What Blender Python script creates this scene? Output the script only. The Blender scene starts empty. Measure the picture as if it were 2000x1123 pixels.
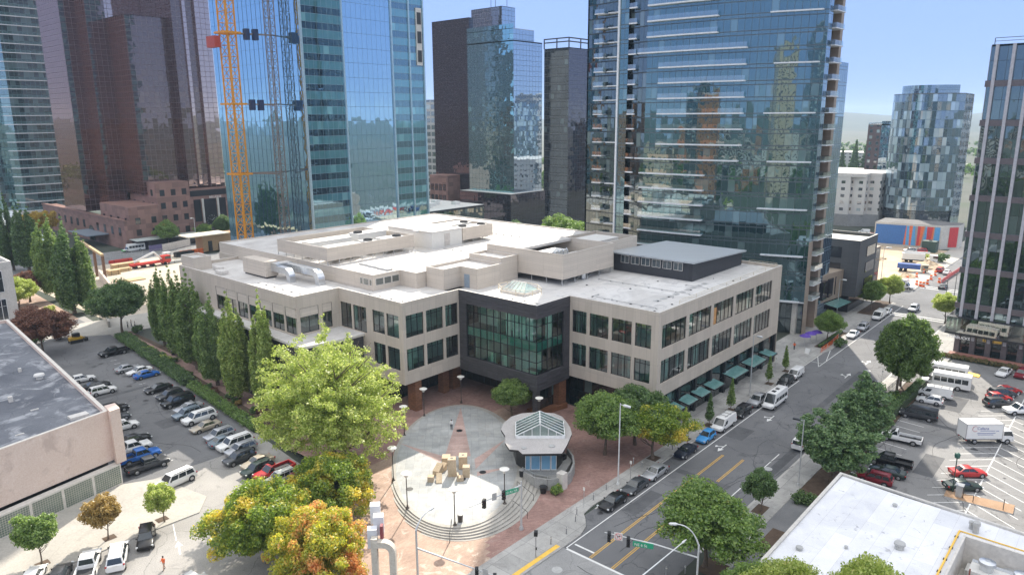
EXPO = 1.58
SKYCAP = (.44, .67, 1.32)
SKYG = 1.8
FILL_CLOUD = (1.98, 1.98, 1.98)
HAZE = 1.35e-4
import bpy, math, random
import numpy as np
from mathutils import Vector, Matrix
R = math.radians
sc = bpy.context.scene
COL = sc.collection

# ------------------------------------------------------------------ camera
FPX, YAW, PITCH, ROLL, CH = 1424.3, 0.72369464, 0.22894237, -0.0057476, 50.0
_fw = np.array([0, math.cos(PITCH), -math.sin(PITCH)])
_r = np.array([1.0, 0, 0])
_u = np.cross(_r, _fw)
_c, _s = math.cos(ROLL), math.sin(ROLL)
_M = np.array([_c*_r + _s*_u, -(-_s*_r + _c*_u), _fw])
_G = np.array([[math.sin(YAW), math.cos(YAW), 0], [-math.cos(YAW), math.sin(YAW), 0], [0, 0, 1]])
AX = [_G @ v for v in _M]            # right, down, forward in the street grid

def ray(px, py):
    return AX[0]*((px-1000)/FPX) + AX[1]*((py-561.5)/FPX) + AX[2]

def G(px, py, z=0.0):
    """ground point (street grid, metres) seen at a survey pixel of the photograph"""
    d = ray(px, py)
    t = (z-CH)/d[2]
    return Vector((d[0]*t, d[1]*t, z))

cam_d = bpy.data.cameras.new('camera')
cam = bpy.data.objects.new('camera', cam_d)
COL.objects.link(cam)
m4 = Matrix.Identity(4)
for i in range(3):
    m4[i][0], m4[i][1], m4[i][2] = AX[0][i], -AX[1][i], -AX[2][i]
m4[2][3] = CH
cam.matrix_world = m4
cam_d.sensor_width = 36.0
cam_d.lens = 36.0*FPX/2000.0
cam_d.clip_start = 0.5
cam_d.clip_end = 60000
sc.camera = cam

# ------------------------------------------------------------------ mesh builder
class MB:
    def __init__(s):
        s.v = []; s.f = []; s.m = []; s.uv = {}
        s.T = None
    def add(s, pts):
        n = len(s.v)
        if s.T is not None:
            pts = [s.T @ Vector(p) for p in pts]
        s.v.extend([tuple(p) for p in pts])
        return n
    def face(s, pts, m=0, uv=None):
        n = s.add(pts)
        if uv: s.uv[len(s.f)] = uv
        s.f.append(tuple(range(n, n+len(pts)))); s.m.append(m)
    def box(s, x0, y0, z0, x1, y1, z1, m=0, top=None, bottom=True):
        if x0 > x1: x0, x1 = x1, x0
        if y0 > y1: y0, y1 = y1, y0
        n = s.add([(x0,y0,z0),(x1,y0,z0),(x1,y1,z0),(x0,y1,z0),(x0,y0,z1),(x1,y0,z1),(x1,y1,z1),(x0,y1,z1)])
        fs = [(4,5,6,7),(0,1,5,4),(1,2,6,5),(2,3,7,6),(3,0,4,7)]
        if bottom: fs.append((3,2,1,0))
        for i, q in enumerate(fs):
            s.f.append(tuple(n+k for k in q)); s.m.append(top if (i == 0 and top is not None) else m)
        return s
    def prism(s, poly, z0, z1, m=0, top=None, cap=True, floor=False):
        a = sum(poly[i][0]*poly[(i+1) % len(poly)][1]-poly[(i+1) % len(poly)][0]*poly[i][1] for i in range(len(poly)))
        if a < 0: poly = poly[::-1]
        k = len(poly)
        n = s.add([(p[0],p[1],z0) for p in poly]+[(p[0],p[1],z1) for p in poly])
        for i in range(k):
            j = (i+1) % k
            s.f.append((n+i, n+j, n+k+j, n+k+i)); s.m.append(m)
        if cap:
            s.f.append(tuple(n+k+i for i in range(k))); s.m.append(m if top is None else top)
        if floor:
            s.f.append(tuple(n+i for i in range(k-1,-1,-1))); s.m.append(m)
        return s
    def wall(s, pts, z0, z1, m=0, u0=0.0):
        u = u0
        for a, b in zip(pts, pts[1:]):
            L = math.hypot(b[0]-a[0], b[1]-a[1])
            s.face([(a[0],a[1],z0),(b[0],b[1],z0),(b[0],b[1],z1),(a[0],a[1],z1)], m,
                   [(u,z0),(u+L,z0),(u+L,z1),(u,z1)])
            u += L
        return s
    def sheet(s, poly, z, m=0):
        a = sum(poly[i][0]*poly[(i+1) % len(poly)][1]-poly[(i+1) % len(poly)][0]*poly[i][1] for i in range(len(poly)))
        if a < 0: poly = poly[::-1]
        s.face([(p[0],p[1],z) for p in poly], m)
        return s
    def tube(s, pts, rad, n=8, m=0, cap=True):
        pts = [Vector(p) for p in pts]
        if not isinstance(rad, (list, tuple)): rad = [rad]*len(pts)
        rings = []
        for i, p in enumerate(pts):
            d = (pts[min(i+1,len(pts)-1)]-pts[max(i-1,0)]).normalized()
            a = d.orthogonal().normalized() if abs(d.z) > .95 else d.cross(Vector((0,0,1))).normalized()
            b = d.cross(a)
            rings.append(s.add([p+(a*math.cos(t)+b*math.sin(t))*rad[i] for t in [2*math.pi*k/n for k in range(n)]]))
        for r0, r1 in zip(rings, rings[1:]):
            for k in range(n):
                q = (k+1) % n
                s.f.append((r0+k, r0+q, r1+q, r1+k)); s.m.append(m)
        if cap:
            s.f.append(tuple(rings[0]+k for k in range(n-1,-1,-1))); s.m.append(m)
            s.f.append(tuple(rings[-1]+k for k in range(n))); s.m.append(m)
        return s
    def lathe(s, prof, n=16, m=0, c=(0,0,0)):
        rings = [s.add([(c[0]+r*math.cos(2*math.pi*k/n), c[1]+r*math.sin(2*math.pi*k/n), c[2]+z) for k in range(n)]) for r, z in prof]
        for r0, r1 in zip(rings, rings[1:]):
            for k in range(n):
                q = (k+1) % n
                s.f.append((r0+k, r0+q, r1+q, r1+k)); s.m.append(m)
        s.f.append(tuple(rings[0]+k for k in range(n-1,-1,-1))); s.m.append(m)
        s.f.append(tuple(rings[-1]+k for k in range(n))); s.m.append(m)
        return s
    def bar(s, a, b, w, h=None, m=0):
        """rectangular bar between two points"""
        a = Vector(a); b = Vector(b); h = h or w
        d = (b-a).normalized()
        x = Vector((0,0,1)).cross(d)
        x = Vector((1,0,0)) if x.length < 1e-4 else x.normalized()
        y = d.cross(x)
        n = s.add([p+x*sx*w/2+y*sy*h/2 for p in (a,b) for sx,sy in ((-1,-1),(1,-1),(1,1),(-1,1))])
        for q in ((3,2,1,0),(4,5,6,7),(0,1,5,4),(1,2,6,5),(2,3,7,6),(3,0,4,7)):
            s.f.append(tuple(n+k for k in q)); s.m.append(m)
        return s
    def build(s, name, mats, parent=None, local=False, smooth=None, link=True):
        me = bpy.data.meshes.new(name)
        off = Vector((0,0,0))
        if parent is not None and not local:
            off = ORG.get(parent.name, Vector((0,0,0)))
        me.from_pydata([tuple(Vector(p)-off) for p in s.v] if off.length else s.v, [], s.f)
        if not isinstance(mats, (list, tuple)): mats = [mats]
        for mt in mats: me.materials.append(mt)
        if len(mats) > 1: me.polygons.foreach_set('material_index', s.m)
        if s.uv:
            ul = me.uv_layers.new(name='UVMap')
            for fi, uv in s.uv.items():
                for li, c in zip(me.polygons[fi].loop_indices, uv): ul.data[li].uv = c
        if smooth is not None:
            me.polygons.foreach_set('use_smooth', [True]*len(me.polygons))
            me.set_sharp_from_angle(angle=R(smooth))
        me.update()
        o = bpy.data.objects.new(name, me)
        if link: COL.objects.link(o)
        if parent is not None:
            o.parent = parent
            if not local: ORG[o.name] = off
        return o

ORG = {}
def tag(o, label, cat, group=None, kind=None):
    o['label'] = label; o['category'] = cat
    if group: o['group'] = group
    if kind: o['kind'] = kind
    return o
def thing(name, label, cat, loc=(0,0,0), group=None, rz=0.0, link=True):
    o = bpy.data.objects.new(name, None)
    o.empty_display_size = .3
    if link: COL.objects.link(o)
    o.location = loc; o.rotation_euler = (0,0,rz)
    ORG[o.name] = Vector(loc)
    if label: tag(o, label, cat, group)
    return o
def structure(name, mb, mats, label=None, smooth=None):
    o = mb.build(name, mats, smooth=smooth)
    o['kind'] = 'structure'
    if label: o['label'] = label
    return o
def dup(root, loc, rz=0.0, label=None, cat=None, group=None, scale=None, swap=None, name=None):
    """a copy of a thing, its parts and their sub-parts"""
    def rec(o, par):
        c = o.copy()
        COL.objects.link(c)
        if par is not None: c.parent = par
        if swap:
            for i, sl in enumerate(o.material_slots):
                if sl.material in swap:
                    c.material_slots[i].link = 'OBJECT'
                    c.material_slots[i].material = swap[sl.material]
        for ch in o.children: rec(ch, c)
        return c
    r = rec(root, None)
    if name: r.name = name
    r.location = loc; r.rotation_euler = (0,0,rz)
    if scale is not None: r.scale = (scale,)*3 if isinstance(scale,(int,float)) else scale
    if label: r['label'] = label
    if cat: r['category'] = cat
    if group: r['group'] = group
    elif 'group' in r: del r['group']
    return r

def text(name, body, size, mat, parent, loc, rot, ext=.02, align='LEFT', sx=1.0):
    cu = bpy.data.curves.new(name, 'FONT'); cu.body = body; cu.size = size; cu.extrude = ext; cu.align_x = align
    o_ = bpy.data.objects.new(name, cu); COL.objects.link(o_)
    dg = bpy.context.evaluated_depsgraph_get(); me = bpy.data.meshes.new_from_object(o_.evaluated_get(dg))
    bpy.data.objects.remove(o_); me.name = name
    me.materials.clear(); me.materials.append(mat)
    o = bpy.data.objects.new(name, me); COL.objects.link(o)
    o.parent = parent
    o.location = Vector(loc)-ORG.get(parent.name, Vector((0,0,0))) if parent else loc
    o.rotation_euler = rot; o.scale = (sx,1,1)
    return o

# ------------------------------------------------------------------ materials
class NT:
    """small helper to write node trees"""
    def __init__(s, name):
        s.mat = bpy.data.materials.new(name); s.mat.use_nodes = True
        s.t = s.mat.node_tree; s.t.nodes.clear()
        s.out = s.t.nodes.new('ShaderNodeOutputMaterial')
    def n(s, typ, **kw):
        nd = s.t.nodes.new('ShaderNode'+typ)
        for k, v in kw.items():
            if k.startswith('_'): setattr(nd, k[1:], v)
        return nd
    def l(s, a, b): s.t.links.new(a, b)
    def put(s, sock, v):
        if isinstance(v, bpy.types.NodeSocket): s.l(v, sock)
        else: sock.default_value = v
    def math(s, op, a, b=None, c=None):
        nd = s.n('Math', _operation=op)
        s.put(nd.inputs[0], a)
        if b is not None: s.put(nd.inputs[1], b)
        if c is not None: s.put(nd.inputs[2], c)
        return nd.outputs[0]
    def vmath(s, op, a, b=None):
        nd = s.n('VectorMath', _operation=op)
        s.put(nd.inputs[0], a)
        if b is not None:
            if op == 'SCALE': s.put(nd.inputs[3], b)
            else: s.put(nd.inputs[1], b)
        return nd.outputs[0]
    def mix(s, f, a, b, blend='MIX'):
        nd = s.n('Mix', _data_type='RGBA', _blend_type=blend)
        s.put(nd.inputs[0], f); s.put(nd.inputs[6], a); s.put(nd.inputs[7], b)
        return nd.outputs[2]
    def noise(s, vec, scale, detail=4, rough=.55, dist=0.0):
        nd = s.n('TexNoise')
        s.l(vec, nd.inputs['Vector'])
        nd.inputs['Scale'].default_value = scale; nd.inputs['Detail'].default_value = detail
        nd.inputs['Roughness'].default_value = rough; nd.inputs['Distortion'].default_value = dist
        return nd.outputs[0]
    def ramp(s, f, pts):
        nd = s.n('ValToRGB'); s.l(f, nd.inputs[0])
        e = nd.color_ramp.elements
        while len(e) < len(pts): e.new(.5)
        for el, (p, c) in zip(e, pts):
            el.position = p; el.color = c if len(c) == 4 else (*c, 1)
        return nd.outputs[0]
    def mapr(s, v, a, b, c=0.0, d=1.0):
        nd = s.n('MapRange'); s.put(nd.inputs[0], v)
        for i, x in enumerate((a,b,c,d)): nd.inputs[i+1].default_value = x
        return nd.outputs[0]
    def surf(s, sh): s.l(sh, s.out.inputs[0]); return s.mat

def rgb(c): return (*c, 1.0)
def pos(t):
    return t.n('NewGeometry').outputs['Position']
def bsdf(t, col, rough=.6, metal=0.0, spec=.5, normal=None, **kw):
    p = t.n('BsdfPrincipled')
    t.put(p.inputs['Base Color'], col if not isinstance(col, tuple) else rgb(col[:3]))
    t.put(p.inputs['Roughness'], rough); t.put(p.inputs['Metallic'], metal)
    p.inputs['Specular IOR Level'].default_value = spec
    for k, v in kw.items(): t.put(p.inputs[k.replace('_',' ')], v)
    if normal is not None: t.l(normal, p.inputs['Normal'])
    return p.outputs[0]
def bump(t, h, strength=.3, dist=.05):
    b = t.n('Bump'); t.l(h, b.inputs['Height'])
    b.inputs['Strength'].default_value = strength; b.inputs['Distance'].default_value = dist
    return b.outputs[0]

def flat(name, c, rough=.5, metal=0.0, spec=.5, var=.12, vs=2.0, obj=False, **kw):
    """paint-like surface with a little wear"""
    t = NT(name)
    v = t.n('TexCoord').outputs['Object'] if obj else pos(t)
    f = t.noise(v, vs, 5)
    a = tuple(x*(1-var) for x in c); b = tuple(min(1,x*(1+var)) for x in c)
    return t.surf(bsdf(t, t.mix(t.mapr(f,.3,.7), rgb(a), rgb(b)), rough, metal, spec, **kw))

def ground(name, c1, c2, s1=.15, s2=6.0, stains=None, rough=.85, bmp=.15, cracks=False, fine=.12):
    """two-scale mottled ground with grain, stains and hairline cracks"""
    t = NT(name)
    p = pos(t)
    a = t.noise(p, s1, 6, .6, .4)
    col = t.mix(t.mapr(a,.32,.68), rgb(c1), rgb(c2))
    g = t.noise(p, s2, 3)
    col = t.mix(fine, col, t.mix(t.mapr(g,.3,.7), (.0,.0,.0,1), (1,1,1,1)), 'OVERLAY')
    if stains:
        k = t.noise(p, stains[1], 5, .65, 1.2)
        col = t.mix(t.mapr(k, stains[2], stains[2]+.12, 0, stains[3]), col, rgb(stains[0]))
    if cracks:
        w = t.n('TexVoronoi', _feature='DISTANCE_TO_EDGE')
        nd = t.n('Mix', _data_type='RGBA'); nd.inputs[0].default_value = .12
        t.l(p, nd.inputs[6])
        nz = t.n('TexNoise'); nz.inputs['Scale'].default_value = .5; nz.inputs['Detail'].default_value = 5
        t.l(p, nz.inputs['Vector'])
        t.l(t.vmath('SCALE', nz.outputs[1], 14.0), nd.inputs[7])
        t.l(nd.outputs[2], w.inputs['Vector']); w.inputs['Scale'].default_value = .11
        ed = t.mapr(w.outputs[0], .0, .006, cracks, 0)
        col = t.mix(ed, col, (.02,.02,.022,1))
    return t.surf(bsdf(t, col, rough, spec=.3, normal=bump(t, g, bmp, .02)))

def slabs(name, c1, c2, joint, w, h, mort=.02, offs=0.0, rough=.8, rot=0.0, blot=None, bscale=.25, bl=(.5,.62)):
    """paving slabs or bricks laid in world metres"""
    t = NT(name)
    p = pos(t)
    mp = t.n('Mapping'); t.l(p, mp.inputs[0]); mp.inputs['Rotation'].default_value = (0,0,rot)
    b = t.n('TexBrick', _offset=offs)
    t.l(mp.outputs[0], b.inputs['Vector'])
    b.inputs['Color1'].default_value = rgb(c1); b.inputs['Color2'].default_value = rgb(c2)
    b.inputs['Mortar'].default_value = rgb(joint); b.inputs['Scale'].default_value = 1.0
    b.inputs['Mortar Size'].default_value = mort; b.inputs['Brick Width'].default_value = w
    b.inputs['Row Height'].default_value = h; b.inputs['Bias'].default_value = 0.0
    col = b.outputs[0]
    n1 = t.noise(p, bscale, 6, .65, .8)
    col = t.mix(.30, col, t.mix(t.mapr(n1,.3,.7), (.12,.12,.12,1), (.88,.88,.88,1)), 'OVERLAY')
    if blot:
        k = t.noise(p, blot[1], 6, .7, 2.0)
        col = t.mix(t.mapr(k, blot[2], blot[2]+.07, 0, blot[3]), col, rgb(blot[0]))
    g = t.noise(p, 9.0, 3)
    col = t.mix(.10, col, t.mix(t.mapr(g,.3,.7), (0,0,0,1), (1,1,1,1)), 'OVERLAY')
    return t.surf(bsdf(t, col, rough, spec=.3, normal=bump(t, g, .12, .02)))

def curtain(name, glass, frame, pw, ph, lw=.07, lh=.1, sp=0.0, spc=(.03,.05,.06), refl=.35, jit=.03, wave=.02,
            tint=(1,1,1), blind=.25, blindc=(.35,.4,.4), wscale=.35, rough=.02, seed=0.0, split=0, lit=.0):
    """glazed curtain wall: panel grid in UV metres, each pane set at a slightly different tilt"""
    t = NT(name)
    uv = t.n('UVMap').outputs[0]
    sx = t.n('SeparateXYZ'); t.l(uv, sx.inputs[0])
    fu = t.math('DIVIDE', sx.outputs[0], pw); fv = t.math('DIVIDE', sx.outputs[1], ph)
    cu = t.math('FLOOR', fu); cv = t.math('FLOOR', fv)
    cc = t.n('CombineXYZ'); t.l(cu, cc.inputs[0]); t.l(cv, cc.inputs[1]); cc.inputs[2].default_value = seed
    wn = t.n('TexWhiteNoise', _noise_dimensions='3D'); t.l(cc.outputs[0], wn.inputs[0])
    ru = t.math('FRACT', fu); rv = t.math('FRACT', fv)
    # mullions
    mu = t.math('LESS_THAN', t.math('MINIMUM', ru, t.math('SUBTRACT', 1.0, ru)), lw/pw/2)
    mv = t.math('LESS_THAN', t.math('MINIMUM', rv, t.math('SUBTRACT', 1.0, rv)), lh/ph/2)
    mask = t.math('MAXIMUM', mu, mv)
    if sp > 0:
        ms = t.math('LESS_THAN', t.math('ABSOLUTE', t.math('SUBTRACT', rv, sp)), lh/ph/2)
        mask = t.math('MAXIMUM', mask, ms)
    # tilt per pane and slow waviness of the glass
    geo = t.n('NewGeometry')
    j = t.vmath('SCALE', t.vmath('SUBTRACT', wn.outputs['Color'], (.5,.5,.5)), jit)
    nz = t.n('TexNoise'); nz.inputs['Scale'].default_value = wscale; nz.inputs['Detail'].default_value = 2
    t.l(t.vmath('ADD', geo.outputs['Position'], t.vmath('SCALE', wn.outputs['Color'], 40.0)), nz.inputs['Vector'])
    w = t.vmath('SCALE', t.vmath('SUBTRACT', nz.outputs['Color'], (.5,.5,.5)), wave)
    nrm = t.vmath('NORMALIZE', t.vmath('ADD', geo.outputs['Normal'], t.vmath('ADD', j, w)))
    # body colour behind the reflection: some panes have blinds down
    bm = t.mapr(wn.outputs['Value'], 1-blind, 1-blind+.02)
    body = t.mix(bm, rgb(glass), rgb(blindc))
    if sp > 0:
        body = t.mix(t.math('LESS_THAN', rv, sp), body, rgb(spc))
    df = t.n('BsdfDiffuse'); t.l(body, df.inputs[0])
    gl = t.n('BsdfGlossy'); gl.inputs[0].default_value = rgb(tint); gl.inputs['Roughness'].default_value = rough
    t.l(nrm, gl.inputs['Normal'])
    fr = t.n('Fresnel'); fr.inputs[0].default_value = 1.45
    fac = t.math('ADD', refl, t.math('MULTIPLY', fr.outputs[0], 1-refl))
    ms_ = t.n('MixShader'); t.l(fac, ms_.inputs[0]); t.l(df.outputs[0], ms_.inputs[1]); t.l(gl.outputs[0], ms_.inputs[2])
    fm = bsdf(t, frame, .35, .3)
    mx = t.n('MixShader'); t.l(mask, mx.inputs[0]); t.l(ms_.outputs[0], mx.inputs[1]); t.l(fm, mx.inputs[2])
    return t.surf(mx.outputs[0])

def pane(name, tint, refl=.12, dark=None, wave=.012):
    """see-through tinted glazing with a mirror reflection"""
    t = NT(name)
    tr = t.n('BsdfTransparent'); tr.inputs[0].default_value = rgb(tint)
    geo = t.n('NewGeometry')
    nz = t.n('TexNoise'); nz.inputs['Scale'].default_value = .5; nz.inputs['Detail'].default_value = 2
    t.l(geo.outputs['Position'], nz.inputs['Vector'])
    nrm = t.vmath('NORMALIZE', t.vmath('ADD', geo.outputs['Normal'], t.vmath('SCALE', t.vmath('SUBTRACT', nz.outputs['Color'], (.5,.5,.5)), wave)))
    gl = t.n('BsdfGlossy'); gl.inputs[0].default_value = (1,1,1,1); gl.inputs['Roughness'].default_value = .01
    t.l(nrm, gl.inputs['Normal'])
    fr = t.n('Fresnel'); fr.inputs[0].default_value = 1.5
    fac = t.math('ADD', refl, t.math('MULTIPLY', fr.outputs[0], 1-refl))
    mx = t.n('MixShader'); t.l(fac, mx.inputs[0]); t.l(tr.outputs[0], mx.inputs[1]); t.l(gl.outputs[0], mx.inputs[2])
    return t.surf(mx.outputs[0])

def leafmat(name, cols, patch=None, trans=.35, pscale=.35):
    """leaves: each leaf picks its own shade; patches of turning colour across the crown"""
    t = NT(name)
    geo = t.n('NewGeometry')
    rnd = geo.outputs['Random Per Island']
    k = len(cols)
    col = t.ramp(rnd, [(i/(k-1) if k > 1 else 0, c) for i, c in enumerate(cols)])
    oi = t.n('ObjectInfo')
    tc = t.n('TexCoord')
    v = t.vmath('ADD', tc.outputs['Object'], t.vmath('SCALE', oi.outputs['Location'], .37))
    if patch:
        f = t.noise(v, pscale, 3, .6)
        f = t.math('ADD', f, t.math('MULTIPLY', t.math('SUBTRACT', rnd, .5), .10))
        pc = t.ramp(rnd, [(i/(len(patch[0])-1), c) for i, c in enumerate(patch[0])])
        col = t.mix(t.mapr(f, patch[1], patch[1]+.12), col, pc)
    lf = t.n('BsdfDiffuse'); t.l(col, lf.inputs[0])
    tl = t.n('BsdfTranslucent'); t.l(t.mix(.0, col, col), tl.inputs[0])
    mx = t.n('MixShader'); mx.inputs[0].default_value = trans
    t.l(lf.outputs[0], mx.inputs[1]); t.l(tl.outputs[0], mx.inputs[2])
    gl = t.n('BsdfGlossy'); gl.inputs['Roughness'].default_value = .45; gl.inputs[0].default_value = (1,1,1,1)
    m2 = t.n('MixShader'); m2.inputs[0].default_value = .04
    t.l(mx.outputs[0], m2.inputs[1]); t.l(gl.outputs[0], m2.inputs[2])
    return t.surf(m2.outputs[0])

def panelled(name, c, w, h, joint=.85, rough=.6, var=.06):
    """cladding panels with fine joints, uses world position (vertical faces)"""
    t = NT(name)
    geo = t.n('NewGeometry')
    p = geo.outputs['Position']
    s = t.n('SeparateXYZ'); t.l(p, s.inputs[0])
    u = t.math('ADD', s.outputs[0], s.outputs[1])
    fu = t.math('DIVIDE', u, w); fv = t.math('DIVIDE', s.outputs[2], h)
    cc = t.n('CombineXYZ'); t.l(t.math('FLOOR', fu), cc.inputs[0]); t.l(t.math('FLOOR', fv), cc.inputs[1])
    wn = t.n('TexWhiteNoise', _noise_dimensions='3D'); t.l(cc.outputs[0], wn.inputs[0])
    ju = t.math('LESS_THAN', t.math('FRACT', fu), .018/w*1.6); jv = t.math('LESS_THAN', t.math('FRACT', fv), .018/h*1.6)
    col = t.mix(wn.outputs['Value'], rgb(tuple(x*(1-var) for x in c)), rgb(tuple(x*(1+var) for x in c)))
    st = t.noise(p, .3, 5)
    col = t.mix(t.mapr(st,.35,.75,0,.12), col, rgb(tuple(x*.7 for x in c)))
    sv = t.n('CombineXYZ'); t.l(t.math('MULTIPLY', u, 2.2), sv.inputs[0]); t.l(t.math('MULTIPLY', s.outputs[2], .12), sv.inputs[1])
    sk = t.noise(sv.outputs[0], 1.0, 5, .65)
    col = t.mix(t.mapr(sk,.50,.72,0,.28), col, rgb(tuple(x*.62 for x in c)))
    col = t.mix(t.math('MULTIPLY', t.math('MAXIMUM', ju, jv), 1-joint+.35), col, rgb(tuple(x*.45 for x in c)))
    return t.surf(bsdf(t, col, rough, spec=.35))
# ------------------------------------------------------------------ light
SUN_AZ, SUN_EL = math.atan2(.507, .862), R(39.5)      # direction towards the sun in the street grid
wd = bpy.data.worlds.new('World'); sc.world = wd; wd.use_nodes = True
wt = wd.node_tree
sky = wt.nodes.new('ShaderNodeTexSky'); sky.sky_type = 'NISHITA'; sky.sun_disc = False
sky.sun_elevation = SUN_EL; sky.sun_rotation = math.pi/2-SUN_AZ
sky.altitude = 60; sky.air_density = 1.0; sky.dust_density = .25; sky.ozone_density = 3.5
bg = wt.nodes['Background']; bg.inputs[1].default_value = .15
def vm(op, a, b):
    n = wt.nodes.new('ShaderNodeVectorMath'); n.operation = op
    for i, v in enumerate((a, b)):
        if isinstance(v, bpy.types.NodeSocket): wt.links.new(v, n.inputs[i])
        else: n.inputs[i].default_value = v
    return n.outputs[0]
# soft shoulder on the sky's own radiance (glare round the sun compressed in the sky colour)
cap = tuple(c/2**EXPO/.15 for c in SKYCAP)
gain = vm('MULTIPLY', sky.outputs[0], (SKYG,)*3)
low = vm('DIVIDE', vm('MULTIPLY', gain, cap), vm('ADD', gain, cap))
# broken cloud fill, added unseen high overhead to brighten the shade
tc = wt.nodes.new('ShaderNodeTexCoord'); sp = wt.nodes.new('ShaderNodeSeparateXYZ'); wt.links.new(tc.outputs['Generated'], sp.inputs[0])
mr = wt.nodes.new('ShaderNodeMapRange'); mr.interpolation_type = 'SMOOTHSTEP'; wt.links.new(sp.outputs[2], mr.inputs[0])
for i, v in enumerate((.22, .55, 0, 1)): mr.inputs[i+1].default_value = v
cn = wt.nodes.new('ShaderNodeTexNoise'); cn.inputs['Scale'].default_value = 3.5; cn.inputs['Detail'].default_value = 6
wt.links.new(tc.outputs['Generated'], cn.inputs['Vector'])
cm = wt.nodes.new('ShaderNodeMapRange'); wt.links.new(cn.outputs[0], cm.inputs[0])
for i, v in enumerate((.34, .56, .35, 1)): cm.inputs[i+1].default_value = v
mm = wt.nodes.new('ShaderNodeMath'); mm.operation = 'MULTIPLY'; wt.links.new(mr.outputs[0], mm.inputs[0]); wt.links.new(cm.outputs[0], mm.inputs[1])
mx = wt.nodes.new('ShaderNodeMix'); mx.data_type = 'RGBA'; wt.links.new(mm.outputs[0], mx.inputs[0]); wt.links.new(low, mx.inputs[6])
mx.inputs[7].default_value = (*[c/2**EXPO/.15 for c in FILL_CLOUD], 1)
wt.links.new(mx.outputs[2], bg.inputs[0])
sl = bpy.data.lights.new('sun', 'SUN'); sl.energy = 2.7; sl.angle = R(.53); sl.color = (1.0, .92, .80)
so = bpy.data.objects.new('sun', sl); COL.objects.link(so)
so.rotation_euler = Vector((math.cos(SUN_EL)*math.cos(SUN_AZ), math.cos(SUN_EL)*math.sin(SUN_AZ), math.sin(SUN_EL))).to_track_quat('Z','Y').to_euler()
so.location = (200, 120, 300)
sc.view_settings.view_transform = 'Standard'; sc.view_settings.look = 'None'
sc.view_settings.exposure = EXPO; sc.view_settings.gamma = 1.0

# ------------------------------------------------------------------ setting materials
M_city = ground('city_ground', (.035,.05,.035), (.09,.095,.08), .02, .6, stains=((.05,.07,.04), .012, .5, .9))
M_asph = ground('asphalt', (.125,.127,.132), (.185,.186,.19), .10, 9.0, stains=((.075,.077,.082), .30, .565, .6), cracks=.55, fine=.22)
M_asph2 = ground('asphalt_worn', (.175,.174,.174), (.245,.242,.238), .09, 9.0, stains=((.11,.11,.115), .33, .56, .65), cracks=.55, fine=.2)
M_conc = slabs('sidewalk_concrete', (.33,.325,.31), (.40,.39,.37), (.20,.195,.19), 3.0, 3.0, .025, 0, blot=((.27,.26,.25), .35, .55, .6))
M_conc2 = ground('bright_concrete', (.34,.325,.295), (.45,.425,.38), .12, 5.0, stains=((.30,.28,.25), .3, .58, .55), cracks=.15)
M_lane = ground('intersection_concrete', (.27,.27,.268), (.36,.355,.345), .14, 6.0, stains=((.19,.19,.19), .2, .52, .7), cracks=.3)
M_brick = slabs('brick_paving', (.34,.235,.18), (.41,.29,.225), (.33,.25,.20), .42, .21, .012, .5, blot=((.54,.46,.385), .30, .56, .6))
M_brickshade = slabs('brick_paving_shaded', (.27,.16,.135), (.345,.215,.185), (.23,.16,.14), .42, .21, .012, .5, rot=R(45), blot=((.42,.33,.29), .3, .60, .5))  # darker brick copy, shade at the plaza's right and back put into colour
M_plat = slabs('plaza_pavers', (.345,.355,.355), (.415,.42,.41), (.28,.285,.285), 1.2, 1.2, .02, 0, rot=R(45), blot=((.36,.345,.32), .3, .55, .5))
M_platr = slabs('plaza_red_pavers', (.43,.30,.265), (.49,.355,.315), (.38,.32,.30), 1.2, .6, .02, .5, rot=R(45))
M_step = ground('step_concrete', (.33,.315,.285), (.43,.41,.37), .4, 7.0, stains=((.28,.26,.23), .8, .55, .5))
M_kerb = ground('kerb_concrete', (.42,.41,.39), (.52,.50,.47), .5, 7.0, stains=((.3,.29,.27), .9, .58, .5))
M_white = ground('road_white_paint', (.66,.66,.64), (.78,.78,.76), .6, 8.0, stains=((.3,.3,.3), 1.3, .60, .75))
M_yel = ground('road_yellow_paint', (.62,.36,.06), (.74,.45,.09), .6, 8.0, stains=((.3,.22,.1), 1.3, .60, .75))
M_tact = flat('tactile_yellow', (.80,.50,.08), .6, var=.1)
M_soil = ground('planting_soil', (.075,.05,.035), (.12,.085,.06), .8, 7.0)
M_dirt = ground('excavated_dirt', (.40,.31,.21), (.56,.45,.32), .06, 2.0, stains=((.28,.22,.16), .09, .55, .7), rough=.95, bmp=.5)
M_sand = ground('pale_fill', (.42,.36,.285), (.55,.48,.38), .08, 2.0, stains=((.40,.33,.26), .12, .58, .7))
M_hill = ground('forested_hill', (.02,.036,.026), (.04,.06,.04), .002, .05)
M_mulch = ground('red_bark', (.27,.17,.105), (.38,.26,.17), .6, 8.0, rough=.95)

# ------------------------------------------------------------------ terrain
t = MB()
ring = [(-900,-900),(2600,-900),(2600,2600),(-900,2600)]
t.sheet(ring, -.03)
g0 = structure('ground', t, M_city)
t = MB()
far = 7000
t.sheet([(-far,-far),(far+4000,-far),(far+4000,far+4000),(-far,far+4000)], -.6)
structure('terrain', t, M_hill)

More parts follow.
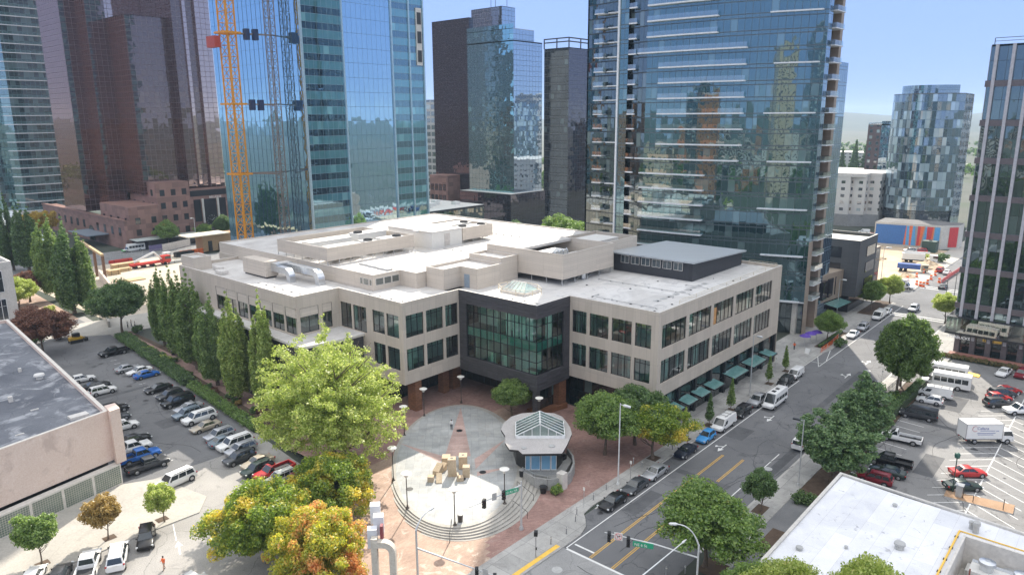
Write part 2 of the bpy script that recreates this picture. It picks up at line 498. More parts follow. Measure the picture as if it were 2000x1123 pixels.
def hill_ridge(name, cx, cy, rad0, rad1, a0, a1, hmin, hmax, seed, n=90, k=10):
    rnd = random.Random(seed)
    ph = [(rnd.uniform(0,6.28), rnd.uniform(2,14), rnd.uniform(.3,1)) for _ in range(7)]
    mb = MB(); grid = []
    for i in range(n+1):
        a = a0+(a1-a0)*i/n
        s = sum(w*math.sin(f*a*2+p) for p, f, w in ph)/4+.5
        row = []
        for j in range(k+1):
            q = j/k; r = rad0+(rad1-rad0)*q
            z = -1+(hmin+(hmax-hmin)*max(0,min(1.2,s)))*math.sin(math.pi*min(1,q*1.0)*.5)**1.6
            z += rnd.uniform(-.012,.012)*hmax*q
            row.append((cx+r*math.cos(a), cy+r*math.sin(a), z))
        grid.append(row)
    for i in range(n):
        for j in range(k):
            mb.face([grid[i][j], grid[i+1][j], grid[i+1][j+1], grid[i][j+1]])
    return structure(name, mb, M_hill)
hill_ridge('hills', 0, 0, 3200, 5200, R(-30), R(115), 30, 78, 4)
hill_ridge('hills_behind', 0, 0, 1500, 2600, R(115), R(330), 25, 60, 9)

# ------------------------------------------------------------------ roads
t = MB(); t.sheet([(62.2,34.1),(420,34.1),(420,49.4),(62.2,49.4)], .0)
t.sheet([(205,-260),(236,-260),(236,34.1),(205,34.1)], .0)
t.sheet([(214,49.4),(232,49.4),(232,330),(214,330)], .0)
structure('street', t, M_asph)
t = MB(); t.sheet([(28,-60),(62.2,-60),(62.2,47.2),(28,47.2)], .0)
structure('intersection', t, M_lane)
t = MB(); t.sheet([(60,252),(230,252),(230,268),(60,268)], .004); t.sheet([(60,276),(232,276),(232,302),(60,302)], .004)
structure('back_street', t, M_asph2)
# left car park and its approach (turned a few degrees against the street)
t = MB(); t.sheet([(20,60),(52,66),(54,92),(55.6,108),(62.5,176),(64,206),(30,206),(20,120)], .0)
structure('car_park_left', t, ground('car_park_concrete', (.255,.247,.235), (.35,.335,.315), .10, 8.0, stains=((.20,.195,.19), .28, .56, .6), cracks=.5, fine=.2))
t = MB(); t.sheet([(33.9,101.8),(39,170),(39.2,206),(62,206),(61.6,176),(55.6,112),(53.5,101)], .004)
structure('car_park_lane', t, M_asph)
# right car park
t = MB(); t.sheet([(90,-70),(173,-70),(173,27.2),(163,27.2),(163,34.1),(150,34.1),(150,27.2),(90,27.2)], .0)
structure('car_park_right', t, M_asph2)

# pavements with kerbs, 0.14 m above the road
def pave(name, poly, m=None, z=.14, kerb=None):
    mb = MB(); mb.prism(poly, -.02, z, 1, top=0)
    return structure(name, mb, [m or M_conc, M_kerb])
bulb = [(49.0,47.2),(62.0,47.0),(65.6,47.0),(67.6,47.6),(69.0,48.7),(69.9,49.6),(72.2,49.9),(80,49.6)]
pave('pavement_plaza', bulb+[(96,49.4),(96,51.9),(44,51.9),(44,47.2)])
pave('pavement_storefront', [(96,49.4),(156,49.4),(160,48.6),(176,48.6),(176,60),(146,60),(146,58),(96,58)])
pave('pavement_tower', [(176,49.4),(214,49.4),(214,60),(176,60)])
pave('pavement_far', [(232,49.4),(420,49.4),(420,56),(232,56)], M_conc2)
pave('pavement_right', [(66,27.0),(68.6,27.5),(69.6,30.6),(72.2,33.0),(76,34.1),(150,34.1),(150,30.9),(92,30.9),(76,30.9),(70.4,29.8),(66,29.7)][::1])
pave('pavement_right_far', [(163,27.6),(205,27.6),(205,34.1),(163,34.1)])
pave('pavement_far_right', [(236,24),(420,24),(420,34.1),(236,34.1)], M_conc2)
pave('forecourt_right', [(66,24.95),(92,24.95),(92,30.88),(76,30.88),(70.4,29.78),(66,29.68)], ground('dark_forecourt',(.16,.165,.17),(.21,.21,.215),.3,7), .13)
# kerb gutters (a light concrete band at the road edge)
t = MB(); t.sheet([(72,49.15),(214,49.15),(214,49.4),(72,49.4)], .006); t.sheet([(72,34.1),(205,34.1),(205,34.5),(72,34.5)], .006)
structure('gutter', t, M_kerb)
pave('pavement_left', [(12,87.8),(30,88.0),(37.4,87.7),(40,91),(38,101),(33.8,103.2),(18.2,100.2),(0,96)], M_conc2, .13)
pave('walkway', [(58.9,104),(62.6,100),(66,100),(66,182),(63.6,182),(62.2,150)], slabs('walk_brick',(.30,.19,.16),(.36,.24,.20),(.26,.19,.17),.4,.2,.015,.5,blot=((.42,.36,.32),.3,.6,.5)), .13)
pave('path', [(63,182),(80,180),(80,196),(52,200),(50,190)], M_conc2, .12)
pave('garden_path', [(45,196),(62,204),(64,250),(40,250),(38,206)], M_brick, .10)
t = MB(); t.sheet([(66,182),(112,176),(120,276),(66,276)], .02)
structure('construction_fill', t, M_sand)
t = MB(); t.sheet([(236,56),(312,56),(312,110),(236,118)], .03)
structure('dirt_lot', t, M_dirt)

# ------------------------------------------------------------------ road markings
t = MB()
def dash(x0,y0,x1,y1,w,m=0,z=.005):
    d = Vector((x1-x0,y1-y0,0)).normalized(); n = Vector((-d.y,d.x,0))*w/2
    t.face([(x0-n.x,y0-n.y,z),(x1-n.x,y1-n.y,z),(x1+n.x,y1+n.y,z),(x0+n.x,y0+n.y,z)][::1], m)
dash(62.4,46.72,137,46.82,.14); dash(148,46.8,212,46.9,.14)
dash(72,37.15,103.3,37.3,.14)
dash(62.3,46.6,62.3,34.6,.32); dash(63.7,46.4,63.7,43.6,.28)
for dy in (-.12,.12):
    dash(62.6,43.4+dy,97.5,43.6+dy,.1,1); dash(62.5,40.3+dy,98.0,40.6+dy,.1,1)
dash(150,49.2,150,46.8,.12); dash(160,48.6,152,46.8,.12); dash(154,49.2,147.5,46.8,.12)
for x in (239,241.5): dash(x,34.5,x,49,.5)
for x in (201,203): dash(x,35,x,49,.5)
def arrow(p, a, s=1.0, turn=0):
    c, q = math.cos(a), math.sin(a)
    T = lambda x,y: (p.x+(x*c-y*q)*s, p.y+(x*q+y*c)*s, .006)
    t.face([T(0,-.09),T(1.9,-.09),T(1.9,.09),T(0,.09)]); t.face([T(1.9,-.45),T(3.1,0),T(1.9,.45)])
    if turn: t.face([T(.7,.09),T(.9,.09),T(1.5,.8*turn),T(1.3,.8*turn)]); t.face([T(1.2,.6*turn),T(1.9,1.0*turn),T(1.2,1.2*turn)])
arrow(G(1419,868), math.pi, 1.0, -1); arrow(G(1512,812), math.pi, 1.0, -1); arrow(G(1650,738), 0, 1.1, 1)
arrow(G(1690,712), 0, 1.1, 1); arrow(G(1900,700), math.pi, .8)
arrow(G(240,806), -math.pi/2+.1, .9); arrow(G(352,1082), R(70), 1.0)
structure('road_markings', t, [M_white, M_yel])
# stall lines of the two car parks, in the slanted directions they are painted
t = MB()
def sl_(a, b, w=.11): dash(a.x,a.y,b.x,b.y,w)
for i in range(13):
    x0, y0 = G(1712,893), G(1800,903)
    d = Vector((2.72,0,0))*i
    sl_(Vector((104.5,28.5-.0,0))+d, Vector((104.0,23.2,0))+d)
for i in range(20):
    d = Vector((2.72*i+93.4, 0, 0))
    sl_(Vector((0,17.4,0))+d, Vector((4.4,12.6,0))+d)
    sl_(Vector((4.4,12.6,0))+d, Vector((.6,7.2,0))+d)
sl_(Vector((97.8,12.55,0)), Vector((160,12.55,0)), .16)
for i in range(20):
    y = 96+4.6*i if False else 112+2.75*i
    xx = 55.3+(y-108)*.1
    sl_(Vector((xx-5.4,y+.4,0)), Vector((xx-6.6,y+.45,0)))
    if i < 16: sl_(Vector((36.5+i*.04,106+2.75*i,0)), Vector((42.0+i*.04,105.6+2.75*i,0)))
for k in range(8):
    p = Vector((11.5+3.0*k, 83.6, 0)); sl_(p, p+Vector((1.4,4.0,0)))
structure('stall_lines', t, M_white)
# utility cuts, sealed cracks and oil stains
t = MB(); pr = random.Random(12)
for x0, y0, x1, y1, k in ((74,44.4,81,46.3,0),(96,35.2,112,36.6,0),(104,43.6,109,46.5,0),(126,38.5,150,39.7,0),(118,44.2,124,46.4,0),(160,36,171,39,0),(88,38.4,89.2,46.5,0),(44,70,49,75,0),(46,118,52,122,0),(43,140,53,141.2,0),(110,18,118,20.6,0),(130,5,131.2,26,0),(139,20,147,23,0),(98,21,104,22.4,0)):
    t.face([(x0,y0,.0085),(x1,y0,.0085),(x1,y1,.0085),(x0,y1,.0085)], 0)
structure('asphalt_patches', t, ground('asphalt_patch', (.085,.087,.092), (.125,.126,.13), .4, 9.0, stains=((.06,.06,.065), .5, .56, .5)))
t = MB()
def tar(p, n, step, dr):
    x, y = p; a = dr
    for k in range(n):
        a += pr.uniform(-.45,.45); a = dr+(a-dr)*.8; x2, y2 = x+step*math.cos(a), y+step*math.sin(a)
        t.bar((x,y,.004),(x2,y2,.004),.07,.018); x, y = x2, y2
for p, n, dr in (((66,41.5),30,0),((70,45),26,.05),((80,36),34,0),((120,41),30,.02),((40,75),12,1.2),((46,105),26,1.5),((50,112),22,1.5),((41,120),20,1.6),((96,12),28,.1),((105,24),26,0),((120,3),20,1.2),((58,20),16,1.4),((110,-4),18,.4)): tar(p, n, 1.5, dr)
structure('crack_sealant', t, flat('tar', (.035,.035,.038), .55))
t = MB()
for k in range(70):
    if k < 34: x, y = pr.uniform(94,160), pr.choice((15,10,24.5))+pr.uniform(-1.4,1.4)
    elif k < 54: x, y = pr.choice((40,51))+pr.uniform(-1.6,1.6), pr.uniform(106,165)
    else: x, y = pr.uniform(70,150), 48.0+pr.uniform(-.5,.5)
    r = pr.uniform(.18,.55); n = 9
    t.face([(x+r*pr.uniform(.7,1.25)*math.cos(2*math.pi*i/n), y+r*pr.uniform(.7,1.25)*math.sin(2*math.pi*i/n), .0125) for i in range(n)])
structure('oil_stains', t, flat('oil_stain', (.05,.05,.052), .4))
t = MB(); t.prism([(49.5,47.5),(62,47.35),(62,47.95),(49.5,48.1)], .14, .146)
structure('tactile_strip', t, M_tact)
t = MB(); t.prism([G(1843,970).xy,G(1848,958).xy,G(1982,988).xy,G(1978,1005).xy], -.01, .16, 1, top=0)
structure('kerb_island', t, [M_mulch, M_kerb])
t = MB(); t.prism([G(1868,727).xy,G(1873,723).xy,G(1915,733).xy,G(1912,738).xy], -.01, .15)
structure('kerb_strip', t, M_tact)

# ------------------------------------------------------------------ plaza
def hgt(x, y):
    s = max(0, min(1, (y-60)/17)); return .02+.70*s*s*(3-2*s)
t = MB(); nx, ny = 56, 48
gx = [42+(97-42)*i/nx for i in range(nx+1)]; gy = [51.9+(97-51.9)*j/ny for j in range(ny+1)]
for i in range(nx):
    for j in range(ny):
        x, y = gx[i], gy[j]
        if x < 54 and y > 78: continue
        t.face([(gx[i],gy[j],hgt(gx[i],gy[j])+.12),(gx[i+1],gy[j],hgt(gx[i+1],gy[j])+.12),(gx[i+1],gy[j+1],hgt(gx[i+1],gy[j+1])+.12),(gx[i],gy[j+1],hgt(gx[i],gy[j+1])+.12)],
               1 if (x-60)*.6+(y-60)*-.8 > 3 or y > 80 else 0)  # darker copy where shade falls, paler brick on the sunlit front
structure('plaza_paving', t, [M_brick, M_brickshade])
D45 = math.pi/4
def ell(k, n=120, cx=69.9, cy=72.6):
    a, b, sh = 19.75+.36*k, 9.75+.5*k, -.12*k
    out = []
    for i in range(n):
        th = 2*math.pi*i/n
        u, v = a*math.cos(th), b*math.sin(th)+sh
        out.append((cx+u*math.cos(D45)-v*math.sin(D45), cy+u*math.sin(D45)+v*math.cos(D45)))
    return out
PZ = .92
t = MB()
for k in range(5, -1, -1):
    t.prism(ell(k), -.1, PZ-.15*k, 1 if k else 1, top=1 if k else 0)
structure('plaza_platform', t, [M_plat, M_step])
# coping ring and red paver wedges, flush sheets 4 mm apart
t = MB()
e0, e1 = ell(0), ell(-1.6)
for i in range(len(e0)):
    j = (i+1) % len(e0)
    t.face([(*e0[i],PZ+.004),(*e0[j],PZ+.004),(*e1[j],PZ+.004),(*e1[i],PZ+.004)])
structure('plaza_coping', t, M_step)
t = MB()
for tri in ([(83.2,85.6),(68.4,74.0),(70.9,71.0)], [(66.9,82.6),(66.6,73.0),(68.2,74.2)], [(78.6,71.0),(70.6,70.0),(68.4,67.6)], [(72.5,64.2),(68.0,66.9),(67.0,66.0)]):
    t.sheet(tri, PZ+.005)
structure('plaza_star', t, M_platr)
# planting beds by the hedge and street trees
t = MB(); t.sheet([(57.9,104),(58.9,104),(62.3,150),(63.6,178),(61.6,178),(59.6,140)], .13)
t.sheet([(64.0,133),(66.0,133),(66.0,178),(65,178)], .135)
t.sheet([(92.02,27.25),(150,27.25),(150,30.88),(92.02,30.88)], .06)
t.sheet([(160,50),(176,50),(176,52.2),(160,52.2)], .146)
t.sheet([(196,50),(214,50),(214,54),(196,54)], .146)
structure('planting_bed', t, M_soil)
t = MB()
for x, y, a, b in [(98.6,50.5,.8,.7),(105.9,50.2,.8,.7),(114.3,50.3,.8,.7),(131.3,50.4,.8,.7),(140.4,50.6,.8,.7),(89.5,50.9,.9,.8),(85.7,32.8,1.3,.75),(69.9,31.6,1.6,1.3),(79.9,28.95,2.6,.85),(33.4,89.6,.7,.6),(27.3,90.2,.7,.6),(20.1,90.4,.7,.6)]:
    t.sheet([(x-a,y-b),(x+a,y-b),(x+a,y+b),(x-a,y+b)], .146)
structure('tree_pits', t, M_soil)
# ------------------------------------------------------------------ main office building
M_clad = panelled('taupe_cladding', (.53,.465,.39), 1.33, 4.0, .8)
M_clad2 = panelled('taupe_siding', (.57,.505,.43), 6.0, .33, .88)
M_dbrick = panelled('dark_brick', (.072,.069,.074), 1.2, .12, .75, var=.25)
M_bbrick = slabs('brown_brick', (.20,.085,.04), (.27,.125,.065), (.16,.09,.06), .6, .2, .03, .5)
M_bbrick = panelled('brown_brick_wall', (.22,.10,.05), .5, .14, .8, var=.25)
M_membrane = slabs('roof_membrane', (.50,.48,.455), (.60,.58,.55), (.37,.36,.35), 22, 2.6, .03, .5, rough=.7, blot=((.42,.41,.41), .20, .55, .42), bscale=.10)
M_memdark = slabs('roof_membrane_worn', (.55,.54,.525), (.64,.625,.605), (.42,.415,.41), 22, 2.6, .03, .5, rough=.6, blot=((.36,.36,.365), .22, .545, .5), bscale=.12)
M_coping = flat('white_coping', (.62,.59,.545), .4)
M_frame = flat('dark_window_frame', (.018,.022,.024), .35)
M_black = flat('black_metal', (.02,.021,.023), .45)
M_pane = pane('teal_glazing', (.60,.82,.76), .15)
M_panebay = pane('green_glazing', (.64,.92,.83), .10)
M_spandrel = flat('green_spandrel_glass', (.17,.34,.30), .12, spec=.8)
M_inner = flat('interior_wall', (.58,.62,.58), .8)
M_innerw = flat('interior_white', (.80,.85,.80), .8)
M_floor = flat('interior_floor', (.22,.23,.22), .7)
M_galv = flat('galvanised_steel', (.62,.64,.66), .28, .85, var=.06)
M_steelpost = flat('steel_post', (.45,.45,.44), .5, .3)
M_hvac = flat('unit_paint', (.62,.61,.58), .5, var=.05)
M_metalroof = panelled('standing_seam_roof', (.40,.43,.45), .5, 50, .9, rough=.35)
M_canopy = flat('canopy_glass', (.12,.25,.24), .06, spec=.8, var=.2)
M_brownbox = flat('tan_wood', (.55,.28,.10), .6)
M_gold = flat('tan_rail', (.58,.50,.36), .5)
M_shop = curtain('storefront_glass', (.012,.022,.022), (.015,.017,.018), 1.6, 3.1, .09, .12, 0, refl=.10, jit=.01, blind=.2, blindc=(.10,.16,.15))

BX = thing('office_building', 'three storey taupe office building with dark brick glass corner bay beside the round plaza', 'building', (96,75,0))
FP = [(96.2,54.75),(144.6,54.75),(144.6,158),(78.3,158),(78.3,150),(65.5,150),(65.5,107.2),(74.5,107.2),(74.5,89.8),(87.4,89.8),(87.4,71.9),(96.2,71.9)]

def offset(poly, d):
    """inward offset of a counter-clockwise polygon"""
    out = []; n = len(poly)
    for i in range(n):
        p0, p1, p2 = Vector(poly[i-1]).to_2d(), Vector(poly[i]).to_2d(), Vector(poly[(i+1)%n]).to_2d()
        a = (p1-p0).normalized(); b = (p2-p1).normalized()
        na = Vector((-a.y,a.x)); nb = Vector((-b.y,b.x))
        k = (na+nb); k = k/max(.2,k.dot(na))
        out.append((p1.x+k.x*d, p1.y+k.y*d))
    return out
def parapet(mb, poly, z0, z1, th=.35, m=0, mt=1):
    q = offset(poly, th); n = len(poly)
    for i in range(n):
        j = (i+1)%n
        mb.face([(*poly[i],z1),(*poly[j],z1),(*q[j],z1),(*q[i],z1)], mt)
        mb.face([(*q[j],z0),(*q[i],z0),(*q[i],z1),(*q[j],z1)], m)
    return q
def ccw(poly):
    a = sum(poly[i][0]*poly[(i+1)%len(poly)][1]-poly[(i+1)%len(poly)][0]*poly[i][1] for i in range(len(poly)))
    return poly if a > 0 else poly[::-1]
def roof_block(name, poly, z0, z1, mats, par=.4, parent=BX, dz=0):
    """walls, parapet and recessed roof deck of one rooftop volume"""
    poly = ccw(poly); mb = MB()
    mb.prism(poly, z0, z1, 0, cap=False)
    q = parapet(mb, poly, z1-par, z1, .3, 0, 2)
    mb.sheet(q, z1-par, 1)
    return mb.build(name, mats, parent)

class Face:
    """a wall plane: u along it, z up, d inward"""
    def __init__(s, p0, p1):
        s.a = Vector((*p0,0)); d = Vector((*p1,0))-s.a
        s.L = d.length; s.d = d.normalized(); s.n = Vector((-s.d.y,s.d.x,0))   # inward (left of travel, ccw outline)
    def P(s, u, z, d=0.0):
        p = s.a+s.d*u+s.n*d
        return (p.x, p.y, z)
    def q(s, mb, u0, u1, z0, z1, d=0.0, m=0, uv=False):
        mb.face([s.P(u0,z0,d),s.P(u1,z0,d),s.P(u1,z1,d),s.P(u0,z1,d)], m, [(u0,z0),(u1,z0),(u1,z1),(u0,z1)] if uv else None)
    def bx(s, mb, u0, u1, z0, z1, d0, d1, m=0):
        P = s.P
        n = mb.add([P(u0,z0,d0),P(u1,z0,d0),P(u1,z0,d1),P(u0,z0,d1),P(u0,z1,d0),P(u1,z1,d0),P(u1,z1,d1),P(u0,z1,d1)])
        for f in ((4,5,6,7),(0,1,5,4),(1,2,6,5),(2,3,7,6),(3,0,4,7),(3,2,1,0)):
            mb.f.append(tuple(n+k for k in f)); mb.m.append(m)
    def punched(s, mb, z0, z1, holes, depth=.28, m=0, u0=0, u1=None):
        u1 = s.L if u1 is None else u1
        us = sorted(set([u0,u1]+[h[0] for h in holes]+[h[1] for h in holes]))
        zs = sorted(set([z0,z1]+[h[2] for h in holes]+[h[3] for h in holes]))
        for a, b in zip(us, us[1:]):
            for c, d in zip(zs, zs[1:]):
                um, zm = (a+b)/2, (c+d)/2
                if any(h[0] < um < h[1] and h[2] < zm < h[3] for h in holes): continue
                s.q(mb, a, b, c, d, 0, m)
        for a, b, c, d in holes:
            P = s.P
            mb.face([P(a,c,0),P(b,c,0),P(b,c,depth),P(a,c,depth)], m)
            mb.face([P(a,d,depth),P(b,d,depth),P(b,d,0),P(a,d,0)], m)
            mb.face([P(a,c,0),P(a,c,depth),P(a,d,depth),P(a,d,0)], m)
            mb.face([P(b,c,depth),P(b,c,0),P(b,d,0),P(b,d,depth)], m)
    def window(s, parent, a, b, c, d, n, depth=.2, transom=.72, pm=None, name='window', fm=None, bw=.09, label=None):
        mb = MB()
        s.bx(mb,a+.002,b-.002,c+.002,c+bw,depth-.05,depth+.07); s.bx(mb,a+.002,b-.002,d-bw,d-.002,depth-.05,depth+.07)
        for k in range(n+1):
            u = a+(b-a)*k/n
            ua, ub = max(a+.002,u-bw/2), min(b-.002,u+bw/2)
            if k == 0: ub = a+bw
            if k == n: ua = b-bw
            s.bx(mb, ua, ub, c+bw, d-bw, depth-.045, depth+.065)
        if transom:
            s.bx(mb, a+bw, b-bw, d-transom-.03, d-transom+.03, depth-.035, depth+.05)
        w = mb.build(name, fm or M_frame, parent)
        if label: w['label'] = label
        g = MB(); s.q(g, a+.01, b-.01, c+.01, d-.01, depth+.015)
        g.build('pane', pm or M_pane, w)
        return w

ZS, ZT = 6.4, 20.6
RW = [(14.46,18.3),(8.68,12.5)]
fR = Face((96.2,54.75),(144.6,54.75)); fB = Face((96.2,71.9),(96.2,54.75))
fC = Face((87.4,71.9),(96.2,71.9)); fD = Face((87.4,89.8),(87.4,71.9))
fE = Face((74.5,89.8),(87.4,89.8)); fF = Face((74.5,107.2),(74.5,89.8))
fG = Face((65.5,107.2),(74.5,107.2)); fH = Face((65.5,150),(65.5,107.2))
fI = Face((144.6,54.75),(144.6,158)); fJ = Face((144.6,158),(78.3,158)); fK = Face((78.3,158),(78.3,150)); fL2 = Face((78.3,150),(65.5,150))
wins = []
wall = MB()
def holes(face, spans, rows, n):
    hs = []
    for a, b in spans:
        for c, d in rows:
            hs.append((a,b,c,d)); wins.append((face,a,b,c,d,n))
    return hs
hR = holes(fR, [(1.1,8.9),(9.9,17.7),(18.7,26.45),(27.5,35.2),(36.2,43.8)], RW, 5)
hB = holes(fB, [(.52,3.47),(4.1,7.85),(8.5,12.28),(12.9,15.83)], RW, 3)
hE = holes(fE, [(.65,4.5),(5.12,9.0),(9.6,12.6)], RW, 3)
hF = holes(fF, [(9.4,12.6),(13.15,16.3)], [(14.3,18.2),(8.68,12.5)], 2)+holes(fF, [(.3,3.5),(4.0,7.7)], [(13.62,18.2)], 2)
hH = []
for k in range(7): hH += [(35.5+4.1*0-4.09*k+4.07, 35.5-4.09*k+4.07+3.6, 13.8, 18.42)]
hH = [(h[0],h[1],h[2],h[3]) for h in hH]
hG = [(.9,4.6,13.8,18.3),(5.4,7.4,13.8,18.3)]
fR.punched(wall, ZS, ZT, hR); fB.punched(wall, ZS, ZT, hB); fE.punched(wall, ZS, ZT, hE); fF.punched(wall, ZS, ZT, hF)
fG.punched(wall, 13.5, ZT, hG); fH.punched(wall, 13.5, ZT, hH)
for f in (fI, fJ, fK, fL2): f.q(wall, 0, f.L, 0, ZT)
wall.build('facade_wall', [M_clad], BX)
mb = MB(); q = parapet(mb, FP, 20.0, ZT, .35, 0, 1)
mb.build('parapet', [M_clad, M_coping], BX)
mb = MB()
mb.sheet([(96.4,55.2),(144.2,55.2),(144.2,91.9),(87.8,91.9),(87.8,72.3),(96.4,72.3)], 20.0)
structureless = mb.build('lower_roof', M_memdark, BX)
mb = MB(); mb.sheet([(87.8,72.3),(96.4,72.3),(96.4,76.5),(92.5,88.9),(87.8,92)], 20.005)
mb.sheet([(74.9,90.2),(87.0,90.2),(87.0,102.2),(78.3,102.2),(78.3,149.6),(65.9,149.6),(65.9,107.6),(74.9,107.6)], 20.0)
mb.build('roof_deck', M_membrane, BX)
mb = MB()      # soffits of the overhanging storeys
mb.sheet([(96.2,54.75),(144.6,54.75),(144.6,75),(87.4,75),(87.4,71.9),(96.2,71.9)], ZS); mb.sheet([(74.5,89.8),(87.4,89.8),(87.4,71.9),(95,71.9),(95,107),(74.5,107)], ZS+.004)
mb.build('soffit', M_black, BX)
rw = random.Random(5)
for f, a, b, c, d, n in wins:
    door = c < 13.7 and c > 13
    f.window(BX, a, b, c, d, n, transom=0 if door else .72, pm=M_pane)
# windows of the terrace storey: upper third closed by siding panels
for f, hs in ((fG,hG),(fH,hH)):
    for a, b, c, d in hs:
        w = f.window(BX, a, b, c, 16.72, 2 if b-a > 2.5 else 1, transom=0)
        mb = MB(); f.bx(mb, a+.05, b-.05, 16.74, d-.05, .06, .2); s_ = mb.build('shutter_panel', M_clad2, w)
        mb = MB()
        for (u0,u1,z0,z1) in ((a+.002,b-.002,d-.05,d-.002),(a+.002,a+.05,16.72,d-.05),(b-.05,b-.002,16.72,d-.05)): f.bx(mb,u0,u1,z0,z1,.02,.2)
        mb.build('frame', M_frame, w)
# interiors seen through the glass
mb = MB()
for z in (7.6, 13.45): 
    mb.box(96.8,55.3,z-.3,144.2,70,z,1); mb.box(96.8,70.05,z-.3,104,90,z,1); mb.box(75.1,90.4,z-.3,90,107,z,1); mb.box(87.9,75.0,z-.3,96.5,90.3,z,1)
mb.box(66.2,107.8,13.2,80,149,13.5,1)
mb.box(97,61.5,7.6,144,61.7,19.6); mb.box(101.6,61.75,7.6,101.8,90,19.6); mb.box(75.3,94.5,7.6,90,94.7,19.6); mb.box(79.6,94.75,7.6,79.8,107,19.6)
mb.box(70,111.5,13.5,70.2,149,19.6); mb.box(70.25,111.3,13.5,80,111.5,19.6)
for x in range(8): mb.box(100+5.9*x,55.9,7.6,100.25+5.9*x,61.5,19.6)
for y in (59.3,63.7,68.0): mb.box(97.4,y,7.6,101.6,y+.2,19.6)
mb.build('interior', [M_inner, M_floor], BX)
for f, a, b, c, d, n in wins:
    for k in range(n):
        if rw.random() < .40:
            u0 = a+(b-a)*(k+.12)/n; u1 = u0+(b-a)/n*rw.uniform(.5,.8)
            dd = rw.uniform(.6,2.2); top = d-rw.choice([.1,.75,.75]); bot = c-.6 if rw.random() < .6 else c+rw.uniform(.8,2.2)
            mb = MB(); f.bx(mb, u0, u1, bot, top, dd, dd+.06); mb.build('interior_screen', M_innerw if rw.random() < .7 else M_inner, BX)
mb = MB(); fR.bx(mb, 18.85, 19.95, 14.55, 17.5, .12, .18); mb.build('plywood_panel', M_brownbox, BX)

# dark brick bay with its two-storey glazing
mb = MB()
hD = [(1.5,16.9,8.64,18.3)]; hC = [(0.75,7.3,8.64,18.3)]
def framewall(f, mb, zz0, zz1, hole, corner):
    a, b, c, d = hole
    if corner == 'end':      # glazing runs round the corner at the far end
        f.q(mb,0,a,zz0,zz1); f.q(mb,a,f.L,zz0,c); f.q(mb,a,f.L,d,zz1)
        mb.face([f.P(a,c,0),f.P(a,c,.35),f.P(a,d,.35),f.P(a,d,0)]); mb.face([f.P(a,c,0),f.P(f.L,c,0),f.P(f.L-.35,c,.35),f.P(a,c,.35)]); mb.face([f.P(a,d,.35),f.P(f.L-.35,d,.35),f.P(f.L,d,0),f.P(a,d,0)])
    else:
        f.q(mb,b,f.L,zz0,zz1); f.q(mb,0,b,zz0,c); f.q(mb,0,b,d,zz1)
        mb.face([f.P(b,c,.35),f.P(b,c,0),f.P(b,d,0),f.P(b,d,.35)]); mb.face([f.P(0,c,0),f.P(b,c,0),f.P(b,c,.35),f.P(.35,c,.35)]); mb.face([f.P(.35,d,.35),f.P(b,d,.35),f.P(b,d,0),f.P(0,d,0)])
fD2 = Face((87.4,89.8),(87.4,71.9))
framewall(fD, mb, 5.9, ZT, (1.7,17.9,8.6,18.3), 'end'); framewall(fC, mb, 5.9, ZT, (0,7.2,8.6,18.3), 'start')
for f in (fD, fC):           # corbelled courses
    for z in (6.5,7.2,7.9,19.0,19.6,20.2): f.bx(mb, .003, f.L-.003, z, z+.14, -.05, .01)
mb.build('brick_bay', M_dbrick, BX)
bay = MB()
gz = [8.6,10.35,12.3,13.0,14.1,16.15,18.3]
for f, a, b, n in ((fD,1.7,17.9-.35,10),(fC,.35,7.2,5)):
    for k in range(n+1):
        u = a+(b-a)*k/n; f.bx(bay, u-.045, u+.045, 8.6, 18.3, .26, .42)
    for z in (8.66,10.75,12.62,14.25,16.9,18.24): f.bx(bay, a, b, z-.045, z+.045, .28, .40)
bay = bay.build('curtain_wall_frame', M_frame, BX)
mb = MB(); fD.q(mb, 1.7, 17.9-.35, 8.6, 18.3, .35); fC.q(mb, .35, 7.2, 8.6, 18.3, .35); mb.build('pane', M_panebay, bay)
mb = MB(); fD.bx(mb, 1.75, 17.9-.42, 12.66, 14.2, .39, .45); fC.bx(mb, .46, 7.15, 12.66, 14.2, .39, .45); mb.build('spandrel', M_spandrel, bay)
mb = MB()
mb.box(92.6,75.2,7.6,92.8,90,19.6)
for y in (77.4,80.6,83.7,86.8): mb.box(88.6,y,7.6,92.6,y+.15,12.9)
for y in (78.2,82.2): mb.box(89.3,y,13.5,92.6,y+.15,19.6)
mb.box(88.3,73.2,7.6,89.2,76.2,8.6); mb.box(88.4,79,7.6,88.9,80.2,10.4); mb.box(88.4,82,7.6,88.9,83.2,10.2); mb.box(90.6,72.6,13.5,92.4,72.75,19.0)
for y in (73.5,75.1,76.7,78.3): mb.box(88.25,y,13.6,88.31,y+1.1,18.1)
mb.build('bay_interior', M_innerw, BX)

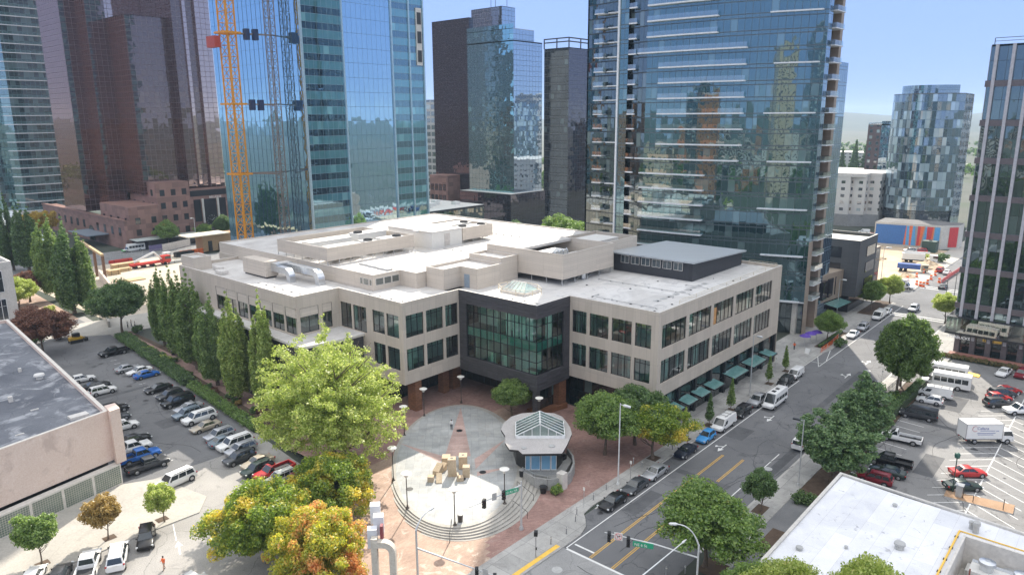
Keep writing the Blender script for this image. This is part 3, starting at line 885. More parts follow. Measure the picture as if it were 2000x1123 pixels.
# ground floor
sf = MB(); fR2 = Face((97.6,55.35),(144.2,55.35)); fR2.q(sf,0,fR2.L,.12,ZS,0,0,True)
fB2 = Face((98.6,73.5),(98.6,55.4)); fB2.q(sf,0,fB2.L,.12,ZS,0,0,True)
f3 = Face((77,97.6),(92.5,97.6)); f3.q(sf,0,f3.L,.6,ZS,0,0,True); f4 = Face((94.4,97.0),(94.4,74.5)); f4.q(sf,0,f4.L,.6,ZS,0,0,True)
f5 = Face((90.3,73.6),(97.0,73.6)); f5.q(sf,0,f5.L,.6,ZS,0,0,True)
sf.build('storefront_glazing', M_shop, BX)
for k in range(9):
    mb = MB(); x = 98.2+5.7*k; mb.box(x,54.9,.12,x+.7,55.3,ZS-.003); mb.build('column', M_black, BX)
for k, (x0, w_) in enumerate([(99.2,3.6),(103.8,3.6),(108.4,3.6),(113.0,4.2),(120.5,6.2),(128.6,6.4),(136.6,3.4)]):
    mb = MB(); y1 = 52.9 if k < 4 else 52.6
    for xx in (x0, x0+w_-.12): mb.bar((xx+.06,55.2,3.95),(xx+.06,y1,3.5),.12,.2)
    mb.bar((x0,y1,3.5),(x0+w_,y1,3.5),.12,.2); mb.bar((x0,55.15,3.95),(x0+w_,55.15,3.95),.12,.2)
    c = mb.build('canopy', M_black, BX)
    mb = MB(); mb.face([(x0+.1,y1+.06,3.6),(x0+w_-.1,y1+.06,3.6),(x0+w_-.1,55.1,4.04),(x0+.1,55.1,4.04)]); mb.build('pane', M_canopy, c)
mb = MB(); mb.box(87.6,72.1,.7,88.5,73.0,5.9); mb.build('column', M_dbrick, BX)
for (x0,y0,x1,y1) in ((85.9,92.7,87.3,94.2),(88.4,92.9,90.6,94.2),(94.0,72.4,96.0,78.0),(77,90.2,78.4,92.2)):
    mb = MB(); mb.box(x0,y0,.6,x1,y1,ZS-.004); mb.build('brick_pier', M_bbrick, BX)
# sloping brick planter beside the bay
mb = MB(); mb.prism([(88.8,73.1),(95.6,71.7),(96.0,72.3),(89.2,75.6)], .6, 1.5); mb.build('brick_planter', M_bbrick, BX)
# lower storey under the terrace, terrace deck with its edge
mb = MB(); mb.prism([(63.3,101.9),(71.1,100.6),(74.45,100.6),(74.45,107.0),(65.4,107.0),(65.4,140),(63.9,140)], .1, 13.1); mb.build('terrace_storey', M_dbrick, BX)
mb = MB(); mb.prism([(62.6,101.5),(71.1,100.1),(74.47,100.1),(74.47,107.17),(65.47,107.17),(65.47,140.4),(63.4,140.4)], 13.1, 13.5, 0, top=1); mb.build('terrace', [M_coping, M_membrane], BX)

# ------------------------------------------------------------------ rooftop volumes
RM = [M_clad2, M_membrane, M_coping]
roof_block('upper_roof_volume', [(78.4,102.2),(84.6,102.2),(84.6,97.7),(86.9,97.7),(103,97.6),(103,92),(144.3,92),(144.3,157.7),(78.4,157.7)], 19.98, 22.9, RM, .25)
roof_block('stair_volume', [(86.9,93.0),(91.1,93.0),(91.1,88.8),(98,88.8),(98,97.58),(86.9,97.58)], 19.99, 23.8, RM, .5)
roof_block('lift_volume', [(98.02,89.3),(102.75,89.3),(102.75,97.58),(98.02,97.58)], 19.99, 24.7, RM, .5)
mb = MB(); mb.box(90.93,88.95,20.02,91.06,90.2,22.3); 
mb = MB(); mb.box(91.04,91.2,20.02,91.12,92.3,22.4); 
mb = MB(); f_ = Face((91.1,88.77),(98,88.77)); f_ = Face((91.07,93),(91.07,88.8)); f_.bx(mb, 1.0, 2.3, 20.05, 22.5, -.03, .04); mb.build('roof_door', flat('grey_door',(.26,.32,.38),.5), BX)
for f, us, z0, z1 in ((Face((78.37,106.5),(78.37,102.2)), [(.6,1.4),(1.6,3.1),(3.3,4.0)], 20.9, 22.1),(Face((78.4,102.17),(84.6,102.17)), [(.5,2.3),(2.42,4.1),(4.22,5.9)], 20.9, 22.2)):
    for a, b in us:
        mb = MB(); f.bx(mb, a, b, z0, z1, -.05, .02); w = mb.build('window', M_coping, BX)
        mb = MB(); f.q(mb, a+.08, b-.08, z0+.08, z1-.08, -.055); mb.build('pane', flat('smoked_glass',(.10,.11,.10),.06,spec=.9), w)

def screen(name, x0, y0, x1, y1, z0, z1, roofx=None):
    mb = MB(); th = .18
    mb.box(x0,y0,z0,x1,y0+th,z1,0,top=1); mb.box(x0,y1-th,z0,x1,y1,z1,0,top=1)
    mb.box(x0,y0+th+.002,z0,x0+th,y1-th-.002,z1,0,top=1); mb.box(x1-th,y0+th+.002,z0,x1,y1-th-.002,z1,0,top=1)
    return mb.build(name, [M_clad2, M_coping], BX)
def legs(x0, y0, x1, y1, z0, z1, par, step=2.6):
    def post(a, b, w=.12):
        mb = MB(); mb.bar(a, b, w); mb.build('screen_post', M_steelpost, par)
    n = max(2,int((x1-x0)/step))
    for k in range(n+1):
        x = x0+.1+(x1-x0-.2)*k/n
        post((x,y0+.1,z0),(x,y0+.1,z1+.2))
        if k < n: post((x,y0+.12,z0+.1),(x+(x1-x0)/n*.5,y0+.12,z1),.06)
    n = max(2,int((y1-y0)/step))
    for k in range(1,n+1):
        y = y0+.1+(y1-y0-.2)*k/n; post((x0+.1,y,z0),(x0+.1,y,z1+.2))
s1 = screen('mechanical_screen', 78.95, 116.6, 100.7, 134, 23.5, 26.05); legs(78.95,116.6,100.7,134,22.65,23.5,s1)
s2 = screen('mechanical_screen', 112.9, 114.2, 122.6, 126, 23.5, 26.2); legs(112.9,114.2,122.6,126,22.65,23.5,s2)
mb = MB(); mb.box(103.9,114.4,22.65,112.8,129,26.2,0); mb.prism([(103.7,114.2),(112.85,114.2),(112.85,129.2),(103.7,129.2)],26.2,26.35,1)
pn = mb.build('plant_room', [M_hvac, M_membrane], BX)
mb = MB(); mb.box(107.4,114.36,22.9,109.1,114.39,25.6); mb.build('louvre', flat('louvre_grey',(.48,.45,.42),.6), pn)
mb = MB(); mb.lathe([(.5,0),(.5,.35),(.75,.4),(.7,.6),(.1,.75)],16,0,(102.6,118,26.0)); mb.build('roof_vent', M_hvac, BX)
s3 = screen('mechanical_screen', 102.85, 78.6, 119.2, 97.4, 21.25, 25.9); legs(103.1,78.9,118.9,97.2,20.03,21.2,s3,3.5)
mb = MB(); mb.box(103.05,88.9,25.3,119.0,97.2,25.82); mb.build('screen_roof', M_membrane, s3)
mb = MB(); mb.box(103.1,78.9,21.3,118.95,97.15,21.45); mb.build('screen_platform', M_steelpost, s3)
mb = MB(); mb.tube([(110.5,79.6,20.1),(110.5,79.6,21.2)],.55,14); mb.build('exhaust_pipe', M_galv, s3)
s4 = screen('mechanical_screen', 119.6, 80.6, 131, 91.4, 21.8, 25.7)
def unit(x0,y0,z0,x1,y1,z1,fans,par):
    mb = MB(); mb.box(x0,y0,z0,x1,y1,z1); mb.box(x0-.05,y0-.05,z1,x1+.05,y1+.05,z1+.08); mb.box(x0+.3,y0-.03,z0+.3,x0+1.2,y0,z1-.3)
    u = mb.build('rooftop_unit', M_hvac, par)
    for fx, fy in fans:
        mb = MB(); mb.lathe([(.95,0),(1.0,.3),(.85,.3),(.8,.12)],18,0,(fx,fy,z1+.08)); mb.build('fan', M_black, u)
for a in ((81,118.6,23.2,88.5,121.2,25.6,[]),(80.6,124.4,23.2,90.5,127.6,25.9,[]),(90.5,119,23.2,93.2,122.5,25.4,[(91.8,120.7)]),(93.8,117.6,23.2,99.2,120.8,25.7,[(98,119)]),(80.2,117.2,23.4,82.6,118.4,25.7,[]),(92.5,124.6,23.2,99.8,128,26.2,[(93.6,126.4)]),(82,129,23.2,99,132.5,25.1,[])): unit(*a, s1)
for a in ((114,115.2,23.2,119.4,118,26.0,[(115.2,116.6)]),(114.5,120,23.2,121.5,124.6,26.0,[(120.2,121.2)]),(119.9,115,23.2,122,117.8,25.9,[(121,116.4)])): unit(*a, s2)
for a in ((104.2,80,21.5,108,83,24.4,[(105.4,81.4),(107,81.4)]),(109.2,80,21.5,113,83,24.3,[(110.4,81.4)]),(104.5,84.5,21.5,112,87.6,24.9,[]),(114.2,80.4,21.5,118.2,87,23.4,[])): unit(*a, s3)
unit(121,83.5,21.9,128.4,89.4,25.4,[],s4)
for k in range(6):
    mb = MB(); mb.tube([(104.4+1.3*k,83.6,21.5),(104.4+1.3*k,83.6,25.0),(105.0+1.3*k,84.4,25.2)],.14,8); mb.build('pipe', M_galv, s3)
for k in range(3):
    mb = MB(); mb.box(83.2+.2*k,104+3.1*k,22.66,84.4+.2*k,107+3.1*k,22.95); mb.build('roof_curb', M_steelpost, BX)
# dark penthouse with mono-pitch metal roof and clerestory
mb = MB()
fx = Face((121.5,80),(121.5,62.6)); fy = Face((121.5,62.6),(142.7,62.6)); 
poly = [(121.5,62.6),(142.7,62.6),(142.7,80),(121.5,80)]
zf, zb = 23.55, 22.75
for (a,b,za,zb2) in ((poly[0],poly[1],zf,zb),(poly[1],poly[2],zb,zb),(poly[2],poly[3],zb,zf),(poly[3],poly[0],zf,zf)):
    mb.face([(*a,20.0),(*b,20.0),(*b,zb2),(*a,za)])
pd = mb.build('penthouse', panelled('dark_corrugated', (.045,.048,.055), .3, 50, .8), BX)
mb = MB(); n_ = mb.add([(120.6,61.9,zf),(143.3,61.9,zb),(143.3,80.6,zb),(120.6,80.6,zf),(120.6,61.9,zf+.28),(143.3,61.9,zb+.28),(143.3,80.6,zb+.28),(120.6,80.6,zf+.28)])
for f in ((4,5,6,7),(0,1,5,4),(1,2,6,5),(2,3,7,6),(3,0,4,7),(3,2,1,0)): mb.f.append(tuple(n_+k for k in f)); mb.m.append(0)
mb.build('roof', M_metalroof, pd)
for k in range(6):
    u = 1.7+2.35*k; mb = MB()
    for (a,b,c,d) in ((u,u+1.9,21.75,21.82),(u,u+1.9,23.2,23.27),(u,u+.07,21.8,23.2),(u+.9,u+.97,21.8,23.2),(u+1.83,u+1.9,21.8,23.2)): fx.bx(mb,a,b,c,d,-.06,.02)
    w = mb.build('window', M_coping, pd); mb = MB(); fx.q(mb,u+.05,u+1.85,21.8,23.2,-.02); mb.build('pane', M_pane if False else flat('clerestory_glass',(.06,.08,.09),.05,spec=.9), w)
# skylight with octagonal guard rail
mb = MB(); cx, cy = 94.6, 81.8
mb.box(cx-2.0,cy-2.9,20.02,cx+2.0,cy+2.9,20.55); sk = mb.build('skylight', M_coping, BX)
mb = MB()
A_ = [(cx-1.9,cy-2.8,20.56),(cx+1.9,cy-2.8,20.56),(cx+1.9,cy+2.8,20.56),(cx-1.9,cy+2.8,20.56)]; R0, R1 = (cx,cy-1.5,21.9), (cx,cy+1.5,21.9)
mb.face([A_[0],R0,R1,A_[3]]); mb.face([A_[1],A_[2],R1,R0]); mb.face([A_[0],A_[1],R0]); mb.face([A_[2],A_[3],R1])
mb.build('pane', pane('skylight_glass',(.6,.75,.72),.25), sk)
mb = MB()
for k in range(6):
    y = cy-2.6+5.2*k/5; yr = cy-1.5+3*k/5
    mb.bar((cx-1.9,y,20.6),(cx,yr,21.95),.09); mb.bar((cx+1.9,y,20.6),(cx,yr,21.95),.09)
mb.bar(R0,R1,.12); mb.build('glazing_bar', M_coping, sk)
mb = MB(); oc = [(cx+3.3*math.cos(a)*.95,cy+4.3*math.sin(a)) for a in [math.pi/8+math.pi/4*k for k in range(8)]]
for i in range(8):
    a, b = oc[i], oc[(i+1)%8]
    for z in (20.55,21.1): mb.bar((*a,z),(*b,z),.06)
    mb.bar((*a,20.0),(*a,21.12),.07)
mb.build('guard_rail', M_gold, BX)
# plant box with silver ducts on the left roof
mb = MB(); mb.box(71.4,126.1,20.35,74.0,134.6,23.3); mb.box(71.6,126.4,20.02,73.8,134.3,20.35,1); pb = mb.build('plant_box', [M_clad2, M_black], BX)
def duct(pts, w, h):
    mb = MB()
    for a, b in zip(pts, pts[1:]): mb.bar(a, b, w, h)
    for a in pts[1:-1]: pass
    return mb.build('duct', M_galv, BX)
def elbow(x, y0, y1, z, r, w):
    pts = [(x,y0,z)]+[(x,y1-r*math.sin(t),z-r+r*math.cos(t)) for t in [math.pi/2*k/8 for k in range(9)]]+[(x,y1-r,20.02)]
    mb = MB(); rings = []
    for i, p in enumerate(pts):
        p = Vector(p); d = (Vector(pts[min(i+1,len(pts)-1)])-Vector(pts[max(0,i-1)])).normalized()
        up = d.cross(Vector((1,0,0))); rings.append(mb.add([p+Vector((sx*w/2,0,0))+up*sy*w*.45 for sx,sy in ((-1,-1),(1,-1),(1,1),(-1,1))]))
    for a, b in zip(rings, rings[1:]):
        for k in range(4): mb.f.append((a+k,a+(k+1)%4,b+(k+1)%4,b+k)); mb.m.append(0)
    y = y0
    while y > y1: mb.box(x-w/2-.04,y-.05,z-w*.45-.04,x+w/2+.04,y+.01,z+w*.45+.04); y -= 1.0
    mb.build('duct', M_galv, BX)
elbow(73.2,126.0,121.6,22.0,1.3,1.25); elbow(75.4,126.0,115.6,22.2,1.5,1.4)
mb = MB(); mb.box(72.6,124.2,21.9,76.1,126.05,23.0); mb.build('duct_plenum', M_galv, BX)
roof_block('corner_volume', [(66.0,144.2),(69.7,144.2),(69.7,149.8),(66.0,149.8)], 20.02, 22.7, RM, .4)
for (x0,y0,x1,y1) in ((67.4,136,69,138.6),(69.2,140,70.2,143)):
    mb = MB(); mb.box(x0,y0,20.3,x1,y1,20.75); mb.box(x0+.1,y0+.1,20.02,x1-.1,y1-.1,20.3); mb.build('roof_curb', M_coping, BX)
mb = MB()
for a, b in (((104,55.6),(144,55.6)),((144,55.6),(144,61.5))):
    n = 7 if a[1]==b[1] else 2
    for k in range(n+1):
        x, y = a[0]+(b[0]-a[0])*k/n, a[1]+(b[1]-a[1])*k/n; mb.bar((x,y,20.0),(x,y,21.0),.05)
    for z in (20.62,20.98): mb.bar((*a,z),(*b,z),.045)
mb.build('safety_rail', M_gold, BX)
mb = MB()
for x, y in ((100,66),(108,59),(99.5,60),(126,60.5),(76.8,92.3),(77.4,91.6)):
    mb.tube([(x,y,20),(x,y,20.35)],.07,8); mb.lathe([(.16,0),(.12,.1)],8,0,(x,y,20.0))
mb.build('vent_pipe', M_steelpost, BX)
for x,y in ((95.5,112),(96.4,111.2),(97.0,112.4)):
    mb = MB(); mb.tube([(x,y,22.6),(x,y,23.9)],.12,8); mb.build('vent_pipe', M_galv, BX)

# conduit, drains and walkway pads on the roof
rr_ = random.Random(31)
for pts in ([(100,57.5),(100,70),(101.8,70)],[(112,58),(112,77)],[(118,57.6),(118,62)],[(90,74),(90,79.5)],[(76.5,92),(76.5,101)],[(68.5,110),(68.5,124)],[(106,100),(106,113)],[(128,96),(128,150)],[(104,135),(140,135)]):
    z = 22.65 if pts[0][1] > 95 and pts[0][0] > 78 else 20.0
    mb = MB()
    mb.tube([(x,y,z+.16) for x,y in pts], .055, 6)
    for (xa,ya),(xb,yb) in zip(pts, pts[1:]):
        n = max(1,int(math.hypot(xb-xa,yb-ya)/2.4))
        for k in range(n+1): x, y = xa+(xb-xa)*k/n, ya+(yb-ya)*k/n; mb.box(x-.14,y-.14,z+.01,x+.14,y+.14,z+.11)
    mb.build('roof_conduit', M_steelpost, BX)
for k in range(16):
    x, y = ((rr_.uniform(98,142), rr_.uniform(56.5,61)) if k < 6 else (rr_.uniform(98,119), rr_.uniform(62,76)) if k < 10 else (rr_.uniform(106,142), rr_.uniform(96,155)))
    z = 22.65 if y > 92 else 20.0
    mb = MB(); mb.lathe([(.24,0),(.24,.03),(.12,.06),(.1,.12)],10,0,(x,y,z+.004)); mb.build('roof_drain', M_black, BX)
for k in range(9):
    mb = MB(); x = 104+2.1*k; mb.box(x,59.6,20.006,x+1.3,60.5,20.03); mb.build('walkway_pad', M_steelpost, BX)
# ------------------------------------------------------------------ plaza pavilion
M_kroof = ground('kiosk_roof', (.38,.36,.35), (.47,.45,.435), .3, 5.0, stains=((.36,.34,.33), .5, .56, .5))
M_kglass = flat('blue_shop_glass', (.20,.40,.58), .06, spec=.9, var=.05)
M_wframe = flat('white_frame', (.78,.79,.78), .4)
M_kwall = ground('kiosk_concrete', (.30,.30,.29), (.38,.375,.36), .4, 5.0)
KI = thing('plaza_pavilion', 'glass gabled pavilion with curved pale roof at the edge of the round plaza', 'pavilion', (76,62.5,0))
kr = ccw([(72.9,65.9),(74.2,67.9),(76.2,69.2),(77.4,69.5),(78.8,69.9),(80.8,69.5),(82.9,67.8),(84.1,65.6),(83.9,64.0),(82.6,62.0),(81.4,60.5),(79.8,59.0),(76.4,57.3),(73.8,56.2),(70.1,60.2),(70.6,61.4),(70.0,62.5),(71.2,64.4)])
q = MB(); q.prism(kr, 4.68, 5.0, 1, top=0, floor=True); q.build('roof', [M_kroof, M_black], KI)
ki = ccw([(73.3,63.9),(72.6,62.0),(75.3,58.9),(77.4,59.6),(80.0,61.2),(82.2,63.4),(82.6,65.2),(81.4,67.0),(79.6,68.2),(77.6,68.0),(75.4,66.6)])
q = MB(); q.prism(ki, .6, 4.55, 0, cap=False); q.build('wall', M_kwall, KI)
f = Face((72.25,61.55),(75.15,58.2))
q = MB(); q.prism([(72.3,61.6),(75.2,58.3),(77.6,59.2),(80.2,62),(76.0,67.2),(72.9,63.8)], 1.25, 4.54); q.build('shop_core', M_black, KI)
for k, (a, b) in enumerate(((.0,.75),(.8,2.15),(2.25,3.6),(3.65,4.43))):
    q = MB()
    for (u0,u1,z0,z1) in ((a,b,1.35,1.47),(a,b,4.2,4.32),(a,a+.08,1.47,4.2),(b-.08,b,1.47,4.2)): f.bx(q,u0,u1,z0,z1,-.12,-.01)
    w = q.build('window', M_wframe, KI); q = MB(); f.q(q,a+.06,b-.06,1.45,4.22,-.04); q.build('pane', M_kglass, w)
f2 = Face((73.0,63.6),(72.2,61.6)); f3 = Face((75.2,58.15),(77.6,59.0))
for ff in (f2, f3):
    q = MB(); ff.q(q,0,ff.L,1.4,4.3,-.03); q.build('side_glazing', M_shop, KI)
q = MB(); q.prism(ccw([(71.4,61.7),(73.4,56.2),(79.0,58.3),(80.4,60.6),(76,63)]), .0, 1.25); q.build('podium', M_kwall, KI)
q = MB()
rw_ = [(71.2,61.2),(70.8,58.6),(71.5,56.9),(73.2,55.6),(75.4,55.9),(77.8,57.1),(79.6,58.7),(80.9,60.6)]
for a, b in zip(rw_, rw_[1:]): q.bar((*a,.95),(*b,.95),.28,1.7)
q.build('ramp_wall', M_kwall, KI)
q = MB(); q.box(72.7,55.2,.1,73.8,56.3,2.5); q.build('ramp_pier', M_coping, KI)
q = MB()
for a, b in zip(rw_[:4], rw_[1:4]):
    q.bar((*a,2.3),(*b,2.3),.05); q.bar((*a,1.8),(*a,2.3),.05)
q.build('handrail', M_galv, KI)
A_ = [(73.3,64.2,5.0),(77.9,58.9,5.0),(81.9,62.2,5.0),(77.0,67.4,5.0)]
up = lambda p,h: (p[0],p[1],p[2]+h)
r0 = (75.75,61.7,7.1); r1 = (79.4,64.75,7.1)
q = MB(); q.face([up(A_[0],.4),r0,r1,up(A_[3],.4)]); q.face([up(A_[1],.4),up(A_[2],.4),r1,r0]); q.face([up(A_[0],.4),up(A_[1],.4),r0]); q.face([up(A_[2],.4),up(A_[3],.4),r1])
gl = q.build('skylight', pane('pavilion_glass',(.55,.72,.70),.22), KI)
q = MB()
for i in range(4): q.bar(up(A_[i],.2),up(A_[(i+1)%4],.2),.16,.42)
for k in range(6):
    t_ = k/5; L_ = lambda a,b: tuple(Vector(a).lerp(Vector(b),t_))
    q.bar(up(L_(A_[0],A_[3]),.4),L_(r0,r1),.1,.14); q.bar(up(L_(A_[1],A_[2]),.4),L_(r0,r1),.1,.14)
for k in range(1,6):
    t_ = k/6; p = Vector(A_[0]).lerp(Vector(A_[1]),t_); h = .4+1.7*(1-abs(t_*2-1)); q.bar(up(p,.3),(p.x,p.y,5+h),.07)
q.bar(r0,r1,.16); q.build('skylight_frame', M_wframe, gl)
for x, y, r_ in ((74.6,58.6,.45),(71.6,61.2,.35),(79.2,60.8,.4),(80.9,62.5,.4)):
    q = MB(); q.lathe([(r_,0),(r_,.12),(r_*.6,.14)],14,0,(x,y,5.0)); q.build('roof_hatch', M_steelpost, KI)
# planter shrubs box on the ramp
q = MB(); q.box(77.2,59.3,1.25,79.0,60.2,1.9); q.build('planter_box', M_black, KI)

# ------------------------------------------------------------------ stone block sculpture
M_stone = ground('sandstone_block', (.42,.33,.225), (.52,.42,.30), .8, 6.0, stains=((.33,.25,.17), .9, .58, .5))
for lab, x, y, w_, d_, h_, rz in (('tallest sandstone block, left of the plaza fountain drain',*G(883.5,939).xy,1.15,1.15,2.6,.75),('broad tall sandstone block behind the others',*G(905,923).xy,1.45,1.2,1.9,.75),('low wide sandstone block behind the tallest block',*G(872,916).xy,1.4,1.2,1.15,.75),
      ('mid height square sandstone block right of the fountain drain',*G(911,941).xy,1.0,1.0,1.55,.75),('tilted sandstone block leaning at the left of the set',*G(856,936).xy,1.4,1.0,1.0,.3),('smallest cube block nearest the left lamp',*G(842,951).xy,.85,.85,.8,.7),
      ('flat slab block seat in front of the tilted block',*G(858,951).xy,1.5,.8,.5,.8),('chair shaped small block at the right front',*G(899,949).xy,.9,.9,.55,.9),('wedge shaped block behind the tilted block',*G(866,929).xy,.9,.8,.8,.2)):
    o = thing('sandstone_block', lab, 'sculpture', (x,y,PZ), 'sandstone blocks on the round plaza', rz)
    q = MB(); q.box(-w_/2,-d_/2,0,w_/2,d_/2,h_)
    if 'chair' in lab: q.box(-w_/2,d_/2-.25,h_,w_/2,d_/2,h_+.45)
    if 'tilted' in lab:
        q.v = [(a,b,c+(.5*a if c > .1 else 0)) for a,b,c in q.v]
    b_ = q.build('block', M_stone, o, local=True)
    mo = b_.modifiers.new('edge','BEVEL'); mo.width = .035; mo.segments = 2
    if h_ > 1.6:
        q = MB(); q.lathe([(.2,0),(.22,.02)],10,0,(0,0,h_+.002)); q.build('cap_recess', M_black, o, local=True)
q = MB(); q.lathe([(.65,0),(.65,.02),(.05,.025)],20,0,(65.0,67.1,PZ+.006)); o = q.build('fountain_drain', M_black); tag(o,'round dark drain plate between the sandstone blocks','drain')
for lab, x, y in (('dark drain cover in the shaded half of the plaza',76.2,78.8),('small dark drain cover near the red paver point',68.4,66.2),('drain cover in the sunlit left half of the plaza',58.4,70.4)):
    q = MB(); q.lathe([(.5,0),(.5,.015),(.05,.02)],16,0,(x,y,PZ+.006)); tag(q.build('drain_cover', M_black), lab, 'drain', 'drain covers in the plaza')

# ------------------------------------------------------------------ saucer lamps
M_lpole = flat('dark_bronze_pole', (.06,.048,.04), .45)
M_saucer = flat('white_saucer', (.80,.78,.72), .4)
def make_lamp():
    o = thing('saucer_lamp', None, None, link=False)
    q = MB(); q.tube([(0,0,.0),(0,0,4.55)],[.075,.06],10); q.build('pole', M_lpole, o, True, 40, False)
    q = MB(); q.lathe([(.26,0),(.26,.06),(.14,.16),(.11,.42)],12); q.build('base', M_lpole, o, True, 40, False)
    q = MB(); q.lathe([(.08,4.5),(.30,4.62),(.64,4.86),(.66,4.92),(.60,4.96),(.20,5.04),(.05,5.06)],24); q.build('lamp_shade', M_saucer, o, True, 35, False)
    q = MB(); q.lathe([(.06,4.3),(.2,4.36),(.24,4.5),(.16,4.58)],14); q.build('lamp_globe', flat('frosted_globe',(.7,.68,.6),.3), o, True, 60, False)
    return o
lamp0 = make_lamp()
for lab, px, py, z in (('saucer lamp nearest the orange trees at the left rim of the plaza',768.5,937.7,PZ),('saucer lamp on the sunlit top step left of the litter bin',795.8,991.6,PZ),('saucer lamp at the front of the steps beside the litter bin',888.5,1024.7,PZ),('saucer lamp standing behind the street name sign by the pavilion stairs',985.7,982.8,PZ),
      ('saucer lamp in shade beside the big yellow green tree',828.6,812.3,.86),('saucer lamp in shade at the top of the plaza before the brick piers',900.9,786.5,.86),('saucer lamp half hidden by the big tree at the left of the plaza',790,850,.86),('saucer lamp behind the pavilion roof',1053,832,.86)):
    dup(lamp0, G(px,py,z), 0, lab, 'street lamp', 'saucer lamps round the plaza', name='saucer_lamp')

# ------------------------------------------------------------------ bins, rails, planters, bollards
def bin_(x, y, z, lab, m=M_lpole):
    o = thing('litter_bin', lab, 'litter bin', (x,y,z))
    q = MB(); q.lathe([(.30,0),(.36,.9),(.40,1.0)],14); q.build('bin_body', m, o, True, 40)
    q = MB(); q.lathe([(.42,1.0),(.42,1.08),(.2,1.16)],14); q.build('bin_lid', M_steelpost, o, True, 40)
p = G(899,1018,PZ); bin_(p.x,p.y,PZ,'bronze litter bin on the top step beside the front lamp')
p = G(1019,930,PZ); bin_(p.x,p.y,PZ,'black litter bin at the head of the stairs by the pavilion', M_black)
p = G(338,693,.13); bin_(p.x,p.y,.13,'dark litter bin on the brick walk between the columnar trees', M_black)
M_terr = flat('dark_pot', (.05,.05,.055), .5)
def rail_run(lab, pts, m=M_black):
    o = thing('handrail', lab, 'handrail', pts[0])
    q = MB(); q.tube(pts, .03, 8); q.build('rail', m, o)
    for p in (pts[0], pts[-1]):
        q = MB(); q.tube([(p[0],p[1],p[2]-1.0),p],.03,8); q.build('post', m, o)
def step_rail(lab, a0, a1):
    rail_run(lab, [(a0.x,a0.y,PZ+.95),((a0.x+a1.x)/2,(a0.y+a1.y)/2,PZ+.55),(a1.x,a1.y,.14+.95)])
step_rail('thin handrail down the steps below the front lamp', G(882,1026,PZ), G(878,1060,.14))
step_rail('thin handrail down the steps by the signal mast', G(1002,990,PZ), G(1030,1012,.14))
step_rail('thin handrail down the stairs left of the pavilion ramp', G(1010,952,PZ), G(1042,978,.14))
M_boll = flat('bollard_grey', (.30,.30,.30), .4, .2)
boll = thing('bollard', None, None, link=False)
q = MB(); q.lathe([(.075,0),(.075,.92),(.085,.93),(.085,1.0),(.03,1.04)],12); q.build('post', M_boll, boll, True, 40, False)
q = MB(); q.lathe([(.088,.80),(.088,.9)],12); q.build('collar', M_saucer, boll, True, 40, False)
for lab, px, py in (('bollard at the kerb bulge nearest the yellow strip',1076,1062),('bollard in the middle of the corner pavement',1106,1042),('bollard on the corner where the kerb turns in',1124,1018),('bollard just above the kerb turn beside another',1126.5,1004),('bollard behind the foremost parked black sedan',1159,976),('bollard between the black and the grey parked sedans',1184,956),
      ('bollard beside the pale lamp post on the kerb',1237,905),('bollard at the kerb next to the silver sedan',1254,912),('bollard at the kerb behind the dark coupe',1313,878),('lone bollard at the right hand corner by the round tree',1338,1119),('bollard on the right corner kerb near the frame bottom',1301,1122)):
    dup(boll, G(px,py,.14), 0, lab, 'bollard', 'bollards along the kerb', name='bollard')
def signpost(lab, px, py, h=2.4, board=(.3,.45), m=M_saucer, z=.14):
    p = G(px,py,z); o = thing('sign_post', lab, 'sign', p)
    q = MB(); q.tube([(p.x,p.y,z),(p.x,p.y,z+h)],.035,8); q.build('post', M_galv, o)
    q = MB(); q.box(p.x-.03-board[0]*.0,p.y-board[0]/2,z+h-board[1],p.x+.02,p.y+board[0]/2,z+h); q.build('sign_board', m, o)
signpost('thin sign pole on the corner pavement behind the black sedan',1140,992,3.0)
signpost('thin sign pole near the silver sedan at the brick edge',1231,938,3.0)
signpost('sign pole on the pavement beside the yellow sapling',1344,852,3.2,(.3,.45))
signpost('sign pole on the pavement near the far sapling',1514,726,3.0)
signpost('short sign pole among the right hand street trees',1722,744,2.2)

# ------------------------------------------------------------------ gateway sculpture
GS = thing('gateway_sculpture', 'tall pale concrete gateway sculpture of stacked boxes and an arch', 'sculpture', (42.2,56,0))
M_gconc = ground('gateway_concrete', (.50,.46,.39), (.60,.555,.48), .5, 5.0, stains=((.40,.35,.28), .5, .56, .5))
M_gbox = flat('gateway_box', (.62,.63,.66), .6, var=.05)
M_gred = flat('gateway_maroon', (.22,.05,.06), .5)
gx_, gy_ = 42.4, 56.3
def ob(mb, c, w, d, z0, z1, a=0.72, m=0):
    ca, sa = math.cos(a), math.sin(a)
    P = lambda u, v, z: (c[0]+u*ca-v*sa, c[1]+u*sa+v*ca, z)
    n = mb.add([P(-w/2,-d/2,z0),P(w/2,-d/2,z0),P(w/2,d/2,z0),P(-w/2,d/2,z0),P(-w/2,-d/2,z1),P(w/2,-d/2,z1),P(w/2,d/2,z1),P(-w/2,d/2,z1)])
    for f in ((4,5,6,7),(0,1,5,4),(1,2,6,5),(2,3,7,6),(3,0,4,7),(3,2,1,0)):
        mb.f.append(tuple(n+k for k in f)); mb.m.append(m)
dR = Vector((AX[0][0],AX[0][1],0)).normalized(); dF = Vector((AX[2][0],AX[2][1],0)).normalized()
aR = math.atan2(dR.y,dR.x)
for nm, px, py, dz, w_, m in (('box',731,985,9.8,1.05,M_gbox),('box',737.5,1007,9.4,1.05,M_gbox),('box',725.5,1032,8.6,1.0,M_gbox)):
    p = G(px+2,py+12,dz-.8)
    q = MB(); ob(q,(p.x,p.y),w_,w_*.9,dz-2.1,dz,aR+.12); q.build(nm, m, GS)
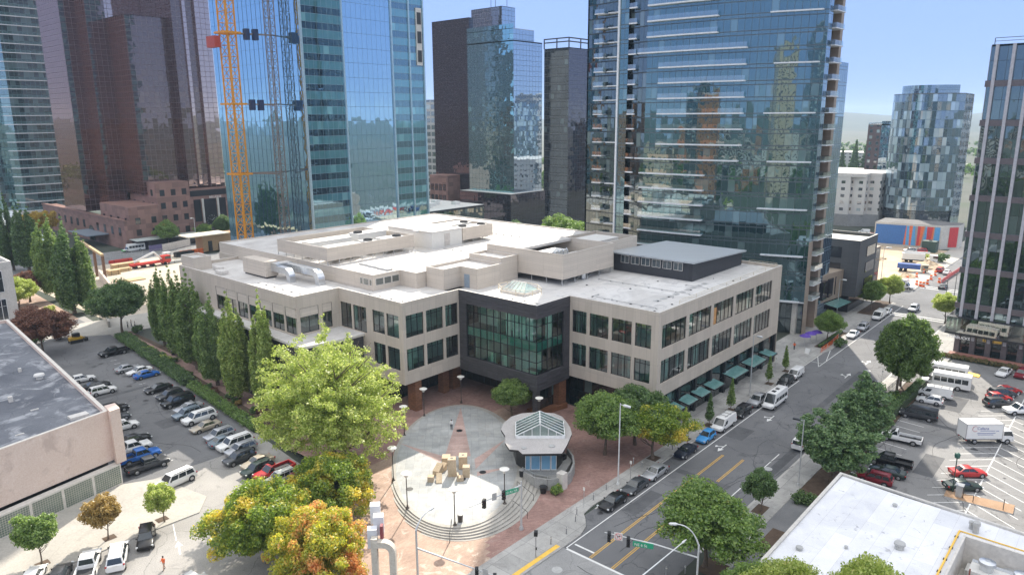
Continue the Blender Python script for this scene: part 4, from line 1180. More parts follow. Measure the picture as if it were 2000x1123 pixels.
p1 = G(731,1060,7.4)
for (du, z0, z1, w_) in ((0.0,.1,8.0,.62),):
    q = MB(); ob(q,(p1.x+dR.x*du,p1.y+dR.y*du),w_,.7,z0,z1,aR); q.build('pylon', M_gconc, GS)
q = MB(); ob(q,(p1.x+dR.x*.72+dF.x*.6,p1.y+dR.y*.72+dF.y*.6),.3,.6,6.9,9.1,aR,0); q.build('maroon_fin', M_gred, GS)
q = MB(); rings = []
arc = [(-.1,7.35),(.9,7.35)]+[(.9+.95*math.sin(t),6.4+.95*math.cos(t)) for t in [math.pi/2*k/8 for k in range(1,9)]]+[(1.85,.1)]
for i, (u, z) in enumerate(arc):
    a_ = arc[max(0,i-1)]; b_ = arc[min(len(arc)-1,i+1)]
    tx, tz = b_[0]-a_[0], b_[1]-a_[1]; L_ = math.hypot(tx,tz); nx_, nz_ = -tz/L_, tx/L_
    c = [(u+nx_*.32*s1_, z+nz_*.32*s1_, s2_*.4) for s1_, s2_ in ((-1,-1),(1,-1),(1,1),(-1,1))]
    rings.append(q.add([(p1.x+dR.x*a+dF.x*d, p1.y+dR.y*a+dF.y*d, b) for a, b, d in c]))
for a, b in zip(rings, rings[1:]):
    for k in range(4): q.f.append((a+k,b+k,b+(k+1)%4,a+(k+1)%4)); q.m.append(0)
q.build('arch', M_gconc, GS)

# ------------------------------------------------------------------ signals and street lights
M_mast = flat('galvanised_mast', (.55,.56,.56), .4, .4)
M_mastw = flat('pale_mast', (.66,.67,.66), .45, .1)
M_sig = flat('signal_black', (.012,.012,.012), .5)
M_green = flat('sign_green', (.02,.32,.17), .4, var=.05)
M_red = flat('signal_red', (.5,.02,.02), .3); M_amber = flat('signal_amber',(.35,.2,.02),.3); M_grn = flat('signal_lens_green',(.02,.22,.12),.3)
def signal_head(par, p, facing, h=1.15):
    """three-lens head hanging at p, lenses towards the angle facing"""
    c, s = math.cos(facing), math.sin(facing)
    q = MB(); ob(q,(p.x,p.y),.36,.40,p.z-h/2,p.z+h/2,facing+math.pi/2); hd = q.build('signal_head', M_sig, par)
    for k, m in enumerate((M_red,M_amber,M_grn)):
        z = p.z+h*.32-h*.32*k
        q = MB(); q.tube([(p.x+c*.17,p.y+s*.17,z),(p.x+c*.215,p.y+s*.215,z)],.13,12); q.build('lens', m, hd)
        q = MB(); q.tube([(p.x+c*.2,p.y+s*.2,z+.1),(p.x+c*.42,p.y+s*.42,z+.07)],.14,10); q.build('visor', M_sig, hd)
    return hd
def mast(lab, base, h, arm_z0, tip, heads, signs, lum=None, m=M_mast, facing=0.0, r=.14):
    o = thing('traffic_signal', lab, 'traffic signal', base)
    q = MB(); q.lathe([(.3,0),(.3,.12),(.17,.5)],14,0,tuple(base)); q.tube([base+Vector((0,0,.1)),base+Vector((0,0,h))],[r,r*.8],12); q.build('pole', m, o, smooth=40)
    a0 = base+Vector((0,0,arm_z0)); 
    q = MB(); mid = a0.lerp(tip,.45)+Vector((0,0,(tip.z-a0.z)*.18)); q.tube([a0,mid,tip],[r*.8,r*.6,r*.35],10); q.build('mast_arm', m, o, smooth=40)
    for t_ in heads:
        p = a0.lerp(tip,t_); p.z -= .35; signal_head(o, p, facing)
    for t_, kind in signs:
        p = a0.lerp(tip,t_); d = (tip-a0).normalized(); ang = math.atan2(d.y,d.x)
        if math.cos(ang+math.pi/2-facing) < 0: ang += math.pi
        n = Vector((math.cos(facing),math.sin(facing),0))
        if kind[0] == 'name':
            q = MB(); ob(q,(p.x+n.x*.12,p.y+n.y*.12),2.2,.05,p.z-.5,p.z+.1,ang); sg = q.build('street_sign', M_green, o)
            u = Vector((math.cos(ang),math.sin(ang),0))
            if u.cross(Vector((0,0,1))).dot(n) < 0: u = -u
            rot = Matrix((u, Vector((0,0,1)), n)).transposed().to_euler()
            text('sign_lettering', kind[1], .44, M_saucer, sg, p+n*.16-u*.95+Vector((0,0,-.38)), rot, .005)
            sg.children[-1].location = p+n*.16-u*.95+Vector((0,0,-.38))-ORG[o.name]
        elif kind[0] == 'board':
            q = MB(); ob(q,(p.x+n.x*.1,p.y+n.y*.1),.62,.04,p.z-.45,p.z+.45,ang); q.build('sign_board', M_steelpost, o)
        else:
            u = Vector((math.cos(ang),math.sin(ang),0))
            if u.cross(Vector((0,0,1))).dot(n) < 0: u = -u
            q = MB(); ob(q,(p.x+n.x*.1,p.y+n.y*.1),.9,.04,p.z-.45,p.z+.45,ang); sg = q.build('sign_board', M_saucer, o)
            q = MB(); c0_ = p+n*.135
            ring_ = [c0_+u*.37*math.cos(t2)+Vector((0,0,.37*math.sin(t2))) for t2 in [2*math.pi*k/24 for k in range(25)]]
            for a, b in zip(ring_, ring_[1:]): q.bar(a,b,.06,.03)
            q.bar(c0_+u*-.26+Vector((0,0,.26)), c0_+u*.26+Vector((0,0,-.26)), .06,.03); q.build('ban_ring', flat('sign_red',(.6,.03,.04),.4), sg)
            q = MB(); c1_ = p+n*.125
            q.bar(c1_+u*-.08+Vector((0,0,-.22)),c1_+u*-.08+Vector((0,0,.08)),.07,.02); q.bar(c1_+u*-.08+Vector((0,0,.08)),c1_+u*.12+Vector((0,0,.08)),.07,.02)
            q.face([c1_+u*.10+Vector((0,0,.2)),c1_+u*.10+Vector((0,0,-.04)),c1_+u*.24+Vector((0,0,.08))]); q.build('turn_arrow', M_sig, sg)
    if lum:
        top = base+Vector((0,0,h-.1)); q = MB(); 
        pts = [top]+[top.lerp(lum,s_*s_*.55+s_*.45)+Vector((0,0,(lum.z-top.z)*(math.sin(s_*math.pi/2)-(s_*s_*.55+s_*.45)))) for s_ in (.15,.3,.45,.6,.75,.9,1)]
        q.tube(pts,[r*.8]*2+[r*.55]*(len(pts)-2),10); q.build('lamp_arm', m, o, smooth=40)
        d = (lum-pts[-2]); d.z = 0; d.normalize()
        q = MB(); q.tube([lum-d*.1,lum+d*.15,lum+d*.7,lum+d*.85],[.08,.17,.15,.03],10); q.build('luminaire', M_mastw, o, smooth=50)
    return o
FAC = math.pi
mast('grey signal mast at the plaza corner with a green name sign over the steps', G(1018,1033,.14), 6.55, 6.0, G(916.5,990,5.35), (.34,.72), ((.20,('name','110 Av NE')),(.52,('board',))), None, M_mast, R(200))
mast('tall grey signal mast with curved lamp arm in front of the plaza steps', G(817,1150,.14), 7.2, 5.0, G(975,1127,5.1), (.74,.95), ((.84,('board',)),), G(838,996,8.6), M_mast, R(222))
b3 = G(1359,1165,.14)
mast('pale signal mast on the right corner carrying the no right turn sign', b3, 6.2, 4.7, G(1181,1039,6.0), (.60+.35,.74), ((.85,('turn',)),(.58,('name','NE 6 St'))), G(1322,1023,8.6), M_mastw, R(215), .12)
o = thing('lamp_arm_post', 'slim white pole slanting across the foreground at the bottom right', 'street lamp', (56.0,36.0,0))
a_, b_ = G(1255,1123,7.5), G(1332,1060,8.6)
q = MB(); q.tube([(a_.x-2.6,a_.y-2,0.1),(a_.x-2.6,a_.y-2,6.3),a_,b_],[.11,.09,.07,.05],10); q.build('pole', M_mastw, o, smooth=40)
d_ = (b_-a_).normalized(); q = MB(); q.tube([b_,b_+d_*.2,b_+d_*.7],[.07,.13,.04],8); q.build('luminaire', M_mastw, o, smooth=50)
o = thing('pedestrian_signal', 'black pedestrian signal on a thin post at the corner pavement', 'pedestrian signal', G(1046.5,1088,.14))
p = G(1046.5,1088,.14); q = MB(); q.tube([p,p+Vector((0,0,2.9))],.055,8); q.build('post', M_boll, o)
q = MB(); ob(q,(p.x,p.y),.5,.42,p.z+2.85,p.z+3.4,.6); q.build('signal_box', M_sig, o); q = MB(); ob(q,(p.x-.05,p.y-.1),.16,.16,p.z+1.1,p.z+1.35,.6); q.build('push_button', M_sig, o)
def street_light(lab, base, h, head_dir, L_=1.1, m=M_mastw, hm=None, r=.11, box=False):
    o = thing('street_light', lab, 'street light', base); d = Vector((math.cos(head_dir),math.sin(head_dir),0))
    q = MB(); q.lathe([(.26,0),(.26,.1),(.15,.35)],12,0,tuple(base)); q.tube([base+Vector((0,0,.1)),base+Vector((0,0,h))],[r,r*.62],10); q.build('pole', m, o, smooth=40)
    t_ = base+Vector((0,0,h-.15))
    q = MB(); q.bar(t_,t_+d*.5,.07); q.build('bracket', m, o)
    q = MB(); e = t_+d*.45
    if box: q.bar(e+Vector((0,0,.02)),e+d*L_+Vector((0,0,.05)),.45,.16)
    else: q.tube([e,e+d*.2,e+d*L_,e+d*(L_+.1)],[.08,.2,.18,.05],10)
    q.build('luminaire', hm or m, o, smooth=50)
dm = -1.57
street_light('tall pale lamp post on the left kerb behind the grey sedan', G(1207,945,.14), 12.0, dm)
street_light('tall grey lamp post on the storefront pavement by the silver pickup', G(1464,772,.14), 11.6, dm, m=M_mast)
street_light('grey lamp post with flat dark head on the right pavement', G(1559,947,.14), 9.7, 1.7, 1.0, M_mast, M_black, .10, True)
street_light('lamp post with pale head by the tan building beyond the condo tower', G(1634,615,.14), 9.5, dm, m=M_mast)
street_light('dark lamp post before the pilaster office block near the crossing', G(1844,604,.14), 8.0, 3.0, .8, M_black, M_black, .1, True)
street_light('second dark lamp post left of the crossing by the office block', G(1862,590,.14), 8.0, 3.0, .8, M_black, M_black, .1, True)
street_light('slim lamp post with long arm in front of the dirt lot', G(1719,560,.1), 12, -1.2, 1.5, M_mast)
street_light('pale lamp post by the shuttle bus on the back street', G(384,478,.1), 11, 2.5, 1.0, M_mastw)
o = thing('lantern_post', 'green lantern post on the kerb island of the right car park', 'street lamp', G(1860,960,.16))
p = G(1860,960,.16); q = MB(); q.tube([p,p+Vector((0,0,5.0))],.07,10); q.build('pole', flat('dark_green_paint',(.02,.06,.045),.4), o)
q = MB(); q.lathe([(.12,4.9),(.32,5.05),(.36,5.5),(.3,5.62),(.08,5.75)],14,0,tuple(p)); q.build('lantern', flat('lantern_green',(.03,.10,.075),.4), o, smooth=40)
o = thing('pay_station', 'grey pay station with hood on the kerb island beside the dark green sedan', 'pay station', G(1870,964,.16))
p = G(1872,968,.16); q = MB(); q.box(p.x-.4,p.y-.35,.16,p.x+.4,p.y+.35,1.7); q.build('cabinet', M_steelpost, o); q = MB(); q.box(p.x-.5,p.y-.5,1.72,p.x+.5,p.y+.5,1.85); q.build('hood', M_galv, o)
for lab, px, py in (('thin dark post in the middle of the bark island',1880,972),('thin dark post on the sunny end of the bark island',1959,995),('short post on the shaded bark of the kerb island',1900,980)):
    p = G(px,py,.16); o = thing('marker_post', lab, 'post', p); q = MB(); q.tube([p,p+Vector((0,0,1.5 if 'short' not in lab else .9))],.05,8); q.build('post', M_lpole, o)
# ------------------------------------------------------------------ towers
M_concrete = ground('pale_concrete', (.50,.48,.45), (.60,.58,.54), .3, 3.0, stains=((.36,.35,.33), .3, .58, .4))
M_slabedge = flat('white_slab_edge', (.66,.67,.68), .5)
M_tanstone = panelled('tan_stone', (.33,.265,.21), 1.5, .9, .85)
M_rail = pane('balcony_glass', (.72,.86,.86), .22)
M_roofgrey = ground('grey_roof', (.22,.22,.22), (.30,.30,.295), .1, 2.0)

def tower(root, segs, z0, z1, roof=None, cap=True):
    """curtain-wall faces from a closed outline: segs = [(points, material)]"""
    for pts, m in segs:
        mb = MB(); mb.wall(pts, z0, z1); mb.build('curtain_wall', m, root)
    if cap:
        outline = []
        for pts, m in segs: outline += pts[:-1]
        mb = MB(); mb.prism(outline, z1-.3, z1+.02); mb.build('roof', roof or M_roofgrey, root)

# --- condominium tower right of centre
M_cond = curtain('condo_glass', (.020,.045,.05), (.10,.125,.135), 1.55, 3.55, .09, .22, .24, (.030,.055,.06), .24, .012, .05, (.60,.86,.94), .12, (.10,.15,.15), .3, seed=1)
M_condd = curtain('condo_dark_glass', (.012,.022,.026), (.05,.06,.065), 1.2, 3.55, .08, .3, .0, refl=.20, jit=.05, wave=.04, tint=(.75,.85,.88), blind=.12, blindc=(.1,.13,.13), seed=2)
M_condb = curtain('condo_blue_glass', (.02,.05,.09), (.16,.22,.28), 1.3, 3.55, .08, .16, .2, (.03,.08,.13), .35, .03, .02, (.8,.92,1), .1, (.2,.3,.36), seed=3)
TW = thing('condo_tower', 'tall curved teal glass condo tower with white balcony bands behind the taupe building', 'building', (170,82,0))
H_T = 150
def tw(s, d=0.0):
    """point on the convex street front, s = 0 at the right corner, d metres outwards"""
    a, b = Vector((167.0,57.6)), Vector((159.4,105.0))
    n = Vector((-(b-a).y,(b-a).x)).normalized()
    if n.x > 0: n = -n
    p = a.lerp(b, s)+n*(10.5*s*(1-s)+d)
    return (p.x, p.y)
front = [tw(1-k/28) for k in range(29)]
mb = MB()
sx = lambda a, b: [tw(a+(b-a)*k/6) for k in range(7)]
for (a, b, m) in ((1.0,.945,M_cond),(.945,.88,M_condd),(.88,.835,M_condd),(.835,.27,M_cond),(.27,.0,M_cond)):
    pts = [tw(a+(b-a)*k/10, -1.2 if m is M_condd and a > .94 else 0) for k in range(11)]
    q = MB(); q.wall(pts, 8.0, H_T); q.build('curtain_wall', m, TW)
q = MB(); q.wall([tw(1-k/20, -1.4) for k in range(21)], .12, 8.0); q.build('lobby_glazing', M_condd, TW)
for k in range(9):
    q = MB(); x, y = tw(.04+.11*k,-.9); q.box(x-.5,y-.5,.12,x+.5,y+.5,8); q.build('column', M_concrete, TW)
q = MB(); q.prism([tw(k/20,-.0) for k in range(21)]+[(196,106),(196,62)], 7.7, 8.0, floor=True); q.build('podium_soffit', M_slabedge, TW)
q = MB(); q.wall([tw(0),(169.6,57.6)], 22, H_T); q.build('curtain_wall', M_condb, TW)
q = MB(); q.wall([tw(0),(169.6,57.6)], .12, 22); q.build('corner_pier', M_tanstone, TW)
q = MB(); q.wall([(169.6,59.4),(175.0,59.4)], .12, H_T); q.build('balcony_wall', flat('terracotta_panel',(.15,.095,.075),.7), TW)
q = MB(); q.wall([(169.6,57.6),(169.6,59.4)], .12, H_T); q.wall([(175,59.4),(175,57.6),(176.6,57.6),(176.6,60)], .12, H_T); q.build('return_wall', M_tanstone, TW)
q = MB(); q.wall([(176.6,59),(187,59),(187,104)], 0, 62); q.wall([(176.6,59),(181,59),(181,104)], 62, H_T); q.build('curtain_wall', M_condb, TW)
q = MB(); q.wall([(187,104),(165.5,119)], 0, H_T); q.build('curtain_wall', M_condd, TW)
q = MB(); q.wall([(165.0,118.2),(163.2,106.5),(162.4,106.3),(159.4,105.0)], 0, H_T); q.build('curtain_wall', M_condd, TW)
q = MB(); q.prism([tw(k/20) for k in range(21)]+[(163.2,106.5),(165,118.2),(187,104),(187,59),(176.6,59)], H_T-.2, H_T); q.build('roof', M_roofgrey, TW)
x, y = tw(1.0, .12)
q = MB(); q.box(x-.25,y-.1,8,x+.25,y+.35,H_T); q.build('white_fin', M_slabedge, TW)
FL = lambda i: 8.0+3.55*i
def balcony(a, b, i, depth=1.15, rail=True, sect=None):
    z = FL(i); n = max(2,int(abs(b-a)*26))
    inner = [tw(a+(b-a)*k/n, -.05) for k in range(n+1)]; outer = [tw(a+(b-a)*k/n, depth) for k in range(n+1)]
    q = MB(); q.prism(inner+outer[::-1], z-.16, z+.14, floor=True)
    o = q.build('balcony', M_slabedge, TW)
    if rail:
        q = MB(); q.wall([tw(a+(b-a)*k/n, depth-.08) for k in range(n+1)], z+.14, z+1.15); q.build('railing', M_rail, o)
    return o
for i in range(0, 20):
    if i in (0,1,2): a, b = .34, .80
    elif i in (3,): a, b = .36, .88
    elif i in (4,5,6,7,8): a, b = .50, .85
    elif i == 9: a, b = .34, .88
    elif i in (10,11,12,13,14,15): a, b = .33, .76
    elif i == 16: a, b = .33, .88
    else: a, b = .47, .83
    balcony(a, b, i)
    if i % 3 == 0: balcony(.02, .24-.03*(i % 2), i, .7, False)
    balcony(.895, .94, i, .5)
    q = MB(); z = FL(i)
    q.box(169.7,56.7,z-.12,174.9,59.3,z+.08); o = q.build('balcony', M_slabedge, TW)
    q = MB(); q.wall([(169.75,59.2),(169.75,56.75),(174.85,56.75),(174.85,59.2)], z+.1, z+1.1); q.build('railing', M_rail, o)
    if i % 3 == 1 or i > 12:
        q = MB(); q.box(162.3,107,z-.14,163.9,110.5,z+.1); o = q.build('balcony', M_slabedge, TW)
for i in range(0, 20):
    q = MB(); z = FL(i); q.box(162.0,111.5,z-.12,164.4,114.5,z+.1); o = q.build('balcony', M_slabedge, TW)
    q = MB(); q.wall([(163.4,114.5),(162.05,114.45),(162.05,111.55),(163.4,111.5)], z+.1, z+1.1); q.build('railing', M_rail, o)

# --- blue tower left of centre
M_blueA = curtain('blue_band_glass', (.07,.20,.23), (.16,.24,.28), 1.75, 4.1, .09, .12, .46, (.010,.026,.045), .30, .003, .02, (.54,.82,.95), .06, (.18,.38,.40), .25, seed=4)
M_blueB = curtain('blue_mirror_glass', (.03,.07,.09), (.10,.15,.20), 1.75, 4.1, .07, .08, 0, refl=.66, jit=.006, wave=.018, tint=(.58,.82,1.0), blind=.02, blindc=(.02,.04,.06), seed=5)
M_blueL = curtain('blue_finned_glass', (.03,.08,.12), (.02,.06,.10), 2.45, 4.1, .26, .05, 0, refl=.66, jit=.010, wave=.045, tint=(.54,.80,1.0), blind=.08, blindc=(.03,.07,.09), seed=6)
BT = thing('blue_glass_tower', 'blue mirror glass tower with dark floor bands rising behind the yellow crane', 'building', (118,180,0))
tower(BT, [([(118,229),(118,180)], M_blueL),([(118,180),(131.4,180)], M_blueA),([(131.4,180),(149.3,180)], M_blueB),([(149.3,180),(162.2,180)], M_blueA),([(162.2,180),(162.2,229)], M_blueA),([(162.2,229),(118,229)], M_blueA)], 0, 140)
M_fin = flat('pale_blue_fin', (.42,.56,.62), .3, .5)
for x in (118.0,131.4,149.3,156.2,162.1):
    q = MB(); q.box(x-.22,179.55,0,x+.22,180.3,140); q.build('corner_fin', M_fin, BT)
q = MB(); q.box(159.2,179.6,66,161.4,180.2,83); q.build('open_bay', M_concrete, BT)
for k in range(3):
    q = MB(); q.box(159.5,179.5,67+5.6*k,161.1,179.65,70.5+5.6*k); q.build('opening', M_black, BT)
BP = thing('podium_building', 'low dark glass podium with white gravel roof at the foot of the blue tower', 'building', (190,190,0))
q = MB(); q.wall([(150,196.5),(206,196.5),(206,240)], 0, 16.2); q.build('curtain_wall', M_condd, BP)
q = MB(); q.prism([(163,196.4),(206.3,196.4),(206.3,240),(163,240)], 16.2, 17.0, 0, top=1); q.build('roof', [M_black, M_concrete], BP)
for k in range(7):
    q = MB(); q.box(168+5*k,204+3*(k%3),17,170.5+5*k,206.5+3*(k%3),18.2+.5*(k%2)); q.build('rooftop_unit', M_hvac, BP)

# --- bronze tower with brick podium at left
M_bronze = curtain('bronze_glass', (.085,.036,.028), (.16,.10,.095), 2.1, 2.1, .16, .16, 0, refl=.26, jit=.006, wave=.025, tint=(.82,.56,.50), blind=.0, wscale=.12, seed=7)
M_bronze2 = curtain('bronze_pink_glass', (.05,.03,.032), (.17,.12,.13), 2.1, 2.1, .16, .16, 0, refl=.52, jit=.006, wave=.03, tint=(1.0,.74,.66), blind=.0, wscale=.1, seed=8)
M_bronze3 = curtain('bronze_dark_glass', (.035,.02,.022), (.20,.16,.17), 2.1, 2.1, .14, .14, 0, refl=.20, jit=.008, wave=.06, tint=(.78,.58,.54), blind=.0, wscale=.2, seed=9)
M_redstone = panelled('red_granite', (.25,.145,.12), 2.6, 1.9, .8, var=.22)
PT = thing('bronze_glass_tower', 'stepped purple bronze glass tower on a red granite podium with a clock', 'building', (140,320,0))
def step(x0, x1, y0, y1, z0, z1, mf, ml):
    q = MB(); q.wall([(x0,y0),(x1,y0)], z0, z1); q.build('curtain_wall', mf, PT)
    q = MB(); q.wall([(x0,y1),(x0,y0)], z0, z1); q.build('curtain_wall', ml, PT)
    q = MB(); q.wall([(x1,y0),(x1,y1),(x0,y1)], z0, z1); q.prism([(x0,y0),(x1,y0),(x1,y1),(x0,y1)], z1-.2, z1+.02); q.build('rear_wall', M_bronze3, PT)
step(120.5,154,336,372,14,150,M_bronze2,M_bronze3)
step(125.7,142,312,335.9,20,90,M_bronze3,M_bronze)
step(118.2,125.6,330,352,14,103,M_bronze3,M_bronze)
step(112.4,120.4,341,366,12,150,M_bronze3,M_bronze)
step(142.02,151,307,335.9,22,150,M_bronze3,M_bronze3)
step(146.2,147.6,306.2,306.99,22,150,M_bronze2,M_bronze2)
step(151.02,157.2,305.5,335.9,13,150,M_bronze2,M_bronze2)
fw = flat('podium_window', (.03,.03,.035), .08, spec=.9)
def brick_block(x0, x1, y0, y1, z1, rows, colsA, colsB):
    q = MB(); q.prism([(x0,y0),(x1,y0),(x1,y1),(x0,y1)], 0, z1); q.build('podium_wall', M_redstone, PT)
    for k in range(colsA):
        for r in rows:
            u = x0+(x1-x0)*(k+.5)/colsA; q = MB(); q.box(u-.95,y0-.08,r,u+.95,y0+.1,r+2.5); q.build('window', fw, PT)
    for k in range(colsB):
        for r in rows:
            u = y0+(y1-y0)*(k+.5)/colsB; q = MB(); q.box(x0-.08,u-.95,r,x0+.1,u+.95,r+2.5); q.build('window', fw, PT)
brick_block(126.7,140.2,303.5,330,25,(4,9.2,14.4,19.6),3,3)
brick_block(114.2,126.6,301,330,16.5,(5,9.6),2,4)
brick_block(140.25,157.5,305,335,21.5,(),0,0)
for (a,b,z0_,z1_) in ((141,157,18.2,20.6),(142.2,145.2,7.5,16.8),(146.6,152,7.5,16.8),(153.2,156.4,7.5,16.8),(142.6,145,2,5.6),(153.4,156,2,5.6),(147,151.6,.2,5.6)):
    q = MB(); q.box(a,304.85,z0_,b,305.1,z1_); q.build('window', fw, PT)
for x in (145.9,152.6):
    q = MB(); q.tube([(x,304.4,6.8),(x,304.4,17)],.45,10); q.build('column', M_concrete, PT)
q = MB(); q.tube([(149.3,304.4,7.6),(149.3,304.25,7.6)], 2.5, 28); ck = q.build('clock', M_black, PT)
q = MB()
for k in range(12):
    a = math.pi/6*k; q.bar((149.3+1.9*math.cos(a),304.2,7.6+1.9*math.sin(a)),(149.3+2.3*math.cos(a),304.2,7.6+2.3*math.sin(a)),.16,.04)
q.bar((149.3,304.18,7.6),(150.3,304.18,8.6),.22,.04); q.bar((149.3,304.18,7.6),(148.0,304.18,8.4),.2,.04); q.build('clock_hands', M_slabedge, ck)
M_letter = flat('sign_letters', (.75,.72,.68), .4)
text('sign_lettering', 'BELLEVUE', 1.25, M_letter, PT, (149.2,304.95,17.0), (R(90),0,0))
# low granite wing with an arched opening, terrace awning
q = MB(); q.prism([(112,300.5),(114.1,300.5),(118,396),(112,396)], 0, 11, 0); q.prism([(111.7,300.2),(113,300.2),(113,396),(111.7,396)], 11, 11.7); q.build('granite_wing', M_redstone, PT)
for k in range(11):
    u = 306+7.6*k; q = MB()
    if k == 4: q.tube([(111.9,u,3.5),(112.1,u,3.5)],3.2,20); q.box(111.9,u-3.2,.2,112.1,u+3.2,3.5); q.build('arched_window', fw, PT); continue
    q.box(111.9,u-1.1,5.2,112.1,u+1.1,8.4); q.build('window', fw, PT)
q = MB(); q.box(113,293.4,3.9,140,300.4,4.2); q.build('awning', flat('awning_green_grey',(.42,.46,.44),.5), PT)
q = MB(); q.box(114,296.5,.1,139,300.4,3.9); q.build('shopfront', fw, PT)
q = MB(); q.box(104,318,4.5,112,340,4.8); q.build('awning', flat('awning_dark',(.16,.20,.24),.5), PT)

# --- teal tower at the far left
M_teal = curtain('teal_glass', (.05,.12,.13), (.22,.34,.36), 2.0, 4.0, .12, .2, .2, (.08,.17,.18), .45, .02, .03, (.78,.95,.95), .15, (.25,.4,.4), seed=10)
M_teal2 = curtain('teal_office_glass', (.025,.06,.07), (.12,.2,.22), 2.0, 4.0, .12, .2, .35, (.08,.17,.18), .32, .02, .02, (.75,.92,.92), .3, (.12,.2,.21), seed=11)
TT = thing('teal_glass_tower', 'pale teal office tower with white floor lines at the far left', 'building', (100,410,0))
q = MB(); q.wall([(100,480),(100,412)], 8, 150); q.build('curtain_wall', M_teal, TT)
q = MB(); q.wall([(100,412),(104.5,412)], 8, 150); q.build('curtain_wall', M_teal2, TT)
q = MB(); q.wall([(104.5,412),(104.5,406),(107,402),(128,402)], 8, 150); q.build('curtain_wall', M_teal2, TT)
q = MB(); q.wall([(128,402),(128,480),(100,480)], 0, 150); q.prism([(100,412),(128,402),(128,480),(100,480)],149,150); q.build('rear_wall', M_teal2, TT)
q = MB(); q.prism([(99,408),(104,400),(130,398),(130,480),(98,480)], 0, 8); q.build('base', M_concrete, TT)
for i in range(26):
    z = 12+4.0*i; q = MB(); q.prism([(104.3,406.2),(106.6,401.6),(128,401.6),(128,402),(107,402),(104.5,406.2)], z-.2, z+.2, floor=True); q.build('floor_band', M_slabedge, TT)

# --- pair in the centre: dark slab and green-blue tower
M_midd = curtain('dark_bronze_glass', (.016,.016,.022), (.05,.05,.06), 1.9, 1.9, .1, .12, 0, refl=.16, jit=.015, wave=.05, tint=(.72,.66,.72), blind=0, seed=12)
M_midg = curtain('green_wavy_glass', (.03,.09,.10), (.09,.14,.16), 2.1, 2.1, .1, .1, 0, refl=.55, jit=.02, wave=.07, tint=(.52,.86,.95), blind=.03, blindc=(.2,.4,.4), wscale=.5, seed=13)
M_midb = curtain('grey_blue_glass', (.05,.07,.09), (.05,.07,.09), 2.1, 2.1, .12, .12, 0, refl=.55, jit=.006, wave=.006, tint=(.72,.86,1.0), blind=0, seed=14)
CT = thing('green_mirror_tower', 'stepped green and grey mirror tower left of the condo tower', 'building', (240,211,0))
q = MB(); q.wall([(240.5,238.2),(240.5,211)], 17.6, 88); q.build('curtain_wall', M_midg, CT)
q = MB(); q.wall([(240.5,211),(254.5,211),(259.6,211)], 0, 81.5); q.build('curtain_wall', M_midb, CT)
q = MB(); q.wall([(240.52,211.2),(254.3,211.2)], 81.5, 86); q.wall([(243.5,238.2),(243.5,220)], 84, 96); q.wall([(243.5,220),(252,220)], 84, 96); q.build('curtain_wall', M_midb, CT)
q = MB(); q.prism([(240.5,211),(259.6,211),(259.6,238),(240.5,238)], 81, 81.5); q.prism([(240.5,211.2),(254.3,211.2),(254.3,238),(240.5,238)],86,86.2); q.prism([(243.5,220),(252,220),(252,238),(243.5,238)],95.8,96); q.wall([(259.6,211),(259.6,238),(240.5,238)],0,81); q.build('roof', M_roofgrey, CT)
q = MB(); q.wall([(236,240),(236,209),(259.6,209)], 0, 17.6); q.build('curtain_wall', M_midd, CT); q = MB(); q.prism([(236,240),(236,209),(259,209),(259,240)],17.4,17.7); q.build('podium_roof', M_concrete, CT)
for x, y, h in ((246,226,6),(247.5,230,5),(249,222,8)):
    q = MB(); q.tube([(x,y,96),(x,y,96+h)],.12,6); q.build('antenna', M_black, CT)
DT = thing('dark_slab_tower', 'dark bronze slab tower joined to the left of the green mirror tower', 'building', (242,250,0))
q = MB(); q.wall([(242.2,262.5),(242.2,238.4)], 0, 92.8); q.build('curtain_wall', M_midd, DT)
q = MB(); q.wall([(242.2,238.4),(262,238.4),(262,262.5),(242.2,262.5)], 0, 92.8); q.prism([(242.2,238.4),(262,238.4),(262,262.5),(242.2,262.5)],92.6,92.9); q.build('rear_wall', M_midd, DT)
q = MB(); q.prism([(234,258),(234,246),(242.1,246),(242.1,258)],0,24); q.build('stone_podium', M_redstone, DT)
for k in range(4):
    for j in range(2):
        q = MB(); q.box(233.92,247.2+2.7*k,12+5*j,234.1,249.2+2.7*k,15+5*j); q.build('window', fw, DT)
q = MB(); q.box(225,236,0,233,256,12); q.build('loading_wall', M_tanstone, DT)
M_dkr = curtain('charcoal_glass', (.015,.022,.03), (.06,.07,.08), 2.0, 3.8, .12, .25, .3, (.03,.035,.04), .18, .02, .04, (.65,.75,.85), .08, (.1,.14,.15), seed=15)
KT = thing('charcoal_tower', 'charcoal office tower with open roof frame squeezed left of the condo tower', 'building', (279,211,0))
tower(KT, [([(279,225.5),(279,211)], M_dkr),([(279,211),(297,211)], M_midd),([(297,211),(297,226)], M_dkr),([(297,226),(279,225.5)], M_dkr)], 0, 81)
for z in (83.6,85.2):
    q = MB(); q.bar((279,225.5,z),(279,211,z),.5); q.bar((279,211,z),(297,211,z),.5); q.build('roof_frame', M_black, KT)
q = MB()
for p in ((279,225.5),(279,218),(279,211),(288,211),(297,211)): q.bar((*p,81),(*p,85.3),.4)
q.build('frame_posts', M_black, KT)
M_precast = curtain('precast_grid', (.05,.06,.07), (.50,.47,.44), 6.5, 4.2, .9, 1.5, 0, refl=.2, jit=.01, blind=.1, seed=16)
GB = thing('precast_office', 'pale precast office block between the blue tower and the dark slab tower', 'building', (322,350,0))
tower(GB, [([(322,372),(322,349)], M_precast),([(322,349),(345,349)], M_precast),([(345,349),(345,372)], M_precast),([(345,372),(322,372)], M_precast)], 0, 61, M_concrete)

